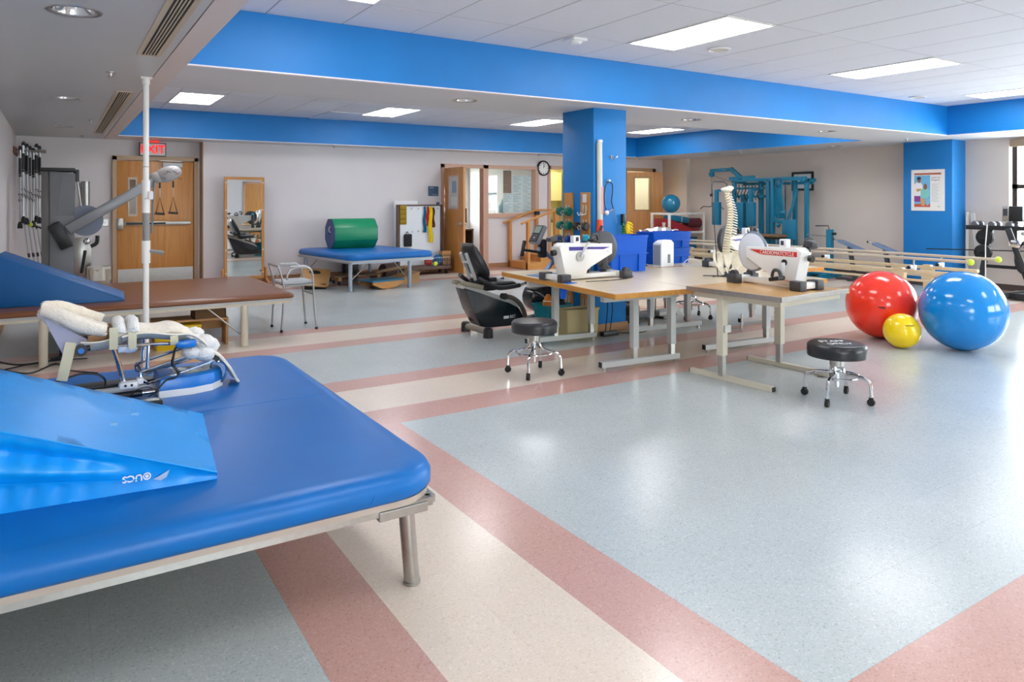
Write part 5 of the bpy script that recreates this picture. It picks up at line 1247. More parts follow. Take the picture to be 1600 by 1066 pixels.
tA = worktable('worktable', 'maple topped worktable with grey legs nearest the plain stool', (3.87, 4.50, 0), -0.087, 0.86, 2.06, 0.705, 0.045, MAPLE, EDGEOR, TG, [(0.30, 0.06, 0.92, (0.42, 0.84)), (1.52, 0.0, 0.84, (0.34, 0.78))], (0.2, 0.75))
MB().boxz(0.52, 0.62, 0.268, 0.27, 0.615, 0.638).build('asset_tag', mat('tag_blue', '#5f8fa8', 0.5), tA, 0); MB().boxz(0.67, 0.74, 0.268, 0.27, 0.612, 0.642).build('asset_tag', mat('tag_yellow', '#e6b31e', 0.5), tA, 0)
tB = worktable('worktable', 'maple topped worktable carrying the spine model', (4.738, 4.42, 0), -0.087, 1.66, 1.66, 0.705, 0.045, MAPLE, EDGEOR, TG, [(0.46, 0.50, 1.5, (0.72, 1.33)), (1.55, 0.5, 1.45, (0.72, 1.25))], (0.3, 1.2))
tD = worktable('worktable', 'small maple worktable under the ergometer behind the spine', (6.46, 5.12, 0), -0.087, 1.0, 0.82, 0.705, 0.045, MAPLE, EDGEOR, TG, [(0.6, 0.3, 0.95, (0.5, 0.8))], None)
tC = worktable('worktable', 'maple topped worktable behind the blue column carrying a bin stack', (5.60, 6.08, 0), -0.087, 1.35, 0.95, 0.705, 0.045, MAPLE, EDGEOR, TG, [(0.75, 0.15, 1.2, (0.3, 1.0))], None)
# tan crank-height table
t = thing('crank_table', 'tan crank height table with cream legs beside the lettered stool', 'worktable', (4.58, 3.44, 0), 0.06)
MB().boxz(0, 0.92, 0, 0.89, 0.715, 0.745, 0.004).build('top', TANTOP, t, 0)
MB().boxz(-0.012, 0.93, -0.012, 0.0, 0.708, 0.748, 0.003).boxz(-0.012, 0.0, 0, 0.90, 0.708, 0.748, 0.003).boxz(0.92, 0.932, -0.012, 0.90, 0.708, 0.748, 0.003).build('edge_band', STEEL, t, 0)
for x in (0.08, 0.88):
    MB().boxz(x-0.022, x+0.022, 0.12, 0.92, 0.0, 0.04, 0.003).build('foot_bar', BEIGEMET, t, 0)
    for y in (0.12, 0.92): MB().boxz(x-0.02, x+0.02, y-0.006, y+0.006, 0.003, 0.037).build('end_cap', BLACK, t, 0)
    MB().boxz(x-0.032, x+0.032, 0.6-0.032, 0.6+0.032, 0.2, 0.69, 0.003).build('leg', BEIGEMET, t, 0)
    MB().boxz(x-0.022, x+0.022, 0.6-0.022, 0.6+0.022, 0.03, 0.21).build('leg_insert', STEEL, t, 0)
    MB().boxz(x-0.03, x+0.03, 0.08, 0.86, 0.66, 0.712, 0.003).build('bearer', BEIGEMET, t, 0)
MB().boxz(0.1, 0.86, 0.57, 0.63, 0.62, 0.67).build('cross_rail', BEIGEMET, t, 0)
MB().boxz(0.05, 0.88, 0.04, 0.08, 0.665, 0.71).build('cross_rail', BEIGEMET, t, 0)
MB().tube([(0.14, 0.57, 0.42), (0.27, 0.55, 0.40), (0.275, 0.55, 0.53)], 0.009, 8).build('crank_handle', STEEL, t)
MB().boxz(0.06, 0.14, 0.555, 0.575, 0.39, 0.45).build('crank_box', STEEL, t, 0)

# ------------------------------------------------------------------ arm and leg ergometers
def ergometer(name, label, loc, rz, sg, stripe, wheelm, ringm, txt, k=1.0, housing=True):
    """x runs from the rider's end to the flywheel end; sg is the side (+1/-1) that carries the print"""
    t = thing(name, label, 'ergometer', loc, rz)
    S = lambda p: [(x*k, z*k) for x, z in p]
    hw = 0.13 if ringm is None else 0.085
    if ringm is not None: t.scale = (1, 1, 1.07)
    w = 0.075*k
    MB().prism(S([(0.05, 0.335), (0.12, 0.372), (0.72, 0.352), (0.72, 0.245), (0.44, 0.135), (0.385, 0.10), (0.385, 0.05), (0.13, 0.03), (0.10, 0.165)]), -w, w, 'xz', 0.008).build('body', WHITE, t, 40)
    MB().boxz(0.06*k, 0.84*k, -0.035, 0.035, 0.012, 0.055, 0.006).build('base_beam', WHITE, t)
    for x in (0.05, 0.83):
        MB().boxz(x*k-0.03, x*k+0.03, -hw, hw, 0.012, 0.062, 0.008).build('cross_foot', WHITE, t)
        for y in (-hw-0.02, hw+0.02):
            q = MB().boxz(x*k-0.055, x*k+0.055, y-0.04, y+0.04, 0.0, 0.075, 0.008)
            if x > 0.5: q.cyl((x*k, y-0.02, 0.07), (x*k, y+0.02, 0.07), 0.038, n=18)
            q.build('end_cap', DGREY, t)
    # flywheel
    c = ((0.655 if ringm is None else 0.69)*k, 0, 0.305*k); R = 0.172*k
    MB().lathe([(0, -0.035), (R*0.8, -0.035), (R, -0.022), (R, 0.022), (R*0.8, 0.035), (0, 0.035)], c, (0, 1, 0), 40).build('flywheel', wheelm, t)
    if ringm is not None: MB().ring(c, R*1.0, 0.016, (0, 1, 0), 44, 8).build('flywheel_guard', ringm, t)
    y0 = sg*w
    if ringm is None: MB().boxz(0.62*k, 0.70*k, -w*0.5, w*0.5, 0.10*k, 0.30*k, 0.01).build('guard_fork', DGREY, t)
    def decal(nm, poly, m):
        MB().prism(S(poly), y0, y0+sg*0.0016, 'xz').build(nm, m, t, 0)
    if stripe == 'purple':
        PU = mat('purple_print', '#3b2f8f', 0.4)
        decal('stripe', [(0.165, 0.335), (0.35, 0.330), (0.335, 0.295), (0.17, 0.297)], PU)
        decal('stripe', [(0.38, 0.305), (0.40, 0.327), (0.69, 0.318), (0.60, 0.297)], PU)
        MB().cyl((0.30*k, y0, 0.235*k), (0.30*k, y0+sg*0.012, 0.235*k), 0.048*k, n=26).build('crank_disc', STEEL, t)
    else:
        RD = mat('red_print', '#d8301f', 0.4)
        decal('stripe', [(0.10, 0.335), (0.10, 0.290), (0.52, 0.290), (0.60, 0.310), (0.66, 0.332)], RD)
        decal('stripe', [(0.12, 0.068), (0.12, 0.076), (0.32, 0.078), (0.32, 0.070)], mat('pink_print', '#e79a94', 0.5))
        MB().cyl((0.24*k, y0, 0.235*k), (0.24*k, y0+sg*0.012, 0.235*k), 0.028*k, n=22).build('crank_hub', BLACK, t)
    if txt:
        rot = (PI/2, 0, 0) if sg < 0 else (PI/2, 0, PI)
        text('lettering', txt[0], txt[1]*k, WHITEPRINT if stripe != 'purple' else mat('lilac_print', '#b9b4e6', 0.4), t, (txt[2]*k, y0+sg*0.003, txt[3]*k), rot, 0.0004)
    # cranks and pedals on both sides
    for s, dx, dz in ((sg, (0.10 if stripe == 'purple' else 0.0), (0.155 if stripe == 'purple' else -0.14)), (-sg, -0.08, 0.13)):
        cx = 0.30 if stripe == 'purple' else 0.24
        p0 = Vector((cx*k, s*(w+0.015), 0.235*k)); p1 = p0+Vector((dx, s*0.012, dz))*k
        MB().bar(p0, p1, 0.028, 0.014, 0.003).build('crank', WHITEP, t, 30)
        q = MB().cyl(p1, p1+Vector((0, s*0.12, 0)), 0.016, n=10).box(p1+Vector((0, s*0.07, 0)), (0.10, 0.09, 0.03), Matrix.Rotation(0.2, 3, 'Y'), 0.008)
        q.build('pedal', BLACK, t)
        MB().tube([p1+Vector((-0.045, s*0.07, 0.01)), p1+Vector((-0.02, s*0.07, 0.06)), p1+Vector((0.03, s*0.07, 0.06)), p1+Vector((0.05, s*0.07, 0.01))], 0.014, 6, smooth=3).build('pedal_strap', DGREY, t)
    MB().cyl((0.06*k, -0.05*sg, 0.33*k), (0.06*k, -0.05*sg, 0.41*k), 0.008).box((0.05*k, -0.05*sg, 0.41*k), (0.09, 0.08, 0.045), Matrix.Rotation(-0.2, 3, 'Y'), 0.014).build('seat_clamp', DGREY, t)
    MB().cyl((0.04*k, -0.02, 0.28*k), (0.0, -0.02, 0.275*k), 0.03*k).build('front_knob', BLACK, t)
    MB().boxz(0.26*k, 0.34*k, -0.03, 0.03, 0.36*k, 0.44*k, 0.006).build('meter_box', WHITEP, t)
    MB().boxz(0.285*k, 0.32*k, sg*0.03, sg*0.0315, 0.385*k, 0.425*k).build('meter_display', DGREY, t, 0)
    return t
ergometer('arm_ergometer', 'white ergometer with purple stripes and dark flywheel at the table edge', (3.95, 5.52, 0.706), 0.0, -1, 'purple', DGREY, None, ('4.2', 0.03, 0.66, 0.275), 0.97)
ergometer('arm_ergometer', 'white ergometer behind the spine model with a purple stripe', (7.19, 5.70, 0.706), PI+0.10, 1, 'purple', DGREY, None, None, 1.0)
ergometer('arm_ergometer', 'white ergometer with a red lettered stripe on the tan table', (5.13, 3.57, 0.745), PI/2-0.05, 1, 'red', mat('clear_disc', '#d9dee6', 0.2), mat('smoky_guard', '#828a98', 0.2, spec=0.6), ('CARDIOMATCYCLE', 0.046, 0.335, 0.311), 0.86)

# ------------------------------------------------------------------ clutter on the worktables
t = thing('storage_bin', 'blue plastic bin behind the near ergometer, left of the column edge', 'bin', (5.19, 5.93, 0.706), -0.05)
def bluebin(t, hx, hy, h):
    MB().loft([rrect(hx*0.93, hy*0.9, 0.02, 0, 4), rrect(hx, hy, 0.02, h, 4), rrect(hx-0.006, hy-0.006, 0.015, h, 4), rrect(hx*0.93-0.006, hy*0.9-0.006, 0.015, 0.006, 4)]).build('shell', BINBLUE, t, 40)
    for z in (h*0.97, h*0.5): MB().loft([rrect(hx+0.006, hy+0.006, 0.02, z-0.008, 4), rrect(hx+0.006, hy+0.006, 0.02, z+0.008, 4)], cap=False).solid(0.003).build('rim', BINBLUE, t, 40)
    for s in (-1, 1): MB().boxz(s*hx*0.5-0.006, s*hx*0.5+0.006, -hy-0.004, -hy*0.9, 0.01, h*0.5).build('rib', BINBLUE, t, 0)
bluebin(t, 0.255, 0.14, 0.39)
t = thing('storage_bin', 'upper blue bin of the stack beside the white carton', 'bin', (6.30, 6.42, 0.896), -0.03); bluebin(t, 0.31, 0.16, 0.19)
t = thing('storage_bin', 'lower blue bin of the stack beside the white carton', 'bin', (6.30, 6.42, 0.706), -0.03); bluebin(t, 0.30, 0.155, 0.185)
t = thing('plastic_bag', 'crumpled clear plastic bag on top of the blue bin stack', 'bag', (6.22, 6.42, 1.095))
b = MB().grid(lambda u, v: (0.44*(u-0.5), 0.22*(v-0.5), 0.012+0.035*math.sin(PI*u)*math.sin(PI*v)+0.014*math.sin(17*u+5*v)*math.sin(13*v+3)), 16, 12)
b.build('film', mat('clear_film', '#c9d3d8', 0.15, trans=0.5), t, 40)
t = thing('carton', 'white carton with a torn top in front of the blue bins', 'carton', (5.97, 6.09, 0.706), 0.12)
MB().loft([rrect(0.115, 0.062, 0.008, 0.0, 2), rrect(0.115, 0.062, 0.008, 0.27, 2), rrect(0.07, 0.045, 0.008, 0.305, 2, 0.02)]).build('box', WHITEP, t, 30)
MB().boxz(0.0, 0.045, -0.064, -0.062, 0.04, 0.14).build('print', PRINT, t, 0); MB().boxz(-0.118, -0.114, -0.05, 0.05, 0.02, 0.25).build('side_print', mat('carton_grey', '#9aa0a6', 0.5), t, 0)
t = thing('leaning_panel', 'black slanted panel leaning between the blue bins', 'panel', (5.80, 6.62, 0.706), 0.1)
MB().box((0, 0, 0.17), (0.16, 0.02, 0.34), Matrix.Rotation(0.16, 3, 'Y'), 0.006).build('screen', BLACK, t); MB().boxz(-0.1, 0.1, -0.06, 0.08, 0, 0.014, 0.004).build('foot', BLACK, t)
b = MB().tube([(6.2, 6.02, 0.714), (6.26, 6.0, 0.77), (6.33, 5.98, 0.782), (6.4, 5.97, 0.765), (6.43, 5.98, 0.714), (6.32, 6.03, 0.712), (6.18, 6.04, 0.714)], 0.006, 6, smooth=6).tube([(6.16, 5.97, 0.712), (6.3, 5.91, 0.712), (6.42, 5.91, 0.714)], 0.005, 6, smooth=5)
tag(b.build('white_cable', WHITEP), 'looped white cable lying right of the white carton', 'cable')
b = MB().tube([(5.62, 6.24, 0.714), (5.68, 6.2, 0.714), (5.75, 6.22, 0.714), (5.8, 6.18, 0.712)], 0.007, 6, smooth=5).boxz(5.6, 5.72, 6.2, 6.28, 0.706, 0.74, 0.006)
tag(b.build('power_adapter', BLACK), 'black power adapter and lead between the blue bins', 'cable')
t = thing('blue_cloth', 'blue cloth hanging over the table edge under the ergometer foot', 'cloth', (3.975, 5.34, 0.03))
MB().grid(lambda u, v: (-0.012-0.02*math.sin(PI*u)*v, 0.14*(u-0.5)*(1-0.4*v), 0.672-0.14*v), 6, 6).solid(0.004).build('drape', BINBLUE, t, 60)
MB().boxz(-0.01, 0.1, -0.07, 0.07, 0.676, 0.68).build('top_fold', BINBLUE, t, 0)
t = thing('placemat', 'thin blue pad under the left end of the near ergometer', 'pad', (4.24, 6.02, 0.706), 0.1)
MB().boxz(-0.17, 0.2, -0.1, 0.1, 0, 0.005, 0.002).build('sheet', mat('slate_blue_pad', '#5f86b8', 0.6), t, 0); MB().boxz(-0.17, 0.2, -0.104, -0.1, 0, 0.006).build('edge', MATBLUE, t, 0)
b = MB().tube([(4.2, 5.30, 0.711), (4.45, 5.26, 0.711), (4.7, 5.3, 0.711), (4.9, 5.42, 0.711)], 0.004, 6, smooth=5)
tag(b.build('cord', BLACK), 'thin black cord along the front of the near ergometer', 'cable')

# spine model on a wire stand
t = thing('spine_model', 'cream anatomical spine and pelvis model hanging from a wire stand', 'anatomical model', (5.72, 4.93, 0.706), -0.57)
def sx(u):  # curve of the spine: u 0 at the bottom of the lumbar spine, 1 at the skull
    return (0.032*math.sin(PI*min(1, u*1.02))-0.012*math.sin(2*PI*u)-0.012, 0.012*math.cos(u*5), 0.24+0.60*u)
for k in range(24):
    u = k/23; p = Vector(sx(u)); q = Vector(sx(min(1, u+0.02)))-p; s_ = 1.75-0.7*u
    v = MB().lathe([(0, -0.009), (0.024*s_, -0.009), (0.019*s_, 0), (0.024*s_, 0.009), (0, 0.009)], p, q if q.length else (0, 0, 1), 14)
    v.bar(p+Vector((0.018*s_, 0.01, 0)), p+Vector((0.058*s_, 0.018, -0.014*s_)), 0.007, 0.011)
    v.bar(p+Vector((0.012, -0.045*s_, 0.0)), p+Vector((0.012, 0.045*s_, 0.0)), 0.008, 0.009)
    v.build('vertebra', BONE, t, 40)
    if k < 23: MB().lathe([(0, -0.0042), (0.019*s_, -0.0042), (0.019*s_, 0.0042), (0, 0.0042)], Vector(sx(u+0.5/23)), (0, 0, 1), 12).build('disc', DISC, t)
MB().sph((-0.01, 0, 0.875), 0.052, (1.15, 0.9, 0.5), 16, 10).sph((0.02, 0, 0.89), 0.035, (1.2, 1.0, 0.7)).build('skull_base', BONE, t)
for s in (-1, 1):
    inner = catmull([Vector(p) for p in ((0.03, 0.0, 0.225), (0.036, 0.02, 0.16), (0.048, 0.01, 0.10), (0.05, -0.03, 0.05))], 4)
    outer = catmull([Vector(p) for p in ((0.075, 0.03, 0.25), (0.145, -0.01, 0.235), (0.155, -0.05, 0.16), (0.10, -0.04, 0.06))], 4)
    def hip(u, v, s=s, a=inner, b=outer):
        f = u*(len(a)-1); k = min(int(f), len(a)-2); p = a[k].lerp(a[k+1], f-k).lerp(b[k].lerp(b[k+1], f-k), v)
        return (s*p.x, p.y+0.035*math.sin(PI*v), p.z)
    MB().grid(hip, 12, 8).solid(0.010).build('hip_bone', BONE, t, 70)
    MB().tube([(s*0.07, 0.0, 0.10), (s*0.085, -0.02, 0.06), (s*0.05, -0.04, 0.02), (s*0.015, -0.05, 0.045), (s*0.04, -0.05, 0.09)], 0.012, 8, smooth=4).build('pubic_arch', BONE, t)
MB().prism([(-0.05, 0.23), (0.05, 0.23), (0.03, 0.13), (0.008, 0.07), (-0.008, 0.07), (-0.03, 0.13)], -0.015, 0.02, 'xz', 0.006).build('sacrum', BONE, t)
MB().prism([(-0.075, 0.0), (0.06, 0.0), (0.005, 0.062), (-0.015, 0.062)], -0.06, 0.0, 'xz', 0.006).build('pedestal', DGREY, t, 30)
MB().tube([(-0.24, 0.03, 0.005), (-0.1, 0.0, 0.005), (0.03, -0.1, 0.005), (0.1, -0.13, 0.005)], 0.0055, 6).tube([(-0.17, -0.08, 0.005), (-0.1, 0.0, 0.005), (-0.155, 0.01, 0.9)], 0.0055, 6).tube([(-0.155, 0.01, 0.9), (-0.145, 0.01, 0.955), (-0.04, 0, 0.955), (-0.01, 0, 0.935), (0.0, 0, 0.89)], 0.0055, 6).build('wire_stand', DGREY, t)

# ------------------------------------------------------------------ things on and around the blue column
def rackboard(y, label):
    t = thing('dumbbell_rack', label, 'dumbbell rack', (4.98, y, 0.12), 0, 'wooden dumbbell boards on the column')
    MB().boxz(-0.022, 0, -0.078, 0.078, 0, 1.44, 0.003).build('board', OAK, t, 0)
    for z in (0.16, 0.34, 0.53, 0.72, 0.88, 1.04, 1.2):
        for s in (-1, 1): MB().tube([(-0.022, s*0.026, z+0.1), (-0.03, s*0.026, z), (-0.09, s*0.026, z-0.012), (-0.105, s*0.026, z+0.018)], 0.008, 6).build('hook', GREYMET, t)
    return t
rackboard(6.59, 'wooden dumbbell board at the far edge of the blue column')
t = rackboard(6.28, 'wooden dumbbell board at the near edge of the blue column')
MB().boxz(-0.024, -0.022, -0.03, 0.035, 1.33, 1.42).build('weight_label', PAPER, t, 0)
DG = mat('dark_green_vinyl', '#0e6a57', 0.35); DN = mat('dark_blue_vinyl_bell', '#16408f', 0.35)
def dumbbell(y, z, m, label, r=0.05):
    t = thing('dumbbell', label, 'dumbbell', (4.905, y, z), 0, 'dumbbells on the column boards')
    MB().cyl((0, -0.05, 0), (0, 0.05, 0), 0.014, n=12).build('handle', STEEL, t)
    for s in (-1, 1):
        MB().lathe([(0, -0.035), (r*0.8, -0.035), (r, -0.02), (r, 0.02), (r*0.8, 0.035), (0, 0.035)], (0, s*0.078, 0), (0, 1, 0), 8).build('head', m, t, 30)
for y, z, m, l, r in ((6.59, 1.345, DG, 'upper dark green dumbbell on the far column board', 0.052), (6.59, 1.185, DG, 'lower dark green dumbbell on the far column board', 0.05), (6.59, 1.025, DN, 'dark blue dumbbell on the far column board', 0.047),
                      (6.28, 1.185, mat('black_bell', '#2b2420', 0.4), 'black dumbbell on the near column board', 0.048), (6.28, 1.02, DN, 'dark blue dumbbell on the near column board', 0.045)):
    dumbbell(y, z, m, l, r)
t = thing('range_tube', 'tall pale tube with an orange sleeve strapped to the column', 'tube', (4.985+0.05, 6.11, 0.9), 0)
MB().cyl((0.0, 0.0, 0.36), (0.0, 0.01, 1.21), 0.031, n=20).build('tube', mat('pale_tube', '#cfd2c8', 0.4), t)
MB().cyl((-0.012, 0, 0.0), (0.0, 0, 0.36), 0.048, 0.033, n=20).build('orange_sleeve', mat('orange_vinyl', '#f0501c', 0.4), t)
for z, h in ((0.03, 0.07), (0.14, 0.05), (0.22, 0.08)): MB().box((-0.02, -0.046+z*0.03, z+h/2), (0.035, 0.006, h), Matrix.Rotation(0.4, 3, 'Y')).build('sleeve_print', BLACKPRINT, t, 0)
MB().boxz(0.0, 0.022, -0.033, -0.028, 0.42, 0.72).build('tube_print', mat('pink_print', '#e79a94', 0.5), t, 0)
MB().lathe([(0, 1.21), (0.031, 1.21), (0.028, 1.235), (0, 1.24)], n=18).build('end_cap', WHITEP, t)
t = thing('coat_hook', 'chrome double hook high on the blue column', 'hook', (5.235, 6.148, 1.955))
MB().boxz(-0.018, 0.018, -0.006, 0, -0.02, 0.02, 0.003).build('plate', STEEL, t)
for s in (-1, 1): MB().tube([(s*0.008, -0.005, 0), (s*0.02, -0.04, -0.015), (s*0.04, -0.055, 0.012)], 0.006, 6, smooth=3).build('prong', CHROME, t)
t = thing('stethoscope', 'black tubed stethoscope hanging on a hook on the column', 'stethoscope', (5.17, 6.12, 1.68))
MB().tube([(0.0, 0, 0.0), (-0.05, -0.005, -0.05), (-0.07, -0.005, -0.16), (-0.06, -0.005, -0.26), (-0.045, -0.01, -0.32)], 0.006, 6, smooth=6).tube([(0.0, 0, 0.0), (0.045, -0.005, -0.03), (0.05, -0.005, -0.12), (0.035, -0.005, -0.22), (0.06, -0.008, -0.30)], 0.006, 6, smooth=6).build('tubing', BLACK, t)
MB().sph((-0.045, -0.015, -0.345), 0.028).build('bell', WHITE, t); MB().cyl((-0.02, -0.01, -0.33), (0.05, -0.01, -0.31), 0.008).build('stem', CHROME, t)
MB().tube([(0.06, -0.008, -0.30), (0.075, -0.01, -0.36), (0.09, -0.01, -0.42), (0.10, -0.01, -0.46)], 0.005, 6, smooth=3).build('ear_tube', CHROME, t)
MB().cyl((0.0, 0.03, 0.01), (0.0, -0.02, 0.012), 0.012).build('wall_hook', WHITEP, t)
t = thing('hand_grips', 'green and yellow spiky exercise grips hanging on the column', 'hand grips', (5.375, 6.11, 1.05))
MB().boxz(-0.02, 0.025, -0.01, 0.03, 0.14, 0.27, 0.01).build('black_clip', BLACK, t)
for k in range(5):
    MB().tube([(-0.01, -0.01, 0.16-0.03*k), (-0.03, -0.03, 0.13-0.03*k)], 0.016, 6).build('green_finger', mat('green_rubber', '#1d7a3c', 0.5), t)
    MB().tube([(0.03, -0.02, 0.17-0.035*k), (0.075, -0.04, 0.16-0.035*k), (0.10, -0.045, 0.14-0.03*k)], [0.02, 0.014, 0.007], 6).build('yellow_finger', mat('yellow_rubber', '#efc40f', 0.5), t)
MB().sph((0.04, -0.02, 0.1), 0.035, (1, 0.8, 2.0)).build('yellow_palm', mat('yellow_rubber', '#efc40f', 0.5), t)
t = thing('water_bottle', 'dark bottle with a teal cap behind the near ergometer', 'bottle', (4.58, 5.78, 0.706))
MB().lathe([(0, 0), (0.035, 0), (0.038, 0.03), (0.038, 0.32), (0.026, 0.36), (0, 0.36)], n=18).build('body', DGREY, t)
MB().lathe([(0, 0.355), (0.036, 0.355), (0.036, 0.40), (0.02, 0.415), (0, 0.415)], n=18).build('cap', mat('teal_cap', '#1fa6c4', 0.4), t)
t = thing('oak_drawer_unit', 'oak drawer cabinet standing behind the blue column', 'cabinet', (6.15, 7.5, 0), -0.05)
MB().boxz(-0.45, 0.45, -0.22, 0.22, 0, 0.98, 0.004).build('carcass', OAK, t, 0)
for x0, x1 in ((-0.44, -0.01), (0.01, 0.44)):
    for z0, z1 in ((0.04, 0.34), (0.36, 0.65), (0.67, 0.95)):
        o = MB().boxz(x0, x1, -0.238, -0.22, z0, z1, 0.003).build('drawer', OAKX, t, 0)
        MB().sph(((x0+x1)/2, -0.25, (z0+z1)/2), 0.016).build('knob', BLACK, o)
# under the near worktable
t = thing('storage_tub', 'tan plastic tub under the maple worktable', 'tub', (4.75, 6.13, 0), -0.02)
MB().loft([rrect(0.205, 0.085, 0.02, 0.0, 4), rrect(0.215, 0.095, 0.02, 0.31, 4), rrect(0.205, 0.085, 0.015, 0.31, 4), rrect(0.195, 0.075, 0.015, 0.01, 4)]).build('shell', mat('tan_tub_plastic', '#b4a578', 0.5), t, 40)
MB().loft([rrect(0.222, 0.102, 0.022, 0.295, 4), rrect(0.222, 0.102, 0.022, 0.315, 4)], cap=False).solid(0.006).build('rim', mat('tan_tub_plastic', '#b4a578', 0.5), t, 40)
t = thing('storage_basket', 'teal plastic basket beside the tan tub under the worktable', 'basket', (4.62, 6.42, 0), 0.0)
MB().loft([rrect(0.14, 0.12, 0.02, 0.0, 4), rrect(0.17, 0.145, 0.02, 0.33, 4), rrect(0.162, 0.137, 0.015, 0.33, 4), rrect(0.133, 0.113, 0.015, 0.01, 4)]).build('shell', mat('teal_basket_plastic', '#1c7f8f', 0.45), t, 40)
MB().loft([rrect(0.182, 0.157, 0.022, 0.315, 4), rrect(0.182, 0.157, 0.022, 0.338, 4)], cap=False).solid(0.006).build('rim', mat('teal_basket_plastic', '#1c7f8f', 0.45), t, 40)
t = thing('orange_cone', 'orange cone top poking out of the teal basket', 'cone', (4.56, 6.42, 0.24))
MB().lathe([(0, 0.0), (0.07, 0.0), (0.06, 0.12), (0.02, 0.2), (0, 0.2)], n=18).build('cone', mat('orange_plastic', '#e5821d', 0.45), t); MB().ring((0, 0, 0.13), 0.053, 0.005).build('collar', WHITEP, t)
t = thing('tool_bag', 'black fabric bag slumped on the teal basket', 'bag', (4.71, 6.42, 0.13))
MB().loft([rrect(0.05, 0.06, 0.02, 0.0, 4), rrect(0.055, 0.07, 0.02, 0.16, 4), rrect(0.035, 0.03, 0.015, 0.28, 4), rrect(0.006, 0.006, 0.003, 0.33, 4)]).build('body', mat('black_fabric', '#26272b', 0.85), t, 50); MB().tube([(0, -0.02, 0.3), (0, 0, 0.36), (0, 0.02, 0.3)], 0.006, 6, smooth=3).build('handle', BLACK, t)
b = MB().boxz(4.98, 5.2, 5.98, 6.05, 0.0, 0.05, 0.01).tube([(5.0, 5.9, 0.63), (5.04, 5.95, 0.5), (5.12, 6.0, 0.3), (5.1, 6.02, 0.04)], 0.006, 6, smooth=5).tube([(4.9, 5.85, 0.63), (5.02, 5.96, 0.35), (5.02, 6.0, 0.05)], 0.006, 6, smooth=5).tube([(5.15, 6.02, 0.02), (5.4, 5.9, 0.02), (5.6, 5.95, 0.03), (5.75, 6.0, 0.2), (5.8, 6.05, 0.5)], 0.006, 6, smooth=5)
tag(b.build('power_strip', BLACK), 'black power strip and hanging leads before the column base', 'power strip')
t = thing('pedal_exerciser', 'small black floor pedal device under the spine model table', 'exerciser', (5.95, 6.55, 0), 0.2)
MB().boxz(-0.2, 0.45, -0.05, 0.05, 0.02, 0.09, 0.01).build('frame', DGREY, t); MB().cyl((-0.12, -0.09, 0.17), (-0.12, 0.09, 0.17), 0.085, n=20).build('drum', BLACK, t)
MB().boxz(-0.17, -0.07, -0.04, 0.04, 0.06, 0.14).build('bracket', DGREY, t, 0)
for x in (-0.15, 0.4): MB().boxz(x-0.03, x+0.03, -0.16, 0.16, 0, 0.03, 0.006).build('foot', BLACK, t)
# ------------------------------------------------------------------ exercise balls
def gymball(x, y, r, m, label, marks):
    t = thing('exercise_ball', label, 'exercise ball', (x, y, r), 0, 'large exercise balls on the floor')
    MB().sph((0, 0, 0), r, n=48, m=32).build('shell', m, t, 180)
    d = Vector((-x, -y, 1.2-r)).normalized()
    for az, el, w, h, mm in marks:
        q = d.to_track_quat('-Y', 'Z'); e = Matrix.Rotation(az, 3, 'Z') @ Matrix.Rotation(el, 3, 'X')
        n = (q.to_matrix() @ e @ Vector((0, -1, 0))).normalized()
        MB().box(n*(r-0.0005), (w, 0.004, h), n.to_track_quat('-Y', 'Z'), 0.0015).build('print_mark', mm, t, 0)
    return t
RP = mat('dark_red_print', '#7c1010', 0.5); YP = mat('dark_yellow_print', '#a98a08', 0.5)
gymball(7.47, 4.35, 0.357, BALLRED, 'large glossy red exercise ball', [(0.0, 0.05, 0.07, 0.012, RP), (0.03, 0.08, 0.05, 0.01, RP)])
gymball(7.54, 3.57, 0.386, BALLBLUE, 'largest glossy blue exercise ball', [(0.9, 0.3, 0.02, 0.02, BALLBLUE)])
gymball(7.12, 3.94, 0.172, BALLYEL, 'small glossy yellow ball between the red and blue balls', [(0.45, -0.35, 0.09, 0.012, YP)])

# ------------------------------------------------------------------ parallel bars
CREAMW = mat('pale_maple', '#ddc9a6', 0.4, wood=(1, '#cdb68f', 1.5))
t = thing('parallel_bars', 'long parallel walking bars with lime tennis balls on the ends', 'parallel bars', (10.6, 4.75, 0))
for x in (-0.36, 0.40):
    MB().cyl((x, 0.03, 0.65), (x, 6.3, 0.65), 0.021, n=16).build('rail', mat('rail_wood', '#c2b4a0', 0.4), t)
    MB().boxz(x-0.035, x+0.035, -0.1+0.35, 6.2, 0.445, 0.49, 0.006).build('beam', CREAMW, t, 0)
    MB().boxz(x-0.03, x+0.03, 0.3, 6.1, 0.33, 0.36, 0.006).build('lower_beam', CREAMW, t, 0)
    for y in (0.75, 2.6, 4.4, 5.9):
        MB().cyl((x, y, 0.47), (x, y, 0.64), 0.014, n=12).build('upright', STEEL, t)
        MB().boxz(x-0.03, x+0.03, y-0.03, y+0.03, 0.49, 0.555, 0.006).cyl((x-0.11, y, 0.53), (x-0.02, y, 0.53), 0.022).build('clamp', WHITEP, t)
        MB().cyl((x-0.135, y, 0.53), (x-0.105, y, 0.53), 0.023).build('clamp_knob', BLACK, t)
    for y in (0.95, 3.3, 5.7):
        MB().prism([(y-0.07, 0.28), (y+0.07, 0.28), (y+0.09, 0.47), (y+0.05, 0.51), (y-0.05, 0.51), (y-0.09, 0.47)], x-0.045, x+0.045, 'yz', 0.004).build('post_block', CREAMW, t, 0)
        MB().boxz(x-0.04, x+0.04, y-0.05, y+0.05, 0.03, 0.31, 0.004).build('post', CREAMW, t, 0)
for y in (0.95, 3.3, 5.7):
    MB().boxz(-0.55, 0.58, y-0.11, y+0.11, 0.0, 0.035, 0.006).build('floor_plate', DGREY, t, 0)
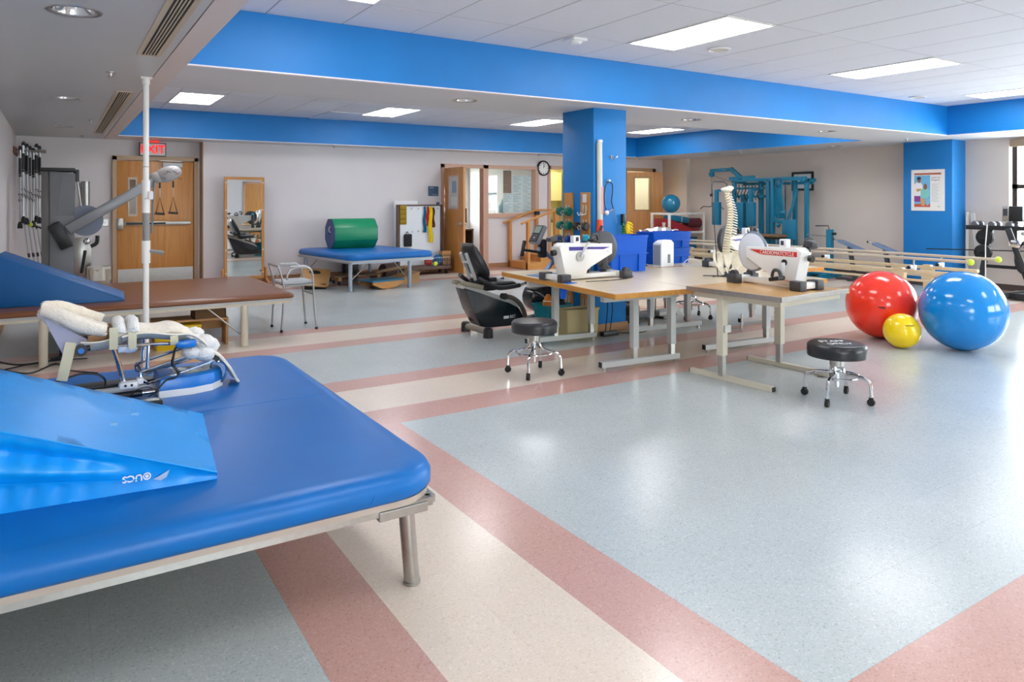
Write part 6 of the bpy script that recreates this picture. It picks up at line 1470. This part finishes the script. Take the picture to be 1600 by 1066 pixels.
for x in (-0.36, 0.40):
    o = MB().sph((0, 0, 0), 0.044, n=24, m=16).build('tennis_ball', TENNIS, t, 180); o.location = (x, 0.0, 0.65)
    MB().ring((0, 0, 0), 0.0435, 0.002, (0.4, 1, 0.3), n=28, m=5).build('ball_seam', WHITEP, o)

# ------------------------------------------------------------------ teal multi gym
t = thing('multi_gym', 'teal multi station weight gym against the right wall', 'multi gym', (12.4, 9.0, 0))
def P(y, z, x=0.0): return (x, y-9.0, z)
def post(name, y, z0, z1, w=0.075, x=0.0, d=0.075, m=TEAL):
    return MB().boxz(x-d/2, x+d/2, y-9.0-w/2, y-9.0+w/2, z0, z1, 0.006).build(name, m, t, 30)
for y, x in ((10.50, 0.0), (9.90, 0.12), (9.78, 0.3), (9.62, 0.0), (9.44, -0.1), (9.10, 0.15), (8.80, 0.1)): post('upright', y, 0.05, 1.90, 0.085 if y in (9.62, 9.9) else 0.07, x)
MB().bar(P(10.56, 1.90), P(8.74, 1.90), 0.075, 0.075, 0.006).build('top_beam', TEAL, t, 30)
MB().bar(P(10.5, 1.82, 0.3), P(8.80, 1.82, 0.3), 0.06, 0.06, 0.006).build('rear_beam', TEAL, t, 30)
MB().bar(P(10.5, 1.86, -0.02), P(10.5, 1.86, 0.35), 0.06, 0.06).bar(P(8.8, 1.87, -0.05), P(8.8, 1.87, 0.35), 0.07, 0.07).build('tie_beam', TEAL, t, 30)
MB().bar(P(11.16, 2.13), P(10.58, 2.14), 0.075, 0.075, 0.006).build('lat_arm', TEAL, t, 30)
MB().bar(P(10.60, 2.16), P(10.28, 1.92), 0.075, 0.085, 0.006).build('lat_brace', TEAL, t, 30)
MB().bar(P(10.62, 1.94), P(9.98, 1.96), 0.07, 0.06).build('lat_foot', TEAL, t, 30)
MB().bar(P(10.80, 2.14, -0.039), P(10.70, 2.14, -0.039), 0.04, 0.004).build('model_sticker', WHITEP, t, 0)
MB().cyl(P(11.14, 2.05, -0.03), P(11.14, 2.05, 0.03), 0.06, n=20).box(P(11.14, 2.09), (0.05, 0.09, 0.1), None, 0.01).build('pulley', TEAL, t)
MB().cyl(P(11.14, 2.0), P(11.14, 1.37), 0.005, n=6).cyl(P(11.12, 2.03, 0.0), P(10.55, 1.85, 0.0), 0.004, n=6).build('cable', BLACK, t)
MB().cyl(P(11.16, 1.585), P(11.12, 1.585), 0.035, n=12).build('cable_stop', BLACK, t)
MB().tube([P(11.47, 1.27), P(11.38, 1.33), P(11.2, 1.325), P(11.14, 1.345), P(11.08, 1.325), P(10.9, 1.33), P(10.80, 1.27)], 0.013, 8, smooth=4).build('lat_bar', mat('bar_grey', '#7b746c', 0.3, metal=0.7), t)
for y0, y1, z0, z1, x, nm in ((10.72, 10.92, 0.93, 1.43, -0.2, 'arm pad'), (10.13, 10.46, 0.66, 1.43, -0.12, 'back pad'), (9.80, 10.00, 0.93, 1.43, -0.2, 'arm pad')):
    MB().boxz(x-0.05, x+0.05, y0-9, y1-9, z0, z1, 0.02).build('pad', TEALV, t, 40)
for y in (10.82, 9.90): MB().boxz(-0.23, -0.17, y-9.04, y-8.96, 1.40, 1.70, 0.006).build('pad_arm', TEAL, t, 30)
MB().bar(P(10.48, 1.55), P(9.72, 1.55), 0.09, 0.05, 0.004).bar(P(10.48, 1.72), P(9.72, 1.72), 0.05, 0.04, 0.004).build('cam_bar', TEAL, t, 30)
for k in range(8):
    MB().tube([P(10.42-0.085*k, 1.80, -0.05), P(10.40-0.085*k, 1.68, -0.07), P(10.44-0.085*k, 1.60, -0.07), P(10.41-0.085*k, 1.48, -0.05)], 0.012, 6, smooth=3).build('cable_loop', BLACK if k % 2 else TEAL, t)
post('centre_column', 10.28, 0.4, 1.6, 0.15, 0.05, 0.06)
for k in range(11): MB().boxz(0.18, 0.30, 9.73-9, 9.88-9, 0.18+0.045*k, 0.22+0.045*k, 0.004).build('weight_plate', TEAL, t, 0)
for k in range(8): MB().boxz(0.10, 0.28, 9.18-9, 9.40-9, 0.15+0.05*k, 0.195+0.05*k, 0.004).build('weight_plate', TEAL, t, 0)
for y in (9.22, 9.36): MB().cyl(P(y, 0.1, 0.19), P(y, 1.85, 0.19), 0.012, n=8).build('guide_rod', CHROME, t)
for k in range(5):
    MB().tube([P(9.36-0.025*k, 1.86, -0.06), P(9.38-0.035*k, 1.6, -0.09), P(9.40-0.05*k, 1.25, -0.08), P(9.36-0.04*k, 1.10, -0.06)], 0.020, 6, smooth=4).build('strap_bundle', TEAL, t)
MB().sph(P(9.32, 1.82, -0.08), 0.075, (1, 0.9, 1.3)).build('pulley_cover', mat('dark_teal', '#0b5575', 0.4), t)
MB().bar(P(8.93, 1.68, -0.02), P(9.12, 1.05, -0.05), 0.045, 0.045).build('press_arm', TEAL, t, 30)
MB().bar(P(9.40, 1.06, -0.1), P(8.95, 1.00, -0.1), 0.08, 0.07, 0.01).cyl(P(9.22, 1.22, -0.12), P(9.12, 1.22, -0.12), 0.03).cyl(P(9.02, 1.04, -0.14), P(8.92, 1.0, -0.14), 0.05).cyl(P(9.30, 0.98, -0.14), P(9.26, 0.95, -0.14), 0.04).build('press_head', TEAL, t)
MB().boxz(-0.22, -0.12, 8.86-9, 9.14-9, 0.70, 1.09, 0.02).build('pad', TEALV, t, 40)
MB().boxz(-0.5, -0.1, 9.0-9, 10.35-9, 0.74, 0.79, 0.015).build('bench_pad', mat('brown_bench_vinyl', '#77593f', 0.4), t, 40)
MB().boxz(-0.45, -0.15, 9.05-9, 10.3-9, 0.70, 0.74).build('bench_deck', BLACK, t, 0)
for y in (9.1, 10.2): MB().boxz(-0.36, -0.28, y-9.04, y-8.96, 0.05, 0.70).build('bench_leg', TEAL, t, 0)
MB().boxz(-0.45, 0.4, 10.42-9, 10.58-9, 0, 0.06, 0.006).boxz(-0.45, 0.4, 8.72-9, 8.88-9, 0, 0.06, 0.006).boxz(-0.06, 0.06, 8.7-9, 10.6-9, 0.0, 0.055, 0.006).boxz(0.24, 0.36, 8.7-9, 10.6-9, 0, 0.055, 0.006).build('base_frame', TEAL, t, 30)
for y in (10.8, 9.95): MB().bar(P(y, 1.68, -0.2), P(10.45 if y > 10.2 else 9.9, 1.70, 0.0), 0.05, 0.05).build('arm_pivot', TEAL, t, 30)
t = thing('leg_press', 'teal leg machine with a padded lever in front of the blank right wall', 'exercise machine', (12.35, 8.2, 0))
MB().boxz(-0.05, 0.05, -0.05, 0.05, 0.05, 0.92, 0.006).build('upright', TEAL, t, 30)
MB().boxz(-0.12, 0.12, -0.02, 0.42, 0.06, 0.14, 0.008).boxz(-0.3, 0.3, -0.04, 0.04, 0, 0.08).boxz(-0.3, 0.3, 0.36, 0.44, 0, 0.08).build('base', TEAL, t, 30)
MB().tube([(-0.02, 0.0, 0.90), (-0.02, 0.02, 0.99), (-0.03, 0.28, 0.98)], 0.014, 8).build('top_handle', mat('bar_grey', '#7b746c', 0.3, metal=0.7), t)
MB().cyl((0, -0.05, 0.84), (0, -0.12, 0.84), 0.025).build('knob', BLACK, t)
MB().cyl((-0.03, 0.48, 0.80), (-0.03, 0.02, 0.79), 0.008, n=8).build('lever_rod', CHROME, t)
for y, z, lb in ((7.95, 0.72, 'grey padded lever bench left of the blue pillar'), (7.28, 0.70, 'second grey padded lever bench nearest the blue pillar')):
    t = thing('lever_bench', lb, 'bench', (12.35, y, 0), 0)
    MB().bar((0, 0.05, z), (0, -0.42, z-0.17), 0.16, 0.05, 0.015).build('pad', mat('slate_pad', '#6f86a6', 0.45), t, 40)
    MB().cyl((0, 0.16, z+0.02), (0, 0.04, z), 0.016).build('bar', STEEL, t); MB().sph((0, 0.17, z+0.022), 0.022).build('end_knob', BLACK, t)
    MB().bar((0, -0.15, z-0.10), (0, -0.25, 0.05), 0.06, 0.06).boxz(-0.2, 0.2, -0.3, -0.22, 0, 0.05).boxz(-0.05, 0.05, -0.42, 0.1, 0, 0.04).build('frame', DGREY, t, 30)

t = thing('framed_picture', 'small picture in a thick black frame above the multi gym', 'picture', (13.07, 9.30, 1.865))
for a in ((-0.25, 0.25, 0.15, 0.195), (-0.25, 0.25, -0.195, -0.15)): MB().boxz(-0.015, 0.02, a[0], a[1], a[2], a[3], 0.004).build('frame_rail', BLACK, t, 0)
for s in (-1, 1): MB().boxz(-0.015, 0.02, s*0.23-0.022, s*0.23+0.022, -0.15, 0.15, 0.004).build('frame_side', BLACK, t, 0)
MB().boxz(0.0, 0.015, -0.21, 0.21, -0.15, 0.15).build('mount', PAPER, t, 0); MB().boxz(-0.003, 0.0, -0.07, 0.07, -0.06, 0.05).build('print', mat('mauve_print', '#9a7a80', 0.6), t, 0)

# ------------------------------------------------------------------ shelf unit by the ajar door
t = thing('pipe_shelf', 'white pipe shelf unit holding a teal ball, red wedge and bolster', 'shelf', (12.33, 12.1, 0))
WP = WHITE
for x in (-0.56, 0.56):
    for y in (-0.28, 0.28): MB().boxz(x-0.025, x+0.025, y-0.025, y+0.025, 0, 1.18, 0.006).build('post', WP, t, 30)
for z in (0.30, 0.72, 1.155):
    for y in (-0.28, 0.28): MB().boxz(-0.56, 0.56, y-0.022, y+0.022, z-0.022, z+0.022, 0.005).build('rail', WP, t, 30)
    for x in (-0.56, 0.56): MB().boxz(x-0.022, x+0.022, -0.28, 0.28, z-0.022, z+0.022, 0.005).build('end_rail', WP, t, 30)
    if z < 1: MB().boxz(-0.55, 0.55, -0.27, 0.27, z+0.018, z+0.03).build('shelf_board', WP, t, 0)
for x in (-0.25, 0.1): MB().boxz(x-0.02, x+0.02, -0.28, 0.28, 1.135, 1.175).build('cross_rail', WP, t, 0)
t = thing('exercise_ball', 'teal exercise ball on top of the white pipe shelf', 'exercise ball', (12.10, 12.1, 1.392))
MB().sph((0, 0, 0), 0.215, n=32, m=22).build('shell', mat('teal_ball_rubber', '#137aa0', 0.22, coat=0.2), t, 180); MB().cyl((-0.1, -0.185, 0.03), (-0.102, -0.188, 0.03), 0.012).build('valve', WHITEP, t)
t = thing('foam_wedge', 'dark red foam wedge on the middle of the pipe shelf', 'wedge', (12.30, 12.1, 0.752))
MB().prism([(-0.5, 0.0), (0.5, 0.0), (0.5, 0.06), (0.15, 0.08), (-0.5, 0.30)], -0.25, 0.25, 'xz', 0.012).build('cover', RED, t, 40); MB().tube([(-0.5, -0.252, 0.295), (0.15, -0.252, 0.078), (0.5, -0.252, 0.058)], 0.004, 5).build('piping', MAROON, t)
t = thing('foam_block', 'teal vinyl block lying on the red wedge', 'foam block', (12.27, 12.1, 0.93), 0)
q = MB().box((0, 0, 0.095), (0.48, 0.4, 0.14), Matrix.Rotation(0.12, 3, 'Y'), 0.03); q.build('cover', TEALV, t, 40)
MB().box((-0.02, -0.203, 0.10), (0.03, 0.006, 0.13), Matrix.Rotation(0.12, 3, 'Y')).build('strap', mat('pale_strap', '#9db8c4', 0.6), t, 0)
t = thing('bolster', 'maroon cylinder bolster end sticking out of the pipe shelf', 'bolster', (12.72, 12.02, 0.935), 0)
MB().lathe([(0, -0.22), (0.10, -0.22), (0.115, -0.2), (0.115, 0.2), (0.10, 0.22), (0, 0.22)], (0, 0, 0), (1, -0.12, 0), 24).build('body', MAROON, t); MB().lathe([(0, 0.221), (0.09, 0.221), (0.09, 0.224), (0, 0.224)], (0, 0, 0), (1, -0.12, 0), 24).build('end_disc', mat('maroon_dark', '#54262d', 0.8), t)
t = thing('paper_cup', 'white paper cup on a small ledge left of the pipe shelf', 'cup', (11.68, 11.9, 0.86))
MB().lathe([(0, 0), (0.03, 0), (0.04, 0.1), (0.036, 0.1), (0.028, 0.006), (0, 0.006)], n=18).build('cup', WHITEP, t); MB().ring((0, 0, 0.1), 0.04, 0.003).build('rim', WHITEP, t)
t = thing('side_stand', 'small oak stand left of the pipe shelf', 'stand', (11.62, 11.9, 0))
MB().boxz(-0.12, 0.12, -0.12, 0.12, 0.83, 0.86, 0.004).build('top', OAKX, t, 0)
for x in (-0.09, 0.09):
    for y in (-0.09, 0.09): MB().boxz(x-0.015, x+0.015, y-0.015, y+0.015, 0, 0.83).build('leg', OAKX, t, 0)
t = thing('storage_box', 'teal box on the low shelf of the pipe unit', 'box', (12.45, 12.1, 0.332))
MB().boxz(-0.3, 0.3, -0.2, 0.2, 0, 0.26, 0.02).build('body', TEALV, t, 40); MB().boxz(-0.31, 0.31, -0.21, 0.21, 0.24, 0.28, 0.015).build('lid', mat('dark_teal', '#0b5575', 0.4), t, 40)

# ------------------------------------------------------------------ poster and weights at the right
t = thing('poster', 'white framed health poster with two people on the blue pillar', 'poster', (12.652, 6.555, 1.645))
MB().boxz(-0.006, 0.006, -0.28, 0.28, -0.355, 0.355, 0.003).build('board', WHITE, t, 0)
def ink(nm, y0, y1, z0, z1, c, x=-0.0075):
    MB().boxz(x, -0.006, y0, y1, z0, z1).build(nm, mat('ink_'+c[1:], c, 0.55), t, 0)
# seen from -x the picture's left is +y
ink('header_bar', -0.225, 0.225, 0.265, 0.295, '#b5573f')
ink('picture', -0.045, 0.225, -0.29, 0.255, '#6fb2dc')
ink('picture_floor', -0.045, 0.225, -0.29, -0.235, '#c4553f', -0.0082)
ink('picture_bench', 0.12, 0.225, -0.20, -0.10, '#8b3f93', -0.0082)
def fig(nm, poly, c, x):
    MB().prism(poly, x, x-0.0008, 'yz').build(nm, mat('ink_'+c[1:], c, 0.55), t, 0)
def oval(cy, cz, ry, rz, n=18): return [(cy+ry*math.cos(2*PI*i/n), cz+rz*math.sin(2*PI*i/n)) for i in range(n)]
fig('printed_person', [(0.225, 0.10), (0.19, 0.13), (0.155, 0.15), (0.115, 0.13), (0.08, 0.08), (0.085, -0.1), (0.225, -0.1)], '#e9e6ea', -0.0084)
fig('printed_face', oval(0.14, 0.165, 0.028, 0.042), '#8a5a3c', -0.0094)
fig('printed_hair', oval(0.143, 0.205, 0.036, 0.030), '#2a2a3a', -0.0104)
fig('printed_arm', [(0.195, 0.02), (0.11, 0.03), (0.105, 0.0), (0.17, -0.03)], '#c9a060', -0.0094)
fig('printed_person', [(0.115, -0.01), (0.09, 0.03), (0.0, 0.03), (-0.035, -0.01), (-0.035, -0.09), (0.0, -0.14), (0.115, -0.13)], '#7fcac4', -0.0094)
fig('printed_face', oval(0.035, 0.06, 0.030, 0.052), '#8f5f40', -0.0104)
fig('printed_leg', [(0.115, -0.13), (0.05, -0.15), (0.045, -0.27), (0.10, -0.27)], '#d09a5e', -0.0104)
fig('printed_leg', [(0.03, -0.15), (-0.03, -0.15), (-0.02, -0.26), (0.02, -0.26)], '#86b7cf', -0.0104)
text('heading', 'Learn to\nRespect', 0.042, mat('ink_navy', '#3a4a6a', 0.55), t, (-0.0075, -0.065, 0.195), ROT_LEFT, 0.0004, 'LEFT')
b = MB()
for k in range(16): b.boxz(-0.0072, -0.006, -0.20+0.04*((k*5) % 3)/2, -0.065, 0.105-0.02*k-0.003, 0.105-0.02*k+0.003)
b.boxz(-0.0072, -0.006, -0.2, -0.17, -0.29, -0.27)
b.build('body_text', mat('ink_grey', '#b8bbbd', 0.6), t, 0, kind='stuff')
for k, (y, ln, h) in enumerate(((6.10, 0.0, 1.27), (6.02, 0.16, 1.25))):
    t = thing('lumber_board', ('pale board standing upright against the blue pillar' if k == 0 else 'pale board leaning beside the upright one at the pillar'), 'board', (13.02, y, 0), 0, 'pale boards by the pillar')
    MB().bar((0, -ln, 0.0), (0.02, 0, h), 0.02, 0.07, 0.003).build('plank', mat('pale_board', '#ebe4d6', 0.5), t, 0)
t = thing('dumbbell_stand', 'black steel weight rack with dumbbells and plates by the window', 'weight rack', (12.65, 5.25, 0))
BK = mat('black_steel', '#1d1e22', 0.35)
for s in (-1, 1):
    MB().bar((-0.2, s*0.42, 0.0), (0.12, s*0.36, 1.02), 0.07, 0.06, 0.006).build('upright', BK, t, 30)
    MB().bar((-0.32, s*0.42, 0.03), (0.3, s*0.42, 0.03), 0.07, 0.06).build('foot', BK, t, 30)
MB().boxz(-0.14, 0.2, -0.62, 0.62, 1.00, 1.03, 0.004).boxz(-0.16, -0.13, -0.62, 0.62, 1.0, 1.07, 0.004).build('tray', BK, t, 30)
MB().bar((-0.05, -0.4, 0.42), (-0.05, 0.4, 0.42), 0.05, 0.05).build('cross_bar', BK, t, 30)
for s, z, xx in ((1, 0.88, 0.0), (1, 0.64, -0.06), (-1, 0.66, -0.06), (-1, 0.38, -0.1)):
    MB().cyl((xx, s*0.36, z), (xx-0.28, s*0.36, z), 0.018, n=10).build('plate_peg', BK, t)
    MB().lathe([(0.02, -0.04), (0.11, -0.04), (0.125, -0.03), (0.125, 0.03), (0.11, 0.04), (0.02, 0.04)], (xx-0.10, s*0.36, z), (1, 0, 0), 22).build('weight_plate', RUBBER, t)
MB().bar((-0.35, 1.15, 0.66), (-0.05, -0.3, 0.69), 0.018, 0.018).build('long_bar', BK, t, 30)
for k in range(5):
    y = 5.25+0.52-0.25*k
    t = thing('dumbbell', ['first', 'second', 'third', 'fourth', 'fifth'][k]+' chrome dumbbell from the pillar on the black weight rack', 'dumbbell', (12.68, y, 1.085), 0, 'chrome dumbbells on the black rack')
    MB().cyl((-0.06, 0, 0), (0.06, 0, 0), 0.016, n=12).build('handle', CHROME, t)
    for s in (-1, 1): MB().lathe([(0, -0.04), (0.045, -0.04), (0.052, -0.03), (0.052, 0.03), (0.045, 0.04), (0, 0.04)], (s*0.1, 0, 0), (1, 0, 0), 18).build('head', mat('dull_steel', '#8f9096', 0.3, metal=0.9), t)
t = thing('radio', 'black boxy radio with a silver front on the weight rack', 'radio', (12.72, 5.26, 1.138), 0.0)
MB().boxz(-0.1, 0.16, -0.15, 0.12, 0, 0.24, 0.01).build('case', BLACK, t)
MB().boxz(-0.125, -0.1, -0.02+0.05, 0.125, 0.0, 0.24, 0.02).build('front_panel', STEEL, t); MB().boxz(-0.128, -0.124, 0.045, 0.11, 0.09, 0.2, 0.006).build('display', DGREY, t, 0); MB().cyl((-0.14, 0.078, 0.045), (-0.12, 0.078, 0.045), 0.02).build('dial', CHROME, t)
t = thing('desk_shelf', 'wooden drawer ledge under the right window', 'ledge', (12.95, 4.6, 0.86))
MB().boxz(-0.1, 0.14, -0.7, 0.35, 0, 0.11, 0.006).build('drawer', OAKX, t, 0); MB().sph((-0.115, 0.05, 0.055), 0.02).build('knob', CHROME, t)
for y in (-0.65, 0.3): MB().boxz(0.02, 0.1, y-0.03, y+0.03, -0.86, 0).build('leg', OAK, t, 0)
t = thing('upper_body_trainer', 'black exercise machine frame at the right edge before the window', 'exercise machine', (11.95, 4.75, 0), 0.0)
MB().bar((0.0, 0.28, 1.05), (0.1, 0.0, 0.1), 0.06, 0.08, 0.01).build('frame', BK, t, 30)
MB().boxz(-0.12, 0.33, -0.35, 0.3, 0.02, 0.11, 0.02).bar((-0.35, 0.35, 0.06), (0.2, 0.1, 0.1), 0.08, 0.07).build('base', BK, t, 30)
MB().ring((0.05, 0.1, 0.62), 0.16, 0.025, (0.9, -0.45, 0), 32, 8, (0.8, 1.35)).build('drive_loop', BK, t)
MB().box((0.02, 0.16, 0.83), (0.16, 0.14, 0.12), None, 0.02).build('clamp', CHROME, t)
MB().cyl((0.0, 0.1, 0.98), (0.0, -0.45, 1.0), 0.03).build('roller', STEEL, t)
MB().tube([(-0.02, 0.55, 1.1), (-0.03, 0.57, 0.8), (-0.03, 0.57, 0.3)], 0.008, 8).build('white_tube', WHITEP, t)
